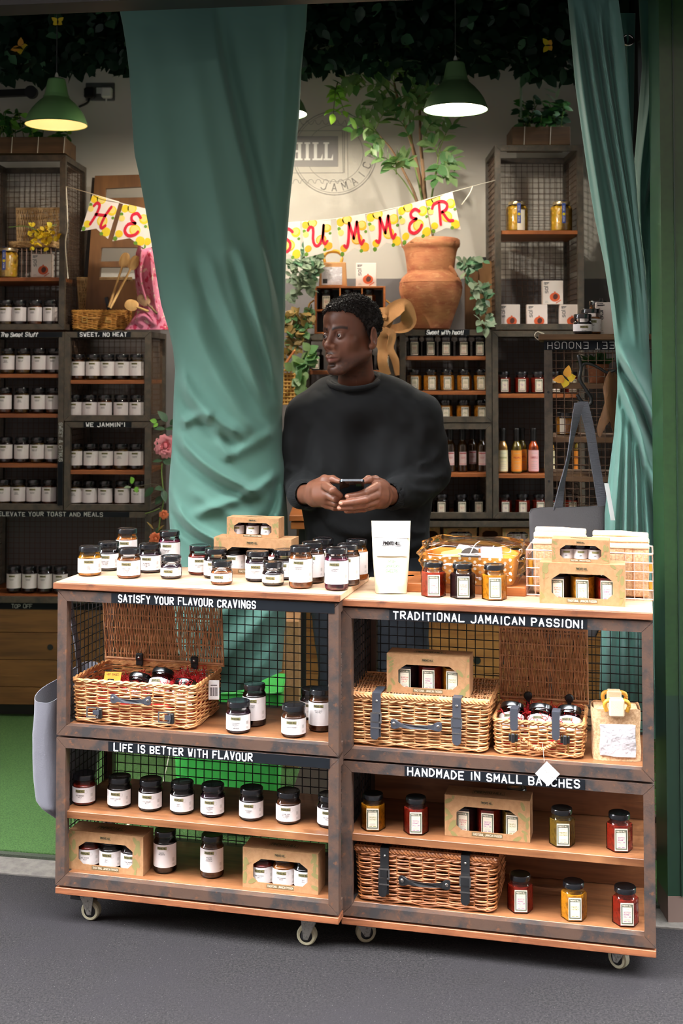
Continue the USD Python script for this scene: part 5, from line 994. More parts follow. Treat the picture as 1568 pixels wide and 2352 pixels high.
# ================================================================ LAMPS
def lamp(label, px, py, D, mt, warm, power, cord_top, rr=.125):
    p = P(px, py, D); t = thing('pendant_lamp', label, 'lamp', p); s = rr/.125
    pr = np.array([(.125, 0), (.1255, .003), (.122, .016), (.112, .042), (.096, .066), (.075, .09), (.057, .106), (.052, .112), (.0525, .117), (.049, .121), (.0475, .126), (.036, .183), (.0335, .188), (.02, .19), (0, .19)])*s
    obj('shade', lathe(pr, 48), mt, t, True); obj('shade_lining', flip(lathe([(r*.985, z+.0005 if z > .001 else 0.0004) for r, z in pr[:9]] + [(.0, .10*s)], 48)), 'lamp_white', t, True); obj('rim', lathe([(.1255*s, -.0015), (.1265*s, 0), (.1255*s, .0035), (.1235*s, .002), (.1235*s, 0), (.1255*s, -.0015)], 48), mt, t, True)
    obj('cord', tube([(0, 0, .19*s), (0, 0, cord_top-p[2])], .0025, 6), 'cord', t); obj('collar', lathe([(0, .19*s), (.009, .19*s), (.007, .205*s), (.003, .215*s), (0, .215*s)], 14), 'lamp_white', t, 40)
    obj('bulb', lathe([(0, .03*s), (.018*s, .034*s), (.028*s, .05*s), (.026*s, .066*s), (.016*s, .082*s), (.013*s, .098*s)], 20), warm, t, True)
    L = UsdLux.SphereLight.Define(stage, str(t.GetPath())+'/light'); L.CreateRadiusAttr(.02); L.CreateIntensityAttr(power[0]); L.CreateColorAttr(power[1]); L.AddTranslateOp().Set((0, 0, .012*s)); L.CreateNormalizeAttr(True)
glow('bulb_amber', (1., .48, .12), 1.4); glow('bulb_white', (1., .9, .74), 50.)
lamp('green pendant lamp glowing amber at the left, over the herb planter', 129, 287, 5.02, 'lamp_green', 'bulb_amber', (.25, (1., .50, .16)), 3.1)
lamp('green pendant lamp glowing white in front of the potted tree', 1046, 252, 4.86, 'lamp_olive', 'bulb_white', (5., (1., .92, .80)), 3.1)
lamp('pendant lamp mostly hidden behind the large teal curtain', 637, 262, 5.25, 'lamp_olive', 'bulb_white', (5., (1., .90, .74)), 3.1)
lamp('unseen pendant lamp added behind the large teal curtain to light the shelves', 500, 262, 4.5, 'lamp_olive', 'bulb_white', (12., (1., .93, .84)), 3.1)  # added lamp, out of view, brightens the shelf fronts
# ================================================================ ON THE BACK WALL
yw = WY - .001
def wall_xy(px, py): p = P(px, py, WY); return p[0], p[2]
def on_wall(m, d=.0): m = front(m); return move(m, (0, yw-d, 0))
k = 5.83/2850
t = thing('wall_sign', 'painted wall sign, white HILL lettering on a grey block with stamp outlines', 'sign', (0, 0, 0))
xa, za = wall_xy(776, 383); xb, zb2_ = wall_xy(430, 313)
obj('block', on_wall(poly3(sg.box(xb, za, xa, zb2_), .0008)), 'sign_grey', t)
def slab(ch, x, w, z0, z1):                              # slab serif capitals
    st, sf = w*.30, (z1-z0)*.09; B = sg.box
    bar_ = lambda c: B(x+c-st/2, z0, x+c+st/2, z1); ser = lambda c, z: B(x+c-st*.95, z, x+c+st*.95, z+sf)
    if ch == 'H': return unary_union([bar_(w*.24), bar_(w*.78), B(x+w*.24, (z0+z1)/2-sf*.7, x+w*.78, (z0+z1)/2+sf*.7)] + [ser(w*c, z) for c in (.24, .78) for z in (z0, z1-sf)])
    if ch == 'I': return unary_union([bar_(w*.5), ser(w*.5, z0), ser(w*.5, z1-sf)])
    if ch == 'L': return unary_union([bar_(w*.3), ser(w*.3, z1-sf), ser(w*.3, z0), B(x+w*.3, z0, x+w*.98, z0+sf*1.1), sg.Polygon([(x+w*.98, z0), (x+w*.98, z0+sf*4), (x+w*.8, z0+sf)])])
    L, W_ = strokes(ch, z1-z0); return unary_union([sg.LineString(np.c_[x+w*.1+p[:, 0]*w*.8/W_, z0+p[:, 1]]).buffer(st*.42) for p in L]).intersection(B(x, z0, x+w, z1))
z0_, z1_ = wall_xy(700, 368)[1], wall_xy(700, 327)[1]; gx = [672+28*1.0, 706, 722, 745]; letters = []
for ch, a, b in (('H', 669, 693), ('I', 694, 717), ('L', 717, 741), ('L', 742, 765), ('O', 622, 650), ('T', 594, 620), ('N', 566, 592), ('E', 542, 564), ('M', 510, 540), ('I', 492, 508), ('P', 466, 490)):
    x0, x1 = wall_xy(a, 350)[0], wall_xy(b, 350)[0]; obj('letter', on_wall(poly3(slab(ch, x0, x1-x0, z0_, z1_), .0008), .0008), 'paint_white', t)
def wl(pts, w=.003): return on_wall(ribbon([np.array([wall_xy(*q) for q in pts])], w), .0003)
ln = [wl([(440, 302), (786, 300), (788, 397), (440, 398)]), wl([(790, 300), (791, 397)]), wl([(797, 285), (799, 412)], .002)]
for y in (277, 421):
    pts = []
    for i in range(22):
        x = 430+i*17.2; pts += [(x, y), (x+2, y)]; pts += [(x+2+13*(1-math.cos(a))/2, y+(9 if y < 300 else -9)*math.sin(a)) for a in np.linspace(.2, PI-.2, 6)]
    ln.append(wl(pts, .0022))
c0 = np.array(wall_xy(768, 352))
ln += [on_wall(move(ring(r*k, w, 60), (*c0, 0)), .0004) for r, w in ((97, .004), (92, .002), (66, .002))]
obj('outlines', ln, 'line_grey', t, kind='stuff')
arc = []
for i, ch in enumerate('JAMAICA'):
    a = math.radians(-108 + i*17.5); L, W_ = strokes(ch, 17*k); c_, s_ = math.cos(a+PI/2), math.sin(a+PI/2); o = c0 + np.array([math.cos(a), math.sin(a)])*(88*k)
    arc.append(on_wall(ribbon([np.c_[o[0] + (p[:, 0]-W_/2)*c_ - p[:, 1]*s_, o[1] + (p[:, 0]-W_/2)*s_ + p[:, 1]*c_] for p in L], .005), .0006))
obj('lettering', arc, 'line_grey', t)
t = thing('socket_plate', 'steel double socket plate with a black and a white plug', 'socket', (0, 0, 0))
def wbox(x0, y0, x1, y1, d0, d1, b=.002): a, zc = wall_xy(x0, y1); c, zd = wall_xy(x1, y0); return bbox(a, c, yw-d1, yw-d0, zc, zd, b)
obj('plate', wbox(197, 191, 264, 232, 0, .006), 'plate_steel', t); obj('rocker', wbox(222, 202, 238, 216, .006, .009, .001), 'plastic_white', t)
pl_ = obj('black_plug', wbox(197, 206, 220, 229, .006, .05, .006), 'plastic_black', t); obj('flex', tube(curve([(wall_xy(208, 228)[0], yw-.03, wall_xy(208, 228)[1]), (wall_xy(204, 240)[0], yw-.035, wall_xy(204, 240)[1]), (wall_xy(185, 250)[0], yw-.04, wall_xy(185, 250)[1])], 12), .006, 6), 'plastic_black', pl_)
wp = obj('white_plug', wbox(236, 204, 260, 228, .006, .045, .006), 'plastic_white', t); obj('face', wbox(242, 208, 254, 224, .045, .047, .001), 'leaf_herb_dark', wp); obj('flex', tube([(wall_xy(246, 226)[0], yw-.02, wall_xy(246, 226)[1]), (wall_xy(246, 238)[0], yw-.02, wall_xy(246, 238)[1])], .004, 6), 'plastic_white', wp)
t = thing('wall_bracket', 'black iron bracket arm with a round end on the left wall', 'bracket', (0, 0, 0))
a, b = P(-60, 218, 5.6), P(72, 212, 5.5); obj('arm', bar(a, b, .03, .03), 'beam_black', t); obj('end', move(rot(trimesh.creation.cylinder(.028, .03, sections=18), PI/2, (1, 0, 0)), b), 'beam_black', t); obj('brace', bar(P(-60, 222, 5.82), P(40, 214, 5.6), .02), 'beam_black', t)
# ================================================================ PLANTS
def leaf_m(L, W_, curl=.15, fold=.12, n=4):              # along +x, in the xy plane
    x = np.linspace(0, 1, n+1); w = W_/2*np.sin(PI*np.clip(x, .03, .985)**.8)**.85; z = -curl*L*x**2
    V = [np.c_[x*L, w, z + fold*w], np.c_[x*L, 0*x, z], np.c_[x*L, -w, z + fold*w]]; V = np.vstack(V); k = n+1; F = []
    for r in (0, 1):
        for i in range(n): F.append([r*k+i, (r+1)*k+i, (r+1)*k+i+1, r*k+i+1])
    return T((V, F))
def orient(m, p, d, up=(0, 0, 1), roll=0.):
    d = np.asarray(d, float); d = d/np.linalg.norm(d); s = np.cross(up, d); s = s/max(np.linalg.norm(s), 1e-6) if np.linalg.norm(s) > 1e-3 else np.array([1., 0, 0]); u = np.cross(d, s)
    c, n = math.cos(roll), math.sin(roll); s, u = c*s+n*u, c*u-n*s
    m = T(m); return T((m.vertices @ np.array([d, s, u]) + p, m.faces))
def leaves(t, spots, mats, L, W_, seed, name='leaf', curl=.15, cap=300, face=None):
    """spots: (point, direction); each leaf a part of its own up to cap, the rest one part."""
    r = random.Random(seed); rest = []
    for i, (p, d) in enumerate(spots):
        s = r.uniform(.75, 1.2); m = orient(leaf_m(L*s, W_*s*r.uniform(.85, 1.1), curl*r.uniform(.2, 1.6)), p, d, face or (r.uniform(-.35, .35), -r.uniform(.3, 1), r.uniform(.2, 1)), r.uniform(-.5, .5))
        if i < cap: obj(name, m, r.choice(mats), t, True)
        else: rest.append(m)
    if rest: obj('foliage', rest, mats[0], t, 60, kind='stuff')
rr = random.Random(21)
PD = 5.50
t = thing('potted_tree', 'leafy tree growing from the big terracotta urn', 'tree', (0, 0, 0))
Q = lambda px, py, d=0.: P(px, py, PD+d)
for i, (pts, r0, r1) in enumerate((([(984,556),(975,480),(962,400),(945,330),(926,270),(910,215),(905,190)], .011, .005), ([(992,556),(978,470),(972,400),(966,330),(964,270),(962,200)], .011, .005), ([(980,556),(955,455),(930,400),(900,345),(870,310)], .008, .003), ([(988,556),(968,450),(950,360),(938,250),(925,170)], .007, .003), ([(994,556),(990,470),(1000,400),(1010,340)], .006, .003), ([(960,470),(930,420),(905,390)], .004, .002))):
    c = curve([Q(a, b, .02*math.sin(i*2+j)) for j, (a, b) in enumerate(pts)], 26); obj('stem', tube(c, np.linspace(r0, r1, 26), 7), 'bark' if i < 3 else 'stem_green', t, True)
twigs = [((910,215),(830,200),-.1),((905,190),(860,150),-.05),((905,190),(915,120),0),((905,200),(820,150),-.15),((830,200),(770,215),-.2),((820,160),(775,120),-.15),((775,190),(765,262),-.25),((760,200),(790,255),-.25),((870,310),(815,270),-.15),((870,310),(812,300),-.2),((880,320),(850,345),-.15),((860,300),(900,250),-.1),
 ((905,390),(870,365),-.2),((910,400),(905,372),-.2),((900,385),(935,368),-.15),((930,250),(955,190),0),((925,170),(945,130),.05),((962,200),(990,130),.0),((962,230),(930,180),-.12),((960,260),(985,200),-.05),((945,330),(905,270),-.1),((966,330),(1000,280),-.1),((1010,340),(1040,290),-.05),((1005,360),(985,330),-.1),((1010,350),(1045,370),-.05),((1010,380),(1000,410),-.1),((1012,370),(1035,405),-.05),((960,240),(900,230),-.15),((920,240),(870,235),-.18),((880,215),(850,260),-.2),((840,190),(800,180),-.2),((945,300),(960,220),-.1),((890,180),(870,130),-.05),((850,170),(905,165),-.15),((985,300),(975,240),-.05)]
sp, bright = [], []
for a, b, dd in twigs:
    A, B = Q(*a, dd*.6), Q(*b, dd); mid = (A+B)/2 + [0, -.03, .02]; c = curve([A, mid, B], 10); obj('twig', tube(c, np.linspace(.0028, .0014, 10), 5), 'stem_green', t, True)
    nrm_ = B-A; side = np.cross(nrm_, [0, 1, 0]); side /= np.linalg.norm(side)
    for j in range(4):
        q = c[2+2*j] if j < 4 else c[-1]
        for sgn in (-1, 1):
            d = nrm_/np.linalg.norm(nrm_)*.75 + sgn*side*rr.uniform(.7, 1.2) + [rr.uniform(-.2, .2), rr.uniform(-.5, .1), rr.uniform(-.2, .2)]
            (bright if b in ((765,262),(790,255)) else sp).append((q, d))
    (bright if b in ((765,262),(790,255)) else sp).append((B, nrm_ + [0, -.02, 0]))
leaves(t, bright, ['leaf_bright'], .055, .032, 4); leaves(t, sp, ['leaf_tree', 'leaf_tree', 'leaf_mid'], .060, .034, 5, cap=282)
t = thing('terracotta_urn', 'big terracotta urn with one ear handle, holding the tree', 'urn', P(989, 757, PD+.0)+[0, 0, .0015])
u_ = PD/2850
prof = [(0, 0), (42, 0), (44, 2), (53, 28), (64, 58), (71, 80), (73, 96), (71, 104), (72, 106), (66, 118), (58, 126), (54, 130), (54, 134), (57, 160), (60, 178), (63, 186), (67, 190), (68, 197), (67, 205), (63, 208), (58, 206), (54, 196), (52, 186), (0, 186)]
obj('body', lathe([(a*u_, b*u_) for a, b in prof], 64), 'terracotta', t, 50)
obj('ear', tube(curve([(56*u_, -.045, 118*u_), (44*u_, -.06, 136*u_), (34*u_, -.065, 140*u_), (24*u_, -.07, 132*u_), (26*u_, -.09, 112*u_)], 20), .0125, 10), 'terracotta', t, True)
obj('soil', lathe([(0, 192*u_), (40*u_, 191*u_), (56*u_, 190*u_)], 30), 'soil', t); obj('moss', [orient(leaf_m(.02, .006), (rr.uniform(-.1, .1), rr.uniform(-.1, .03), 195*u_), (rr.uniform(-1, 1), rr.uniform(-1, 1), .4)) for _ in range(90)], 'soil', t, kind='stuff')
def herb_box(label, x0, x1, y0, y1, D, d, seeds, mats, plants, pl_lab, F=None, yaw=0.):
    a, b = P(x0, y1, D), P(x1, y0, D); w, h = b[0]-a[0], b[2]-a[2]; t = thing('planter_box', label, 'planter', (a[0], D, a[2]+.001), yaw)
    obj('front_board', bbox(0, w, 0, .014, 0, h, .0015), 'planter_wood', t); obj('back_board', bbox(0, w, d-.014, d, 0, h, .0015), 'planter_wood', t)
    for x in (0, w-.014): obj('end_board', bbox(x, x+.014, .015, d-.015, 0, h, .0015), 'planter_wood', t)
    obj('soil', box(.014, w-.014, .014, d-.014, .004, h-.012), 'soil', t); obj('twine', cat_([tube([(x, -.002, 0), (x+.004, -.002, h)], .0016, 5) for x in np.arange(.05, w, .115)]), 'string', t, kind='stuff')
    t = thing('herb_plant', pl_lab, 'plant', (a[0], D, a[2]), yaw); r = random.Random(seeds); sp = []
    for i in range(plants):
        bx, by = r.uniform(.03, w-.03), r.uniform(.03, d-.03); H = r.uniform(.05, .15); tip = np.array([bx+r.uniform(-.05, .05), by+r.uniform(-.06, .03), h+H]); c = curve([(bx, by, h-.02), ((bx+tip[0])/2, (by+tip[1])/2-.01, h+H*.5), tip], 6); obj('stem', tube(c, .002, 5), 'stem_green', t, True)
        for q in c[2:]:
            for _ in range(2): a_ = r.uniform(0, 2*PI); sp.append((q, (math.cos(a_), math.sin(a_)*.8-.2, r.uniform(-.5, .4))))
    leaves(t, sp, mats, .046, .030, seeds+1, cap=170); return t, w, h
herb_box('rustic wooden planter box on top of the upper left crate', -60, 150, 315, 352, 5.42, .22, 3, ['leaf_herb', 'leaf_herb', 'leaf_bright'], 17, 'bright green herbs growing in the left planter box')
t, w_, h_ = herb_box('dark wooden planter box on top of the tall right crate', 1177, 1309, 291, 333, 5.45, .2, 9, ['leaf_herb_dark', 'leaf_herb_dark', 'leaf_herb'], 19, 'dark bushy herbs with a flower spike in the right planter box')
b0 = np.array([.045, .05, h_]); obj('flower_spike', tube([b0+[0, 0, z] for z in np.linspace(.05, .27, 24)], .004+.003*np.abs(np.sin(np.arange(24)*1.9)), 7), 'leaf_euca', t, True)
leaves(t, [(np.array([.2, .04, h_+.16]), (-1, -.2, .4)), (np.array([.2, .04, h_+.13]), (.2, -.3, 1)), (np.array([.2, .04, h_+.12]), (-.7, -.2, .7))], ['leaf_euca'], .075, .02, 31)
# ivy matted along the ceiling
t = thing('ceiling_ivy', 'dark artificial ivy matted along the ceiling above the wall', 'ivy', (0, 0, 0))
r = random.Random(14); sp = []
xs_ = [(-.02, .30), (0, .2)]
def ivy_bottom(px): return 150 + 14*math.sin(px*.021) + 9*math.sin(px*.067+1) - (12 if 690 < px < 760 else 0)
for i in range(4200):
    px = r.uniform(-20, 1345); D = r.uniform(5.05, 5.72); top = -40; py = top + (ivy_bottom(px)+16-top)*r.random()**.8; 
    p = P(px, py, D)
    if p[2] > 3.21: p[2] = 3.205
    sp.append((p, (r.uniform(-1, 1), r.uniform(-1, .2), r.uniform(-1.2, .1)), py))
sp.sort(key=lambda q: q[0][1])
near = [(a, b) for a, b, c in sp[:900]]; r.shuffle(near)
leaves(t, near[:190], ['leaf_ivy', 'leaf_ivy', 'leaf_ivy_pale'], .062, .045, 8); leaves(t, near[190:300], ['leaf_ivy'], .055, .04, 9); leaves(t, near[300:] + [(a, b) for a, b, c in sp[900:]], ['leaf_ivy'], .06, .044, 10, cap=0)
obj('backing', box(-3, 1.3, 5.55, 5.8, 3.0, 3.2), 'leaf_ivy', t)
# eucalyptus, gold leaves, roses
def spray(label, cat, stems, mats, L, W_, D, seed, name, per=2, stem='stem_dark', cap=140, extra=None):
    t = thing(name, label, cat, (0, 0, 0)); r = random.Random(seed); sp = []
    for pts in stems:
        c = curve([P(a, b, D + r.uniform(-.05, .03)) for a, b in pts], 14); obj('stem', tube(c, np.linspace(.003, .0012, 14), 5), stem, t, True)
        for q in c[1:]:
            for _ in range(per): a = r.uniform(0, 2*PI); sp.append((q, (math.cos(a), -r.uniform(.0, .8), math.sin(a))))
    leaves(t, sp, mats, L, W_, seed, cap=cap)
    if extra: extra(t)
    return t
spray('grey-green eucalyptus sprays hanging left of the kraft bag', 'eucalyptus', [[(735,600),(700,590),(668,605)],[(735,610),(705,625),(690,655)],[(735,600),(715,580),(700,570)],[(730,615),(715,640),(712,665)],[(725,600),(690,600),(664,640)],[(720,610),(690,650),(660,690)]], ['leaf_euca', 'leaf_euca', 'leaf_ivy_pale'], .036, .030, 5.42, 41, 'eucalyptus_spray', 3)
spray('grey-green eucalyptus trailing down the right side of the urn', 'eucalyptus', [[(1052,590),(1075,640),(1095,690),(1105,750)],[(1058,600),(1080,610),(1110,600)],[(1085,660),(1110,660),(1115,690)],[(1098,700),(1115,720),(1118,752)]], ['leaf_euca', 'leaf_euca', 'leaf_ivy_pale'], .038, .030, 5.38, 42, 'eucalyptus_spray', 2)
spray('olive gold leaved garland below the eucalyptus, beside the small crate', 'garland', [[(720,720),(690,740),(660,760)],[(715,700),(700,760),(680,800)],[(700,735),(670,780),(655,830)],[(690,720),(660,730),(650,745)]], ['leaf_gold', 'leaf_gold', 'leaf_mid'], .036, .030, 5.40, 43, 'leaf_garland', 3)
spray('round green leaves drooping over the rattan basket behind the man', 'plant', [[(715,830),(690,840),(672,850)],[(710,820),(690,870),(680,900)],[(712,800),(700,830),(690,826)]], ['leaf_mid', 'leaf_tree'], .055, .052, 5.30, 44, 'round_leaf_plant', 1, 'stem_green')
t = thing('rattan_basket', 'yellow open-weave rattan basket behind the curtain edge', 'basket', P(668, 930, 5.45))
obj('body', [tube([(x, -.0, 0), (x*1.15, 0, .15)], .003, 5) for x in np.linspace(-.07, .07, 11)] + [tube([(-.074-.01*z/.15, -.003, z), (.074+.01*z/.15, -.003, z)], .003, 5) for z in np.linspace(.004, .15, 10)], 'rattan', t, kind='stuff'); obj('lining', box(-.07, .07, .005, .12, 0, .14), 'wicker_gold', t); obj('rim', tube([(-.09, -.004, .152), (.09, -.004, .152)], .006, 6), 'rattan', t)
t = thing('stick', 'thin orange wooden stick leaning by the rattan basket', 'stick', (0, 0, 0)); obj('rod', tube([P(640, 858, 5.35), P(676, 806, 5.35)], .0055, 7), 'crate_wood', t); obj('tip', tube([P(676, 806, 5.35), P(678, 803, 5.35)], .004, 7), 'rattan', t)
def rose(t, c, R, mats, seed):
    r = random.Random(seed); k = obj('flower_heart', move(lathe([(0, R*.55), (R*.16, R*.5), (R*.22, R*.2), (R*.1, 0), (0, 0)], 12), c-[0, R*.4, R*.2]), mats[0], t, True)
    for lay, (n, rad, hh) in enumerate(((4, .32, .62), (5, .58, .6), (6, .84, .5), (7, 1.04, .34))):
        for i in range(n):
            a0 = 2*PI*i/n + lay*.6 + r.uniform(-.15, .15); wd = 2*PI/n*.72
            def pet(u, v, a0=a0, wd=wd, rad=rad, hh=hh): a = a0 + (u-.5)*2*wd*.8*np.sin(PI*np.clip(v, .12, .92))**.5; rr_ = R*rad*(.35+.65*v**.7) + R*.14*v**5*(1+.3*np.sin(u*9)); return rr_*np.cos(a), -R*(.55*v*hh*1.5 - .25*v**4*rad), rr_*np.sin(a)
            obj('petal', move(grid_mesh(pet, 7, 6), c), mats[min(lay, 1)] if r.random() < .7 else mats[1], t, True)
t = thing('rose_garland', 'artificial rose vine with a pink and coral roses beside the curtain', 'roses', (0, 0, 0)); RD = 5.2; Pr = lambda a, b, d=0.: P(a, b, RD+d)
obj('stem', tube(curve([Pr(372,1065),(Pr(371,1090)),Pr(375,1130),Pr(374,1160),Pr(367,1195),Pr(362,1240)], 24), .003, 6), 'stem_green', t, True); obj('stem', tube(curve([Pr(367,1168),Pr(350,1175),Pr(333,1180)], 8), .0025, 6), 'stem_green', t, True); obj('stem', tube(curve([Pr(374,1120),Pr(352,1112),Pr(310,1118)], 8), .0016, 5), 'stem_dark', t, True)
rose(t, Pr(381, 1025), .043, ('rose_deep', 'rose_pink'), 3); rose(t, Pr(376, 1182), .017, ('rose_coral', 'rose_coral'), 4); rose(t, Pr(358, 1238, -.2), .024, ('rose_coral', 'rose_coral'), 5)
leaves(t, [(Pr(380,985), (1, -.3, .1)), (Pr(378,985), (-1, -.3, .1)), (Pr(390,975), (.8, -.3, .6)), (Pr(384,968), (-.6, -.3, .8)), (Pr(372,1058), (-1, -.2, .05)), (Pr(374,1058), (1, -.2, -.1)), (Pr(376,1004), (-.5, -.2, -.6)), (Pr(352,1120), (-.8, -.2, -.8)), (Pr(374,1125), (.3, -.4, -.9)), (Pr(372,1140), (-.7, -.3, -.8)), (Pr(376,1122), (-.5, -.5, .1)), (Pr(368,1210), (-.4, -.3, -1))], ['leaf_rose'], .05, .034, 6)
leaves(t, [(Pr(360,968), (-1, -.3, .2)), (Pr(362,972), (-.6, -.3, -.6)), (Pr(305,1110), (-.2, -.6, 1)), (Pr(312,1118), (.3, -.6, -1)), (Pr(300,1118), (-1, -.6, -.1))], ['leaf_bright', 'leaf_euca'], .032, .028, 7); leaves(t, [(Pr(352,1215), (-.6, -.3, .8)), (Pr(360,1222), (.5, -.3, .6))], ['leaf_gold'], .05, .022, 8)
# butterflies
def butterfly(label, px, py, D, ang, s, mats):
    t = thing('butterfly', label, 'butterfly', P(px, py, D))
    for sx in (-1, 1):
        for nm, a, L, w in (('fore_wing', .62, 1.0, .62), ('hind_wing', -.55, .72, .68)):
            m = leaf_m(s*L, s*w, .12, .1, 5); m = orient(m, (0, -.003, 0), (sx*math.cos(a), -.25, math.sin(a)), (0, -1, 0)); obj(nm, rot(m, ang, (0, -1, 0)), mats[0 if nm[0] == 'f' else 1], t, 60)
    obj('body', rot(tube([(0, -.004, -s*.4), (0, -.005, 0), (0, -.004, s*.4)], [.0015, .003, .0018], 6), ang, (0, -1, 0)), 'bug_black', t, True)
butterfly('large yellow butterfly decoration in the dark ivy at upper left', 48, 110, 5.1, .9, .042, ('wing_orange', 'wing_yellow'))
butterfly('small yellow butterfly where the left lamp cord meets the ivy', 133, 51, 4.98, 0., .03, ('wing_yellow', 'wing_yellow'))
butterfly('bright yellow butterfly decoration over the right planter box', 1258, 105, 5.02, 1.6, .036, ('wing_yellow', 'wing_orange'))
butterfly('yellow butterfly decoration clipped to the side crate wire', 1299, 869, S1Y-.05, .75, .042, ('wing_orange', 'wing_yellow'))
# ================================================================ BUNTING
SCR = dict(H=[[(.05,.78),(.16,.92),(.32,.84),(.29,.5),(.14,.06)],[(.9,.92),(.74,.55),(.66,.14),(.76,.04),(.88,.16)],[(.26,.48),(.74,.54)]], E=[[(.82,.82),(.62,.95),(.40,.84),(.42,.66),(.62,.56)],[(.62,.56),(.30,.46),(.22,.20),(.42,.04),(.70,.12),(.82,.26)]], S=[[(.82,.82),(.62,.95),(.40,.84),(.44,.62),(.68,.42),(.66,.16),(.42,.04),(.18,.18)]],
 U=[[(.06,.80),(.18,.93),(.32,.84),(.27,.34),(.38,.08),(.58,.12),(.76,.5),(.84,.95)],[(.84,.95),(.76,.3),(.83,.07),(.96,.18)]], M=[[(.04,.12),(.14,.05),(.26,.32),(.38,.95)],[(.38,.95),(.52,.34)],[(.52,.34),(.76,.95)],[(.76,.95),(.78,.3),(.84,.08),(.97,.2)]], R=[[(.04,.76),(.18,.93),(.58,.96),(.80,.80),(.70,.60),(.46,.52)],[(.42,.90),(.30,.04)],[(.50,.52),(.70,.16),(.92,.10)]], L=[[(.42,.9),(.3,.1),(.75,.1)]])
t = thing('bunting', 'lemon printed bunting spelling HELLO SUMMER in red script across the back', 'bunting', (0, 0, 0))
pens = [('H', (213,445), (274,463), (248,549), (221,525), (186,531)), ('E', (283,467), (344,481), (330,570), (298,547), (258,554)), ('L', (346,484), (402,494), (395,584), (364,564), (324,573)), ('S', (622,514), (689,508), (689.5,597), (657,580), (628,602)), ('U', (693,508), (758.6,503), (764,574.5), (732,584), (700,592)), ('M', (772,501), (838,491.6), (849,580), (814,570), (782.5,592)), ('M', (840,491), (911,476), (922,566), (887,557), (858,581)), ('E', (912.6,475.7), (976,458), (991,543), (954,544), (925,566)), ('R', (977,457.5), (1038.6,441), (1058,527), (1024,523.5), (992,538))]
BD = 5.12
for i, (ch, tl, tr_, br_, nt, bl2) in enumerate(pens):
    dd = BD + (.0 if i < 3 else -.04) - (.006 if i % 2 else 0); A, B_, C_, N__, D_ = [P(*q, dd) for q in (tl, tr_, br_, nt, bl2)]
    o, ex, ey = D_, (C_-D_), None; ux = (B_-A); uy = (A-D_+B_-C_)/2
    def loc(x, y, d=0.): base = D_ + (C_-D_)*x; topp = A + (B_-A)*x; return base + (topp-base)*y + [0, -d, 0]
    m = T((np.array([A, B_, C_, N__, D_, A+[0, .0008, 0], B_+[0, .0008, 0], C_+[0, .0008, 0], N__+[0, .0008, 0], D_+[0, .0008, 0]]), [[0, 4, 3], [0, 3, 1], [1, 3, 2], [5, 8, 9], [5, 6, 8], [6, 7, 8]]))
    pn = obj('pennant', m, 'pennant', t)
    def disc(x, y, r_, d): a = np.linspace(0, 2*PI, 14, endpoint=False); return T((np.array([loc(min(1, max(0, x+r_*math.cos(q)*1.05)), min(1.0, max(.0, y+r_*math.sin(q)*.8)), d) for q in a]), [[0, j, j+1] for j in range(1, 13)]))
    lm, lo = [disc(.12, .88, .13, .001), disc(.85, .72, .16, .001), disc(.14, .22, .12, .001), disc(.86, .16, .15, .001), disc(.62, .4, .18, .001), disc(.36, .93, .16, .001)], [disc(.36, .92, .12, .0014), disc(.62, .4, .14, .0014), disc(.1, .62, .10, .0014), disc(.84, .74, .11, .0014)]
    obj('lemon_print', lm, 'lemon' if i not in (4, 5) else 'lemon_warm_lit', pn, kind='stuff'); obj('slice_print', lo, 'lemon_pale', pn, kind='stuff'); obj('leaf_print', [disc(.05, .72, .06, .0012), disc(.95, .55, .05, .0012), disc(.06, .08, .07, .0012), disc(.72, .08, .06, .0012)], 'lemon_leaf', pn, kind='stuff')  # U and M lemons tinted orange, standing in for warm lamp light
    sc = []
    for st in SCR[ch]:
        c2 = curve(np.array(st), 16) if len(st) > 2 else np.array([st[0], st[1]]); g = sg.LineString(c2).buffer(.062, quad_segs=3); v, f = trimesh.creation.triangulate_polygon(g, engine='earcut'); sc.append(T((np.array([loc(.14+.72*x, .2+.66*y, .002) for x, y in v]), f)))
    obj('letter', sc, 'script_red', pn, label=f'red script letter {ch}')
st_ = curve([P(152, 428, BD+.2), P(213, 446, BD), P(283, 468, BD), P(402, 495, BD), P(520, 512, BD), P(640, 513, BD-.03), P(760, 504, BD-.04), P(911, 477, BD-.04), P(1038, 441, BD-.03), P(1085, 428, BD+.1), P(1137, 414, BD+.26)], 80)
obj('string', tube(st_, .0016, 5), 'string', t); obj('loose_end', tube(curve([P(1085, 428, BD+.1), P(1078, 445, BD+.05), P(1060, 470, BD+.05)], 8), .0022, 5), 'string', t); obj('loose_end', tube(curve([P(152, 428, BD+.2), P(155, 520, BD+.22), P(150, 560, BD+.22), P(156, 640, BD+.22)], 16), .0022, 5), 'string', t)
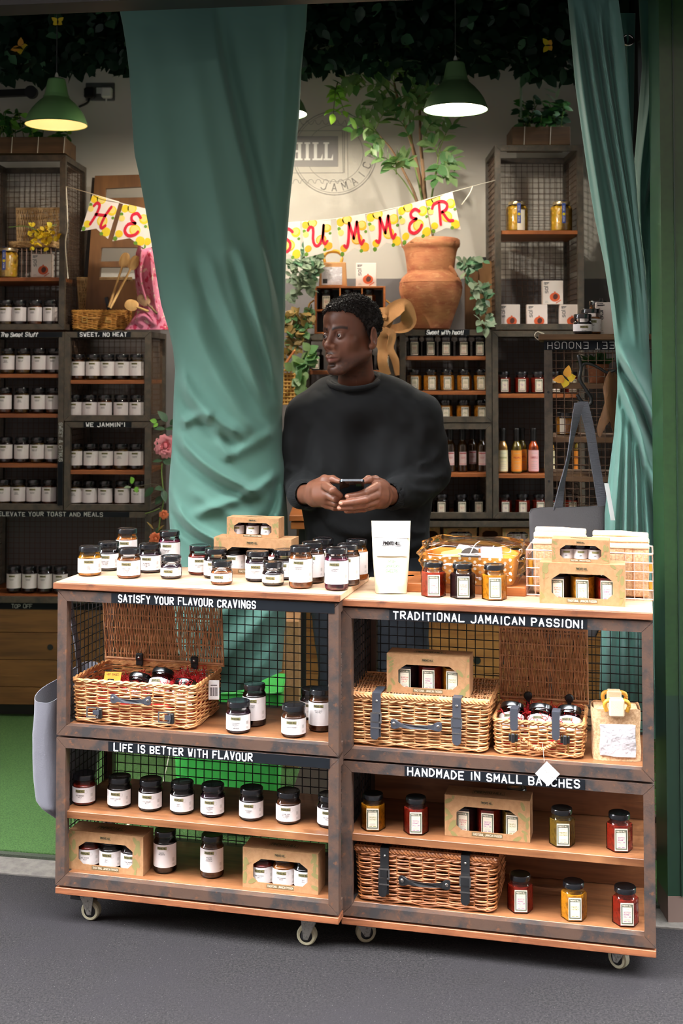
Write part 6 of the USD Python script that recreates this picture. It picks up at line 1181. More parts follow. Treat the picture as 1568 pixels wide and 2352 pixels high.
# ================================================================ THE MAN
class Blob:                                              # a smooth distance field, turned into one continuous surface
    def __init__(s, lo, hi, h):
        s.lo, s.h = np.array(lo, float), h; n = np.ceil((np.array(hi)-lo)/h).astype(int)+1; s.n = n; s.F = np.full(n, .05)
        s.ax = [s.lo[k] + h*np.arange(n[k]) for k in range(3)]
    def _win(s, c0, c1, pad):
        i0 = np.maximum(0, np.floor((np.minimum(c0, c1)-pad-s.lo)/s.h).astype(int)); i1 = np.minimum(s.n, np.ceil((np.maximum(c0, c1)+pad-s.lo)/s.h).astype(int)+1); sl = tuple(slice(a, b) for a, b in zip(i0, i1))
        return sl, np.stack(np.meshgrid(*[s.ax[k][sl[k]] for k in range(3)], indexing='ij'), -1)
    def _mix(s, sl, d, k, sub=False):
        F = s.F[sl]
        if sub: d = -d; h = np.clip(.5-.5*(F-d)/k, 0, 1); s.F[sl] = F*(1-h)+d*h + k*h*(1-h) if True else F
        else: h = np.clip(.5+.5*(F-d)/k, 0, 1); s.F[sl] = F*(1-h)+d*h - k*h*(1-h)
    def cone(s, a, b, ra, rb, k=.01, sub=False):
        a, b = np.asarray(a, float), np.asarray(b, float); sl, p = s._win(a, b, max(ra, rb)+k*2+.045); d = b-a; t = np.clip(((p-a)@d)/max(d@d, 1e-12), 0, 1)
        s._mix(sl, np.linalg.norm(p-a-t[..., None]*d, axis=-1) - (ra+(rb-ra)*t), k, sub); return s
    def chain(s, pts, rs, k=.01, sub=False):
        for i in range(len(pts)-1): s.cone(pts[i], pts[i+1], rs[i], rs[i+1], k, sub)
        return s
    def ell(s, c, r, k=.01, R=None, sub=False):
        c, r = np.asarray(c, float), np.asarray(r, float); sl, p = s._win(c, c, r.max()+k*2+.045); q = p-c
        if R is not None: q = q@R
        k0 = np.linalg.norm(q/r, axis=-1); k1 = np.linalg.norm(q/r**2, axis=-1); s._mix(sl, k0*(k0-1)/np.maximum(k1, 1e-9), k, sub); return s
    def surface(s):                                      # surface nets
        F, h = s.F, s.h; S = F < 0; nx, ny, nz = F.shape; acc = np.zeros((nx-1, ny-1, nz-1, 3)); cnt = np.zeros((nx-1, ny-1, nz-1))
        for ax in range(3):
            for o1 in (0, 1):
                for o2 in (0, 1):
                    off = [0, 0, 0]; oth = [a for a in range(3) if a != ax]; off[oth[0]], off[oth[1]] = o1, o2
                    A = F[off[0]:off[0]+nx-1, off[1]:off[1]+ny-1, off[2]:off[2]+nz-1]; e = off.copy(); e[ax] = 1; B = F[e[0]:e[0]+nx-1, e[1]:e[1]+ny-1, e[2]:e[2]+nz-1]
                    m = (A < 0) != (B < 0); t = np.where(m, A/np.where(m, A-B, 1), 0); cnt += m
                    for q in range(3): acc[..., q] += np.where(m, t if q == ax else off[q], 0)
        act = cnt > 0; idx = -np.ones(act.shape, int); idx[act] = np.arange(act.sum()); I = np.argwhere(act); V = s.lo + h*(I + acc[act]/cnt[act][:, None]); fs = []
        for ax in range(3):
            b, c = [(1, 2), (2, 0), (0, 1)][ax]; sl0 = [slice(1, -1)]*3; sl0[ax] = slice(0, -1); sl1 = list(sl0); sl1[ax] = slice(1, None)
            A, B = S[tuple(sl0)], S[tuple(sl1)]; E = np.argwhere(A != B)
            if not len(E): continue
            off = np.ones(3, int); off[ax] = 0; E = E + off; inside = S[tuple(E.T)]; db, dc = np.zeros(3, int), np.zeros(3, int); db[b] = 1; dc[c] = 1
            g = lambda d: idx[tuple((E+d).T)]
            q = np.stack([g(-db-dc), g(-dc), g(0*db), g(-db)], 1); q[~inside] = q[~inside][:, ::-1]; fs.append(q)
        q = np.vstack(fs); q = q[(q >= 0).all(1)]; m = T((V, q)); return m
def soft(m, n=6, lam=.5, mu=-.52):
    from scipy.sparse import coo_matrix
    v = np.array(m.vertices); e = m.edges_unique; k = len(v); A = coo_matrix((np.ones(2*len(e)), (np.r_[e[:, 0], e[:, 1]], np.r_[e[:, 1], e[:, 0]])), (k, k)).tocsr(); deg = np.asarray(A.sum(1)).ravel(); ok = (deg > 0)[:, None]
    for i in range(n):
        for f in (lam, mu): v = v + np.where(ok, f*(A@v/np.maximum(deg, 1)[:, None] - v), 0)
    return trimesh.Trimesh(v, m.faces, process=False)
def toned(name, m, tone, parent, **kw):                  # one skin surface with its own colours per point
    q = obj(name, m, 'skin', parent, True, **kw); UsdGeom.PrimvarsAPI(q).CreatePrimvar('tone', Sdf.ValueTypeNames.Color3fArray, 'vertex').Set([Gf.Vec3f(*map(float, c)) for c in tone]); return q
HD = 3.97; kp = HD/2850
man = thing('person', 'young man in a black sweatshirt holding a phone behind the counter, looking aside', 'person', (0, 0, 0))
HC = P(806, 771, HD); yaw = -math.radians(44)
Rz = np.array([[math.cos(yaw), -math.sin(yaw), 0], [math.sin(yaw), math.cos(yaw), 0], [0, 0, 1]]); tl_ = math.radians(-2.5); Ry = np.array([[math.cos(tl_), 0, math.sin(tl_)], [0, 1, 0], [-math.sin(tl_), 0, math.cos(tl_)]]); RH = Ry@Rz
toW = lambda v: np.asarray(v)@RH.T + HC
b = Blob((-.115, -.15, -.24), (.125, .15, .16), .0026)
b.ell((0, .016, .036), (.074, .095, .084), .01); b.ell((0, -.030, -.030), (.060, .064, .082), .03); b.ell((0, -.040, .052), (.061, .050, .048), .03)
for s in (-1, 1):
    b.cone((s*.053, .008, -.058), (s*.020, -.068, -.104), .016, .018, .022); b.ell((s*.044, -.056, -.022), (.020, .020, .016), .025); b.cone((s*.012, -.086, .020), (s*.042, -.070, .021), .0095, .008, .012)
b.ell((0, -.078, -.106), (.022, .017, .016), .02); toH = lambda w: (np.asarray(w)-HC)@RH; b.cone((0, .016, -.05), toH(P(819, 884, 4.035)), .052, .058, .03); b.cone(toH(P(819, 884, 4.035)), toH(P(822, 925, 4.05)), .058, .062, .02)
for s in (-1, 1): b.ell((s*.031, -.093, .001), (.017, .014, .011), .012, sub=True)
b.cone((0, -.086, .014), (0, -.105, -.026), .0078, .0105, .010); b.ell((0, -.108, -.029), (.0125, .0115, .0105), .007)
for s in (-1, 1): b.ell((s*.0155, -.096, -.034), (.0098, .0115, .0088), .007); b.ell((s*.0085, -.104, -.0425), (.0042, .006, .0035), .003, sub=True)
b.ell((0, -.086, -.062), (.030, .016, .026), .015)
b.chain([(-.025, -.087, -.0705), (-.008, -.1015, -.0655), (0, -.1015, -.067), (.008, -.1015, -.0655), (.025, -.087, -.0705)], [.0035, .0062, .0058, .0062, .0035], .005)
b.chain([(-.023, -.087, -.0735), (0, -.0985, -.0795), (.023, -.087, -.0735)], [.004, .0078, .004], .005)
b.chain([(-.026, -.092, -.0715), (-.010, -.106, -.0712), (0, -.1075, -.0722), (.010, -.106, -.0712), (.026, -.092, -.0715)], [.0012]*5, .0022, sub=True)
b.ell((0, -.094, -.092), (.016, .006, .005), .006, sub=True); b.cone((0, -.108, -.052), (0, -.107, -.060), .0022, .0022, .004, sub=True)
for s in (-1, 1):
    b.ell((s*.031, -.0775, 0), (.0150, .0143, .0138), .003); b.ell((s*.0305, -.0935, -.0008), (.0128, .0085, .0047), .002, sub=True)
    E_ = np.array([[math.cos(s*.42), -math.sin(s*.42), 0], [math.sin(s*.42), math.cos(s*.42), 0], [0, 0, 1]])
    b.ell((s*.082, .018, -.010), (.0085, .024, .035), .006, E_); b.ell((s*.0895, .013, -.007), (.0055, .0145, .022), .004, E_, sub=True); b.ell((s*.078, .008, -.038), (.006, .010, .011), .006); b.ell((s*.079, .010, -.012), (.005, .006, .011), .004)
m = soft(b.surface(), 4); v = np.array(m.vertices); x, y, z = v.T
def near(c, r): return np.exp(-(((v-np.array(c))/np.array(r))**2).sum(1))
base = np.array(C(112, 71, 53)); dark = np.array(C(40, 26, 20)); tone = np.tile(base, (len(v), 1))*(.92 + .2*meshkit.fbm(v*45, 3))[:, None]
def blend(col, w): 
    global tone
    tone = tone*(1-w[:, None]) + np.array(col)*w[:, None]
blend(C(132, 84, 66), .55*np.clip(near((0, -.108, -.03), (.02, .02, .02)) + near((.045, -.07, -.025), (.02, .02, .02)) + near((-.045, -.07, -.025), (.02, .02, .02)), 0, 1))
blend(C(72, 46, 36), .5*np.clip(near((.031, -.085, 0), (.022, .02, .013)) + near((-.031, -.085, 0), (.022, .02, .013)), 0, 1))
jaw = np.clip((-.062-z)/.02, 0, 1)*np.clip((.045-y)/.03, 0, 1)*np.clip((z+.15)/.02, 0, 1); lipm = np.clip(near((0, -.098, -.0715), (.026, .02, .0105))*1.6-.4, 0, 1)
blend(dark, np.clip(.62*jaw*(.6+.7*meshkit.noise(v*160)) , 0, .8)*(1-lipm)); blend(dark, np.clip(1.5*near((0, -.098, -.0545), (.026, .02, .0052))-.35, 0, .8))
blend(dark, .55*np.clip(1.4*near((0, -.092, -.094), (.013, .02, .008)) - .2, 0, 1)); blend(C(134, 80, 74), .85*lipm*(z < -.0715)); blend(C(92, 56, 50), .8*lipm*(z >= -.0715))
for s in (-1, 1):
    bx = np.clip((s*x-.010)/.044, 0, 1); arc = .0205 + .0075*np.sin(bx*2.4) - .004*bx; blend(dark*.6, np.clip(1.5*np.exp(-((z-arc)/.0052)**2)*(s*x > .009)*(s*x < .053)*(y < -.045) - .25, 0, .92))
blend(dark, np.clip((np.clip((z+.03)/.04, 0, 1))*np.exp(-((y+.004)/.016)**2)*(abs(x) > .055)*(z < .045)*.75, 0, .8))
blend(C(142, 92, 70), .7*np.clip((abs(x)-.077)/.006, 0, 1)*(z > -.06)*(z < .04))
# hands: wrists, palms and five unequal fingers each, in the photograph's pose
hp = lambda px, py, d: P(px, py, d)
hb = Blob(np.minimum(P(690, 1190, 3.60), P(690, 1190, 3.86)) - .01, np.maximum(P(905, 1080, 3.60), P(905, 1080, 3.90)) + .01, .0021)
Rw, Lw = hp(696, 1136, 3.845), hp(897, 1138, 3.835)
# his right hand (left in the picture)
hb.chain([Rw, hp(722, 1134, 3.775)], [.031, .031], .012); hb.chain([hp(722, 1122, 3.765), hp(748, 1122, 3.705)], [.026, .019], .014); hb.chain([hp(722, 1146, 3.77), hp(752, 1152, 3.715)], [.025, .018], .014); hb.cone(hp(735, 1136, 3.735), hp(752, 1138, 3.70), .028, .020, .014)
hb.chain([hp(729, 1112, 3.765), hp(745, 1101, 3.735), hp(764, 1101, 3.705), hp(779, 1106, 3.688)], [.017, .0135, .0115, .0085], .006)                 # thumb over the screen side
hb.chain([hp(748, 1116, 3.69), hp(764, 1126, 3.645), hp(781, 1138, 3.655)], [.0145, .0115, .0088], .005)                                              # index
hb.chain([hp(750, 1134, 3.695), hp(770, 1146, 3.665), hp(796, 1149, 3.672)], [.0135, .0108, .0090], .0045); hb.chain([hp(750, 1149, 3.705), hp(772, 1157, 3.684), hp(796, 1160, 3.686)], [.0125, .0105, .0088], .0045); hb.chain([hp(748, 1160, 3.715), hp(768, 1166, 3.70), hp(786, 1168, 3.70)], [.0115, .0095, .008], .0045)
# his left hand (right in the picture)
hb.chain([Lw, hp(878, 1136, 3.775)], [.031, .031], .012); hb.chain([hp(878, 1122, 3.765), hp(864, 1120, 3.70)], [.026, .018], .014); hb.chain([hp(878, 1150, 3.765), hp(860, 1156, 3.705)], [.025, .017], .014); hb.cone(hp(872, 1138, 3.735), hp(862, 1138, 3.70), .029, .020, .014)
hb.chain([hp(876, 1112, 3.765), hp(862, 1103, 3.735), hp(846, 1101, 3.705), hp(834, 1106, 3.69)], [.017, .0135, .0112, .0085], .006)
F_ = [[hp(862, 1119, 3.69), hp(838, 1132, 3.648), hp(817, 1138, 3.645), hp(798, 1140, 3.648)], [hp(864, 1137, 3.69), hp(840, 1147, 3.642), hp(811, 1153, 3.636), hp(784, 1156, 3.642)], [hp(861, 1152, 3.695), hp(838, 1160, 3.652), hp(808, 1165, 3.644), hp(780, 1167, 3.65)], [hp(856, 1163, 3.705), hp(836, 1169, 3.672), hp(814, 1172, 3.662), hp(795, 1174, 3.664)]]
for f, r0 in zip(F_, (.0128, .0130, .0124, .0108)): hb.chain(f, [r0, r0*.88, r0*.8, r0*.70], .004)
hm = soft(hb.surface(), 3); hv = np.array(hm.vertices)
for q, f in enumerate(F_):                               # knuckle creases
    pass
hn = np.tile(np.array(C(124, 78, 58)), (len(hv), 1))*(.9+.22*meshkit.fbm(hv*60, 3))[:, None]
for f in F_:
    for j in (1, 2):
        d = np.linalg.norm(hv-f[j], axis=1); w = .6*np.exp(-(d/.011)**2)*(.45+.55*np.sin((hv[:, 0]-f[j][0])*1900)**2); hn = hn*(1-w[:, None]) + np.array(C(62, 38, 29))*w[:, None]
    tipd = np.linalg.norm(hv-f[3], axis=1); w = .35*np.exp(-(tipd/.012)**2); hn = hn*(1-w[:, None]) + np.array(C(176, 112, 84))*w[:, None]
core = Blob((-.35, 3.6, .75), (.45, 4.25, 1.6), .014)   # the body under the clothes, joining head and hands
core.chain([P(770, 960, 4.02), P(775, 1240, 4.02)], [.07, .08], .05); core.chain([P(895, 960, 4.02), P(890, 1240, 4.02)], [.07, .08], .05); core.cone(P(818, 905, 4.02), P(822, 960, 4.02), .05, .06, .03)
core.chain([P(712, 950, 4.01), P(690, 1112, 4.01), Rw], [.035, .032, .024], .02); core.chain([P(955, 955, 4.0), P(975, 1090, 3.99), Lw], [.035, .032, .024], .02)
cm = core.surface(); cv = np.array(cm.vertices)
allm = cat_([mapv(m, toW), hm, cm]); tones = np.vstack([tone, hn, np.tile(base, (len(cv), 1))])
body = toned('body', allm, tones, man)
for f in F_[:4]:
    d = f[3]-f[2]; d /= np.linalg.norm(d); obj('fingernail', orient(mapv(lathe([(0, .0012), (.0035, .0009), (.005, 0)], 12), lambda v: v*[1.25, .95, 1]), f[3]+d*.001+[0, -.0083, .0012], d, (0, -1, .25)), 'nail', body, True)
for s in (-1, 1):
    e = toW((s*.031, -.0775, -.0003)); obj('eyeball', move(trimesh.creation.icosphere(3, .0131), e), 'eye_white', body, True)
    gz = np.array([-.70, -.70, .02]); gz /= np.linalg.norm(gz); obj('iris', orient(lathe([(0, .0016), (.0032, .0014), (.0056, 0)], 18), e+gz*.0121, np.array([1, 0, 0])*.0+np.cross([0, 0, 1], gz), gz), 'iris', body, True)
# short curled hair
hh = Blob((-.11, -.14, -.1), (.11, .15, .18), .0032); hh.ell((0, .014, .040), (.083, .100, .093), .005); hh.ell((0, -.034, .058), (.066, .060, .052), .02)
X, Y_, Z_ = np.meshgrid(*hh.ax, indexing='ij'); yl = np.interp(Z_, [-.07, -.045, -.02, .0, .03, .055, .068, .076, .084], [.06, .036, .020, .002, -.012, -.034, -.052, -.072, -.16]); hh.F = np.maximum(hh.F, (yl-Y_)*.8); hh.F = np.maximum(hh.F, (-.055-.25*(Y_-.06)) - Z_)
hmz = hh.surface(); nv = np.array(hmz.vertex_normals); v2 = np.array(hmz.vertices); fade = np.clip((v2[:, 2]+.02)/.06, .15, 1)
v2 = v2 + nv*((meshkit.noise(v2*190, 4)-.45)*.0085 + (meshkit.noise(v2*90, 8)-.5)*.006 - .006*(1-fade))[:, None]*np.clip(fade, .3, 1)[:, None]
hair = obj('hair', T((toW(v2), hmz.faces)), 'hair', man, True)
r_ = np.random.default_rng(3); pick = r_.choice(len(v2), 2600, replace=False); cu = []
for i in pick:
    if fade[i] < .5: continue
    p, n_ = v2[i], nv[i]; a = np.cross(n_, [.3, .5, .8]); a /= np.linalg.norm(a)+1e-9; c_ = np.cross(n_, a); t0 = r_.uniform(0, 6.28); th = t0+np.linspace(0, 6.5, 6); rad = .0024
    cu.append(tube(toW(p + np.outer(np.linspace(-.001, .0045, 6), n_) + rad*(np.cos(th)[:, None]*a + np.sin(th)[:, None]*c_)), .0008, 3, caps=False))
obj('curls', cu, 'hair', hair, True, kind='stuff')
# sweatshirt
sw = Blob(P(620, 1330, 4.3)*[1, 0, 1]+[-.02, 3.62, 0], P(1060, 840, 4.3)*[1, 0, 1]+[.02, 4.28, 0], .0062)
Td = 4.03
sw.chain([P(768, 965, Td), P(770, 1090, Td-.01), P(775, 1240, Td)], [.105, .108, .102], .07); sw.chain([P(905, 965, Td), P(905, 1090, Td-.01), P(910, 1235, Td)], [.105, .108, .106], .07); sw.ell(P(838, 1180, Td-.03), (.13, .11, .13), .05)
sw.chain([P(818, 884, 4.03), P(760, 918, 4.03), P(700, 950, 4.02)], [.062, .062, .058], .04); sw.chain([P(822, 884, 4.03), P(885, 915, 4.03), P(965, 955, 4.0)], [.062, .064, .066], .04)
sw.chain([P(703, 955, 4.02), P(690, 1020, 4.03), P(691, 1105, 4.02)], [.064, .060, .058], .025); sw.chain([P(691, 1110, 4.02), P(700, 1130, 3.93), P(708, 1137, 3.845)], [.058, .052, .044], .02)
sw.chain([P(962, 958, 4.0), P(978, 1020, 4.02), P(985, 1085, 4.01)], [.070, .066, .066], .025); sw.chain([P(985, 1088, 4.01), P(945, 1120, 3.93), P(893, 1138, 3.835)], [.066, .058, .045], .02)
sw.ell(P(820, 935, 3.99), (.13, .075, .06), .05); sw.ell(P(812, 850, 3.985), (.086, .096, .054), .006, sub=True)
for a_, b_ in ((Rw, P(724, 1136, 3.77)), (Lw, P(874, 1136, 3.77))): sw.cone(a_+(a_-b_)*.05, b_, .034, .036, .003, sub=True)
m = soft(sw.surface(), 8); v = np.array(m.vertices); nn = np.array(m.vertex_normals)
ax_, ay = 784 + v[:, 0]/v[:, 1]*2850, 850 - (v[:, 2]-EYE)/v[:, 1]*2850
fo = [([(985,960),(960,1040),(965,1090)],16,.010),([(940,1000),(925,1080),(930,1160)],16,.008),([(1010,1030),(985,1060),(950,1075)],9,.011),([(1025,1085),(985,1098),(940,1100)],9,.011),([(1015,1120),(975,1125),(930,1120)],8,.009),([(670,960),(668,1030),(675,1090)],14,.008),([(655,1070),(690,1090),(710,1085)],9,.010),([(650,1110),(690,1120),(715,1112)],8,.009),
 ([(720,960),(735,1040),(742,1100)],16,.009),([(780,960),(790,1040),(775,1100)],20,.006),([(880,980),(875,1060),(860,1095)],20,.007),([(750,1185),(790,1215),(860,1225)],13,.011),([(900,1180),(940,1215),(985,1220)],12,.012),([(960,1170),(930,1200),(880,1210)],11,.009),([(720,1200),(760,1240),(800,1250)],12,.010),([(975,1240),(930,1255),(860,1250)],10,.009),([(895,905),(925,940),(935,985)],14,.006),([(740,905),(715,940),(712,985)],14,.006)]
front_ = np.clip(-nn[:, 1]*1.6, 0, 1); v = v + nn*(relief(ax_, ay, fo)*.9*front_ + (meshkit.fbm(v*14, 3, 5)-.5)*.010)[:, None]
sw_ = obj('sweatshirt', T((v, m.faces)), 'sweatshirt', man, True)
cc = P(812, 862, 4.0); a = np.linspace(0, 2*PI, 60); obj('collar', tube(np.c_[cc[0]+.083*np.cos(a), cc[1]+.082*np.sin(a), cc[2]-.016+.026*np.sin(a)+.003*np.cos(a)], .0085, 8, True), 'sweatshirt', sw_, True)
for a_, b_ in ((Rw, P(724, 1136, 3.77)), (Lw, P(874, 1136, 3.77))):
    d = b_-a_; d /= np.linalg.norm(d); o = a_+d*.0; k1 = np.cross(d, [0, 0, 1]); k1 /= np.linalg.norm(k1); k2 = np.cross(k1, d)
    obj('cuff', grid_mesh(lambda u, w: tuple(np.moveaxis(o + (w[..., None]*.05-.03)*d + (.0455-.006*np.abs(w[..., None]-.4)**2*4+.0006*np.sin(u[..., None]*2*PI*40))*(np.cos(2*PI*u)[..., None]*k1 + np.sin(2*PI*u)[..., None]*k2), -1, 0)), 120, 8, True), 'sweatshirt', sw_, True)
# trousers, socks, shoes
tr_ = Blob((-.3, 3.82, .12), (.4, 4.24, .95), .009); g = lambda px, py, d=4.03: P(px, py, d)
tr_.chain([g(780, 1270), g(776, 1350)], [.095, .098], .05); tr_.chain([g(905, 1270), g(915, 1350)], [.095, .098], .05); tr_.chain([g(776, 1350), g(790, 1560, 4.0), g(860, 1765, 4.04)], [.098, .076, .054], .03); tr_.chain([g(915, 1350), g(932, 1560, 4.0), g(944, 1765, 4.04)], [.1, .078, .054], .03)
m = soft(tr_.surface(), 5); v = np.array(m.vertices); obj('trousers', T((v + np.array(m.vertex_normals)*((meshkit.fbm(v*[16, 16, 9], 3)-.5)*.016)[:, None], m.faces)), 'denim', man, True)
for px in (866, 945):
    a_ = g(px, 1745, 4.05); fl = np.array([a_[0], a_[1], .016]); obj('sock', tube([a_, fl+[0, 0, .07]], [.040, .036], 18), 'sock', man, True)
    sb = Blob(fl+[-.08, -.22, -.01], fl+[.08, .09, .13], .006); sb.cone(fl+[0, .02, .045], fl+[-.01, -.15, .034], .04, .034, .02); sb.cone(fl+[0, .02, .06], fl+[0, .01, .09], .04, .042, .02); sb.F = np.maximum(sb.F, fl[2]+.002-np.meshgrid(*sb.ax, indexing='ij')[2]); obj('shoe', soft(sb.surface(), 3), 'shoe', man, True)
# phone
t = thing('phone', 'black phone held in both hands by the man', 'phone', (0, 0, 0))
o = P(808, 1103, 3.615); la = np.array([0, .88, -.475]); la /= np.linalg.norm(la); nb = np.cross([1, 0, 0], la); nb = nb if nb[1] < 0 else -nb
def pbox(w, l0, l1, h0, h1, r=.009): m = poly3(sg.box(-w/2+r, l0+r, w/2-r, l1-r).buffer(r, quad_segs=5), h1-h0); v = np.array(m.vertices); return T((o + v[:, :1]*[1, 0, 0] + v[:, 1:2]*la + (v[:, 2:]+h0)*nb, m.faces if np.dot(np.cross([1, 0, 0], la), nb) > 0 else m.faces[:, ::-1]))
ob = obj('body', pbox(.071, 0, .142, -.004, .004), 'phone_black', t, 40); obj('edge_band', pbox(.0722, -.0006, .1426, -.0022, .0022), 'phone_grey', t, 40); obj('camera_bump', cat_([pbox(.016, .012, .03, .004, .0055, .004)]), 'phone_black', t); obj('screen', pbox(.066, .003, .139, -.0046, -.004, .007), 'phone_grey', t); obj('reflection_patch', mapv(pbox(.016, .018, .034, .004, .0046, .001), lambda v: v+[.02, 0, 0]), 'leaf_herb_dark', t, label='small green sticker')  # green reflection on the phone back, put in as a coloured patch
# ================================================================ SMALLER THINGS
# salt cartons
def salt_box(t, w=.09, h=.105, d=.035, word='salt'):
    obj('carton', bbox(-w/2, w/2, 0, d, 0, h, .0015), 'salt_box', t); q = lambda m, x, z, dd=.0006: move(front(m), (x, -dd, z))
    if word == 'salt':
        pot = unary_union([sg.Point(0, 0).buffer(.021, quad_segs=6), sg.box(-.003, .018, .003, .026)]); obj('pot_print', q(poly3(affinity.scale(pot, 1.08, .95), 0), .008, .032), 'salt_orange', t); obj('pot_shade', q(poly3(affinity.rotate(affinity.scale(sg.Point(0, 0).buffer(.0115, quad_segs=6), .9, 1.1), -20), 0), .0105, .034, .0009), 'salt_dark', t)
        obj('spoon_print', q(ribbon([np.array([(.014, .006), (.034, .019)])], .004), 0, 0), 'salt_orange', t)
    else: obj('pot_print', q(poly3(affinity.scale(sg.Point(0, 0).buffer(.018, quad_segs=6), .8, 1.6), 0), .022, .04), 'salt_orange', t)
    L, W_ = strokes(word, .017); m = rot(ribbon(L, .0023), PI/2, (0, 0, 1)); obj('lettering', q(m, -.022, h*.47), 'ink', t)
    obj('small_print', q(cat_([plate(.016, .0016), move(plate(.012, .0016), (0, .005, 0))]), -.028, .008), 'ink_pale', t); obj('maker_print', q(plate(.022, .003), -.028, h-.011), 'ink', t)
def carton(F, x0, x1, y1, z, v, what, word='salt', h=None):
    u = F.u_at((x0+x1)/2, v, z+.05); w = abs(F.u_at(x1, v, z+.05)-F.u_at(x0, v, z+.05)); s = w/.09
    copy_or(('salt', word), 'carton', lambda t: salt_box(t, word=word), what, 'carton', F.w(u, v, z+.0004), F.yaw, 'salt cartons' if word == 'salt' else None)
SB = 'white salt carton printed with an orange pot, '
zr1 = zl(745, FR)
carton(FR, 1147, 1194, 743, CR['R1'][2]+.0065, .05, SB+'left on the bottom of the tall crate'); carton(FR, 1210, 1257, 743, CR['R1'][2]+.0065, .05, SB+'middle of the bottom row'); carton(FR, 1285, 1333, 743, CR['R1'][2]+.0065, .05, SB+'right end of the bottom row'); carton(FR, 1246, 1293, 695, CR['R1'][2]+.0065+.1056, .05, SB+'standing on two others')
carton(FL, 73, 117, 630, zl(636), .03, SB+'before the wire rack')
carton(FR, 818, 863, 655, zl(657, FR), .05, SB+'on the small pigeonhole box')
# jars of lemons
def lemon_jar(t, paper=True):
    R, H = .049, .135; r = random.Random(4)
    obj('brine', lathe([(0, .003), (R-.004, .003), (R-.0022, .008), (R-.0022, .098), (R-.012, .112), (0, .112)], 28), 'brine', t, True); fr_ = []
    for k in range(5):
        for i in range(8): a = 2*PI*i/8 + k*.4; fr_.append(move(mapv(trimesh.creation.icosphere(2, .0145), lambda v: v*[1, 1, 1.12]), ((R-.0148)*math.cos(a), (R-.0148)*math.sin(a), .017+.0205*k)))
    for i, m in enumerate(fr_): obj('lemon', m, 'lemon_fruit', t, True)
    obj('glass', lathe([(0, .0005), (R-.003, .0005), (R, .005), (R, .1), (R-.008, .113), (.036, .118), (.036, .122)], 30), 'glass', t, 50); obj('lid', lathe([(0, .119), (.037, .119), (.0385, .121), (.0385, .131), (.036, .134), (0, .134)], 28), 'lid_gold', t, 40)
    s_ = obj('seal_strip', onto_cyl(move(plate(.016, .088, 4), (.002, .034, 0)), R+.0008), 'blue_strip', t); obj('seal_top', bbox(-.006, .010, -R-.001, .02, .134, .135, .0004), 'blue_strip', t); obj('emblem', onto_cyl(move(poly3(sg.Point(0, 0).buffer(.0065), 0), (.002, .074, 0)), R+.0014), 'lemon', s_)
    obj('strip_print', onto_cyl(cat_([move(rot(small_text('SICILIA', .005, .0008), PI/2, (0, 0, 1)), (.004, z, 0)) for z in (.052, .1)]), R+.0014), 'label', s_)
    if paper: obj('label', onto_cyl(move(plate(.036, .09, 6), (.012, .004, 0)), R+.0004), 'label_cream', t)
for key, paper, F, px, z, v, what in (('a', True, FR, 1187, zl(528.5, FR), .08, 'big jar of lemons with blue seal and paper label, left on the top shelf'), ('b', False, FR, 1289, zl(528.5, FR), .08, 'big jar of yellow lemons with a blue seal strip, right on the top shelf'), ('b', False, FL, 16, zl(636), .07, 'big jar of lemons cut off by the left picture edge')):
    copy_or(('lemon', key), 'lemon_jar', lambda t, p=paper: lemon_jar(t, p), what, 'jar', F.w(F.u_at(px, v, z+.05), v, z+.0004), F.yaw, 'big jars of lemons')
# yellow flower bunch, kraft bag, pigeonhole box
t = thing('flower_bunch', 'bunch of yellow artificial flowers lying against the pale hamper lid', 'flowers', (0, 0, 0)); r = random.Random(6); fc_ = P(98, 540, 5.40)
leaves(t, [(fc_+np.array([r.gauss(0, .03), r.uniform(-.02, .02), r.gauss(0, .022)]), (r.uniform(-1, 1), r.uniform(-1, 0), r.uniform(-1, 1))) for _ in range(70)], ['lemon', 'wing_yellow'], .026, .022, 6, 'petal'); obj('stem', tube(curve([P(20, 522, 5.41), P(60, 520, 5.4), P(98, 536, 5.4)], 10), .0022, 5), 'stem_green', t); obj('stem', tube(curve([P(130, 516, 5.42), P(110, 522, 5.4), P(96, 536, 5.4)], 10), .002, 5), 'stem_green', t)
zc = zl(767, FR); xc0, xc1 = P(722, 700, 5.42)[0], P(885, 700, 5.42)[0]; zc1 = zl(657, FR); wc, hc = xc1-xc0, zc1-zc
t = thing('pigeonhole_box', 'small orange-brown pigeonhole box above the head of the man', 'box', (xc0, 5.42, zc+.001))
for x in (0, wc-.009): obj('side', bbox(x, x+.009, 0, .13, 0, hc, .001), 'crate_wood', t)
for z in (0, hc*.475, hc-.008): obj('shelf_board', bbox(.0095, wc-.0095, .001, .13, z, z+.008, .001), 'crate_wood', t)
for x in (wc*.36, wc*.67): obj('divider', cat_([bbox(x-.003, x+.003, .002, .128, .0085, hc*.475-.0005, .0008), bbox(x-.003, x+.003, .002, .128, hc*.475+.0085, hc-.0085, .0008)]), 'crate_wood', t)
obj('back', box(.0095, wc-.0095, .124, .13, .0085, hc-.0085), 'beam_black', t)
for x, s in ((-.004, -1), (wc+.004, 1)): obj('side_handle', tube(curve([(x, .06, hc*.2), (x+s*.018, .05, hc*.3), (x+s*.022, .05, hc*.6), (x, .06, hc*.72)], 14), .004, 7), 'bamboo', t, True)
for i, (px, j) in enumerate(((749, 'jam_black'), (797, 'jam_black'), (845, 'jam_ochre'))): put_hex((P(px, 700, 5.48)[0], 5.48, zc+hc*.475+.0086), 0, j, f'{N_[i]} hexagonal jar from the left in the pigeonhole box', 'jars in the pigeonhole box', False, ('PEPPER', 'JELLY') if j == 'jam_black' else ('MANGO', 'CHUTNEY'))
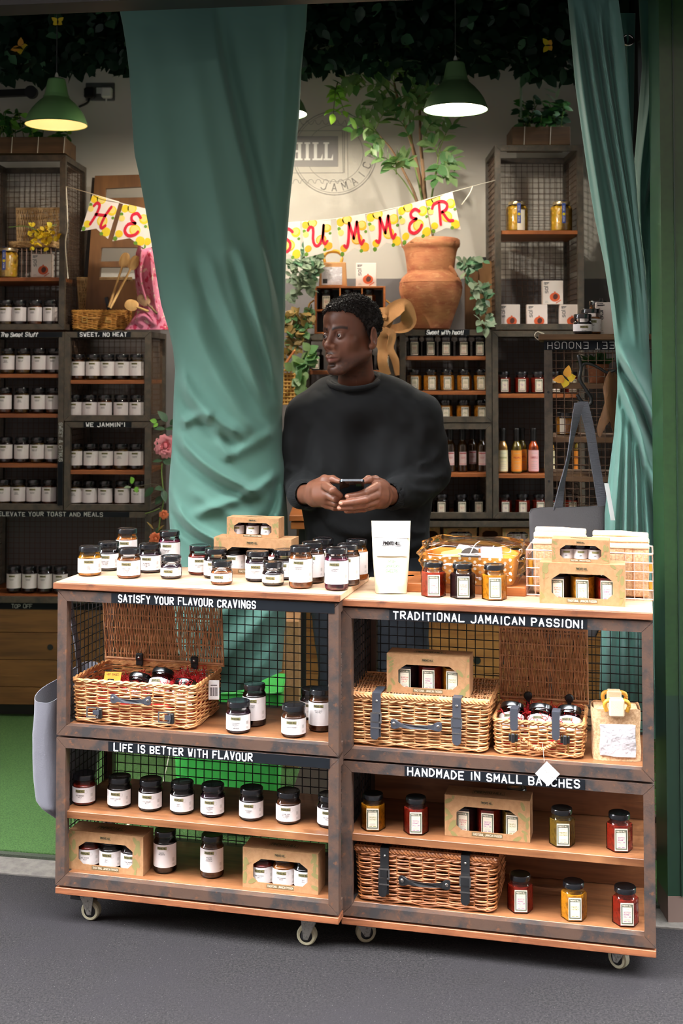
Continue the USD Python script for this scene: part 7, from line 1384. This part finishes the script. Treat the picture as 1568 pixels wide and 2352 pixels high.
xb0, xb1 = P(732, 640, 5.46)[0], P(797, 640, 5.46)[0]; wb = xb1-xb0; hb_ = zl(600, FR)-zc1
t = thing('kraft_bag', 'tall burlap bag with a pale window and bamboo handles on the pigeonhole box', 'bag', ((xb0+xb1)/2, 5.46, zc1+.0016))
obj('body', mapv(bbox(-wb/2, wb/2, 0, .09, 0, hb_, .004).subdivide().subdivide(), lambda v: np.c_[v[:, 0]*(1-.08*v[:, 2]/hb_), v[:, 1], v[:, 2]]), 'burlap', t, 60); obj('window', box(-wb*.40, wb*.32, -.0016, 0, .008, hb_*.8), 'bag_window', t); obj('mark', box(-wb*.36, -wb*.2, -.0024, -.0016, .014, .034), 'bug_black', t)
for y in (.02, .07): obj('handle', tube(curve([(-.035, y, hb_-.004), (-.04, y, hb_+.03), (-.02, y, hb_+.05), (.02, y, hb_+.05), (.04, y, hb_+.03), (.035, y, hb_-.004)], 22), .0065, 8), 'bamboo', t, True)
# burlap ribbon bow hanging at the corner of the crate
t = thing('burlap_bow', 'loose burlap ribbon bow hanging between the small crate and the urn', 'ribbon', (0, 0, 0))
def rib(pts, ws, tw=0., n=30): 
    c = curve([P(a, b, 5.36+d) for a, b, d in pts], n); w = np.interp(np.linspace(0, 1, n), np.linspace(0, 1, len(ws)), ws); tt = np.gradient(c, axis=0); tt /= np.linalg.norm(tt, axis=1, keepdims=True); s = np.cross(tt, [0, 1., 0]); s /= np.linalg.norm(s, axis=1, keepdims=True)+1e-9; s = s + np.array([0, 1., 0])*np.sin(np.linspace(0, 5, n)+tw)[:, None]*.6
    V = np.stack([c - s*w[:, None]/2, c + np.array([0, -.010, 0])*np.cos(np.linspace(0, 9, n))[:, None], c + s*w[:, None]/2], 1).reshape(-1, 3); F = []
    for i in range(n-1):
        for k in (0, 1): F.append([i*3+k, i*3+k+1, i*3+k+4, i*3+k+3])
    return thick(T((V, F)), .002)
for pts, ws in (([(872,752,0),(884,735,-.03),(905,712,-.05),(930,700,-.04),(938,735,-.01),(925,752,0),(890,756,.01)], [.03,.05,.07,.05,.07,.05,.03]), ([(880,750,0),(874,735,-.03),(880,718,-.04),(890,735,-.02),(885,755,0)], [.03,.05,.05,.05,.03]), ([(880,752,-.02),(872,775,-.03),(880,800,-.02),(878,830,-.03),(886,862,-.02)], [.05,.07,.05,.04,.045]), ([(884,752,-.01),(900,770,-.02),(896,800,-.02),(908,830,-.01),(912,862,0)], [.03,.035,.03,.03,.02])): obj('loop', rib(pts, ws), 'burlap', t, 60)
# boards behind the urn, wooden stand at the left, towel and spoons
t = thing('cardboard_boxes', 'brown cardboard sheets standing behind the urn', 'cardboard', P(1062, 757, 5.62)+[0, 0, .001])
for i, (a, b, top, d) in enumerate(((1072, 1136, 600, .0), (1066, 1098, 622, -.03), (1100, 1118, 590, .02))): 
    x0 = P(a, 700, 5.62)[0]-P(1062, 757, 5.62)[0]; x1 = P(b, 700, 5.62)[0]-P(1062, 757, 5.62)[0]; obj('sheet', bbox(x0, x1, d, d+.02, 0, P(a, top, 5.62)[2]-P(1062, 757, 5.62)[2], .002), ('cardboard', 'stand_wood', 'beam_black')[i], t)
t = thing('wooden_stand', 'dark wooden slotted stand leaning behind the bunting at left', 'stand', (0, 0, 0)); SDp = 5.60
out = [P(a, b, SDp)[[0, 2]] for a, b in ((221, 406), (372, 402), (392, 758), (196, 758))]; holes = [[(247, 437), (345, 432), (347, 453), (245, 455)], [(237, 572), (352, 572), (356, 598), (234, 600)], [(235, 617), (356, 617), (358, 640), (233, 642)]]
g_ = sg.Polygon(out)
for h_ in holes: g_ = g_.difference(sg.Polygon([P(a, b, SDp)[[0, 2]] for a, b in h_]).buffer(.004))
obj('panel', move(front(poly3(g_, .03)), (0, SDp, 0)), 'stand_wood', t); obj('leg', bar(P(219, 410, SDp+.05), P(190, 757, SDp+.05), .02, .05), 'beam_black', t)
silt = [(552,322,340),(580,312,352),(620,308,362),(660,312,370),(700,318,376),(730,306,382),(757,286,386)]
t = thing('floral_cloth', 'pink floral cloth hanging in folds beside the golden hamper', 'cloth', (0, 0, 0)); obj('cloth', cloth(silt, 5.46, .05, [([(325,560),(322,640),(345,720)], 6, .03), ([(345,570),(350,650),(365,740)], 6, .03), ([(300,740),(330,725),(360,750)], 7, .02)], 80, 80), 'floral', t, True)
def spoon(label, a, b, D, w=.022, mt='spoon_wood'):
    A, B = P(*a, D), P(*b, D-.03); t = thing('wooden_spoon', label, 'spoon', (0, 0, 0), group=None); d = (B-A)/np.linalg.norm(B-A)
    obj('handle', tube(np.linspace(A+d*.02, B, 12), np.linspace(.0045, .006, 12), 8), mt, t, True)
    def bw(u, v): th = u*2*PI; L_ = .034; x = -L_*np.cos(v*PI); r = np.sin(v*PI)**.8; return x, w*r*np.cos(th), .008*r*np.sin(th) - .006*(np.sin(th) > 0)*r
    obj('bowl', orient(grid_mesh(bw, 24, 14, True), A-d*.01, -d, (0, -1, .2)), mt, t, True)
spoon('wooden spoon standing in the golden hamper, left one of two', (284, 602), (250, 706), 5.40); spoon('wooden spoon standing in the golden hamper, right one of two', (305, 608), (253, 708), 5.38); spoon('wooden spoon lying across the right edge of the golden hamper', (306, 702), (340, 715), 5.36, .026); spoon('dark wooden spoon lying on the pink floral cloth', (333, 692), (360, 720), 5.37, .024, 'bark')
# ================================================================ THE SIDE CRATE AT THE RIGHT, seen from behind
sa, sb_ = P(1250, 1000, S1Y), P(1250, 781, S1Y); w1 = .40; z1a = P(1300, 782, S1Y)[2]; z1b = .83
SYW = -.17; FS = Frame((sa[0], S1Y, 0), SYW)
def side_sign(t):
    sign_on(t, 'SWEET ENOUGH', .0, .30, .012, .262, z1a-z1b-.030, z1a-z1b-.002, .0195, 'chalk_grey', 7, -.001, w=.0022, turned=True)
crate('display_crate', 'dark wire side crate at the right, its sign SWEET ENOUGH upside down', (sa[0], S1Y, z1b), SYW, w1, .33, z1a-z1b, 'steel_back', [P(0, y, S1Y+.1)[2]-z1b for y in (880, 1000, 1088)], 'planter_wood', .006, 'LRB', 'wire_brown', .026, group=None, build=lambda t: (side_sign(t), obj('wire_front', move(mesh_panel(w1-.026, z1a-z1b-.026), (.013, .012, .013)), 'wire_brown', t, kind='stuff'), obj('bolt', cat_([move(rot(trimesh.creation.cylinder(.004, .003, sections=10), PI/2, (1, 0, 0)), (.013, -.001, z)) for z in (.2, .62, .34)]), 'beam_black', t)))
crate('display_crate', 'dark lower wire crate carrying the side crate, mostly hidden behind the counter', (sa[0], S1Y, .016), SYW, w1, .33, z1b-.018, 'steel_back', [.4], 'planter_wood', .006, 'LRB', 'wire_brown', .026)
t = thing('crate_top', 'dark wooden top board of the side crate, a string tied at its end', 'board', (sa[0]-.02, S1Y-.02, z1a+.001), SYW); obj('plank', bbox(0, w1+.04, 0, .36, 0, .018, .002), 'planter_wood', t); obj('string_knot', cat_([tube(curve([(.0, -.004, .0), (-.012, -.01, .012), (-.004, -.008, .026), (.012+.003*i, -.004, .02)], 8), .0018, 4) for i in range(3)]), 'string', t)
zt1 = z1a+.0195
for i, (px, v, sz, jm, what) in enumerate(((1338, .02, 'small', 'jam_dark', 'small jar at the left of the row on the side crate top'), (1356, .075, 'medium', 'jam_amber', 'middle jar of the row on the side crate top'), (1374, .15, 'tall', 'jam_amber', 'tall amber jar of the row on the side crate top'))): put_round(FS.w(FS.u_at(px, v, zt1), v, zt1), .1, sz, jm, ('CHUTNEY',), what, 'jars on the side crate top')
carton(FS, 1381, 1420, 778, zt1-.0004, .09, 'tall pale carton lettered garlic beside the jars on the side crate', 'garlic')
zsA, zsB, zsC = [P(0, y, S1Y+.1)[2]+.0004 for y in (880, 1000, 1088)]
t = thing('honey_jar', 'wide golden honey jar behind the side crate wire, pale label at its left', 'jar', FS.w(FS.u_at(1302, .16, zsB), .16, zsB)); obj('honey', lathe([(0, .002), (.033, .002), (.036, .006), (.036, .052), (0, .054)], 24), 'jam_gold', t, True); obj('glass', lathe([(0, .0005), (.035, .0005), (.0375, .005), (.0375, .056), (.033, .062)], 24), 'glass', t, 50); obj('lid', lathe([(0, .06), (.034, .06), (.034, .072), (0, .073)], 24), 'lid', t, 40); obj('label', onto_cyl(move(plate(.02, .05, 4), (-.022, .004, 0)), .0378), 'label_cream', t)
t = thing('oil_bottle', 'slim yellow oil bottle low behind the side crate wire', 'bottle', FS.w(FS.u_at(1352, .16, .9), .16, z1b+.0065)); obj('oil', lathe([(0, .002), (.024, .002), (.024, .15), (.012, .17), (.011, .2), (0, .2)], 18), 'jam_mustard', t, True); obj('cap', lathe([(0, .2), (.012, .2), (.012, .225), (0, .226)], 14), 'lid', t, 40); obj('label', onto_cyl(move(plate(.03, .07, 5), (0, .04, 0)), .0245), 'lab_cream', t)
t = thing('herb_pot', 'terracotta pot with a green plant behind the side crate wire', 'plant', FS.w(FS.u_at(1372, .2, zsA), .2, zsA)); obj('pot', lathe([(0, 0), (.026, 0), (.034, .05), (.037, .05), (.037, .062), (.033, .062), (.032, .05), (0, .05)], 22), 'terracotta', t, 40); leaves(t, [(np.array([rr.uniform(-.02, .02), rr.uniform(-.02, .02), .06]), (rr.uniform(-1, 1), rr.uniform(-1, .3), rr.uniform(.1, 1))) for _ in range(26)], ['leaf_mid', 'leaf_herb'], .045, .018, 12)
t = thing('iron_hook', 'curled black iron hook on the side crate carrying the tote straps', 'hook', (0, 0, 0)); obj('rod', tube(curve([P(a, b, S1Y-.075) for a, b in ((1328,815),(1334,845),(1331,870),(1345,895),(1357,915),(1355,928),(1345,930),(1332,918),(1325,906))], 40), .0055, 7), 'beam_black', t, True); obj('rod', tube(curve([P(a, b, S1Y-.075) for a, b in ((1332,850),(1340,836),(1355,836),(1375,845),(1395,856),(1412,850))], 20), .0045, 7), 'beam_black', t, True)
t = thing('hanging_leather', 'brown forked leather piece hanging behind the curtain edge on the side crate', 'leather', (0, 0, 0)); lp = [(1392,868),(1398,856),(1404,880),(1410,858),(1416,868),(1414,900),(1418,930),(1412,975),(1420,1000),(1410,990),(1398,962),(1386,975),(1376,1000),(1374,985),(1382,955),(1390,925),(1386,890)]
obj('hide', mapv(front(poly3(sg.Polygon([P(a, b, S1Y-.08)[[0, 2]] for a, b in lp]).buffer(.004), .012)).subdivide().subdivide(), lambda v: v+[0, S1Y-.078, 0]+np.c_[v[:, 0]*0, .01*np.sin(v[:, 0]*90), v[:, 0]*0]), 'gut_brown', t, 60)
t = thing('shop_poster', 'white poster with a blue ring glimpsed between curtain and post', 'poster', P(1512, 690, 5.2)); obj('board', box(-.0, .14, 0, .01, -.16, .17), 'poster_white', t); obj('ring_print', move(front(trimesh.creation.annulus(.05, .075, .002, sections=28)), (.045, -.001, -.02)), 'poster_blue', t)
spray('dark leafy plant in the shade between twisted curtain and post', 'plant', [[(1500,1240),(1515,1120),(1528,1000)],[(1510,1250),(1525,1180),(1532,1130)],[(1495,1010),(1512,970),(1530,950)],[(1520,1240),(1528,1220),(1540,1160)]], ['leaf_ivy', 'leaf_ivy_pale'], .07, .03, 4.25, 61, 'shade_plant', 2)
# ================================================================ UNDER THE BACK SHELVES AND BEHIND THE COUNTER
zz = zl(1246, FR)
for a, b, yy, v, what in ((1019, 1094, 1246, .03, 'middle kraft gift box on the low shelf behind the man'), (1100, 1150, 1246, .06, 'kraft gift box half in shade on the low shelf'), (1154, 1222, 1246, .02, 'kraft gift box left of the tote bag on the low shelf'), (975, 1010, 1246, .05, 'kraft gift box cut by the sleeve of the man on the low shelf')):
    gift_box(FR, a, b, v, zz, .058, .055, what, (), 'r', 'kraft gift boxes on the low back shelf'); xm_ = (a+b)/2; 
    if b-a > 60: mini_jars(FR, (xm_-19, xm_, xm_+19), v+.03, zz, ('behind the man' if a < 1050 else 'half in shade' if a < 1120 else 'by the tote bag') + ', low shelf')
gift_box(FR, 968, 1006, .03, CR['R5'][2]+.0065, .075, .06, 'kraft gift box on the bottom board behind the cellophane basket', (), 'r', 'kraft gift boxes on the low back shelf')
t = thing('paper_packets', 'fanned row of brown paper packets on the bottom board, right of the man', 'packets', FR.w(FR.u_at(1165, .05, CR['R5'][2]), .04, CR['R5'][2]+.0065))
for i in range(11): obj('packet', move(rot(bbox(-.0015, .0015, 0, .1, 0, .13, .0005), -.18+.04*i*.5, (0, 1, 0)), (.009*i, .003*(i % 3), .001)), 'kraft', t)
t = thing('side_table', 'orange-brown two-board table edge showing left of the man', 'table', (0, 0, 0)); a, b = P(664, 1184, 5.2), P(930, 1215, 5.2)
for y0, y1, dx in ((1184, 1197, 0), (1200, 1216, .006)): obj('board', bbox(a[0]+dx, b[0], 5.2+dx, 5.55, P(0, y1, 5.2)[2], P(0, y0, 5.2)[2], .002), 'crate_wood', t)
for x in (a[0]+.04, b[0]-.07): obj('leg', box(x, x+.03, 5.23, 5.26, .016, P(0, 1216, 5.2)[2]), 'beam_black', t)
obj('back_panel', box(a[0]+.02, b[0]-.02, 5.5, 5.52, .3, P(0, 1216, 5.2)[2]), 'stand_wood', t)
t = thing('cardboard_box', 'tall tan cardboard box standing beside the curtain foot', 'box', (P(650, 1640, 4.75)[0], 4.75, .017)); obj('body', bbox(0, .06, 0, .2, 0, P(0, 1440, 4.75)[2], .002), 'cardboard', t); obj('flap', bbox(.002, .058, -.002, 0, .3, .55, .0005), 'kraft', t)
g0, g1 = P(393, 1700, 4.32)[0], P(647, 1700, 4.32)[0]; t = thing('storage_tub', 'bright green plastic tub behind the left counter', 'tub', ((g0+g1)/2, 4.32+.13, .0165)); gw = g1-g0; gh = P(0, 1590, 4.32)[2]-.017
obj('body', grid_mesh(lambda u, v: (gw/2*(.93+.07*v)*np.sign(np.cos(2*PI*u))*abs(np.cos(2*PI*u))**.2, .13*(.93+.07*v)*np.sign(np.sin(2*PI*u))*abs(np.sin(2*PI*u))**.2, v*gh), 64, 6, True), 'box_green', t, 40); obj('rim', tube(np.c_[rrect(gw, .262, .03, 60)[0], np.full(60, gh-.004)], .004, 6, True), 'box_green', t, True); obj('base', box(-gw*.45, gw*.45, -.115, .115, 0, .004), 'box_green', t); obj('lid', bbox(-gw/2, gw/2, -.13, .13, gh-.004, gh+.002, .002), 'box_green', t)
t = thing('board', 'pale board leaning behind the legs of the man', 'board', (0, 0, 0)); bp = [P(a, b, 3.86) for a, b in ((778, 1500), (800, 1500), (800, 1850), (660, 1850))]; obj('panel', move(front(poly3(sg.Polygon([q[[0, 2]] for q in bp]), .008)), (0, 3.86, 0)), 'board_pale', t)
t = thing('plastic_bag', 'grey speckled plastic bag lying flat on the turf behind the left counter', 'bag', PZ(580, 1905, .017)); m = trimesh.creation.icosphere(4, 1.); obj('bag', mapv(m, lambda v: v*[.16, .07, .03]*(1+.35*(meshkit.fbm(v*3.1, 3)-.5))[:, None] + [0, 0, .028]), 'grey_felt', t, True)
t = thing('cream_cord', 'cream cord loop lying on the turf behind the left counter', 'cord', (0, 0, 0)); obj('cord', tube(curve([PZ(280, 1905, .02), PZ(310, 1885, .03), PZ(345, 1884, .03), PZ(375, 1905, .02)], 20), .003, 6), 'string', t); obj('cord', tube(curve([P(388, 1735, 4.1), P(382, 1765, 4.1), P(376, 1792, 4.1), P(366, 1900, 4.0)], 14), .002, 5), 'string', t)
for i, (x0, x1, y0, y1, mt, nm) in enumerate(((1288, 1332, 1790, 1990, 'poster_white', 'white'), (1336, 1372, 1800, 1995, 'rose_pink', 'pinkish'), (1376, 1440, 1830, 2000, 'leaf_euca', 'grey green'))):
    D = 4.35; a, b = P(x0, y1, D), P(x1, y0, D); t = thing('shopping_bag', f'{nm} paper shopping bag behind the wire of the lower right crate', 'bag', ((a[0]+b[0])/2, D, .0165), .1*i-.1); h = b[2]-.02; w = b[0]-a[0]; obj('body', mapv(bbox(-w/2, w/2, 0, .07, 0, h, .002).subdivide().subdivide(), lambda v: v+.006*(meshkit.noise(v*25, i)-.5)[:, None]), mt, t, 50); obj('print', box(-w*.3, w*.3, -.005, -.0035, h*.3, h*.6), ('poster_blue', 'label', 'lemon_leaf')[i], t); obj('handle', tube(curve([(-w*.2, .01, h), (-w*.15, .0, h+.05), (w*.15, .0, h+.05), (w*.2, .01, h)], 12), .002, 5), 'string', t)
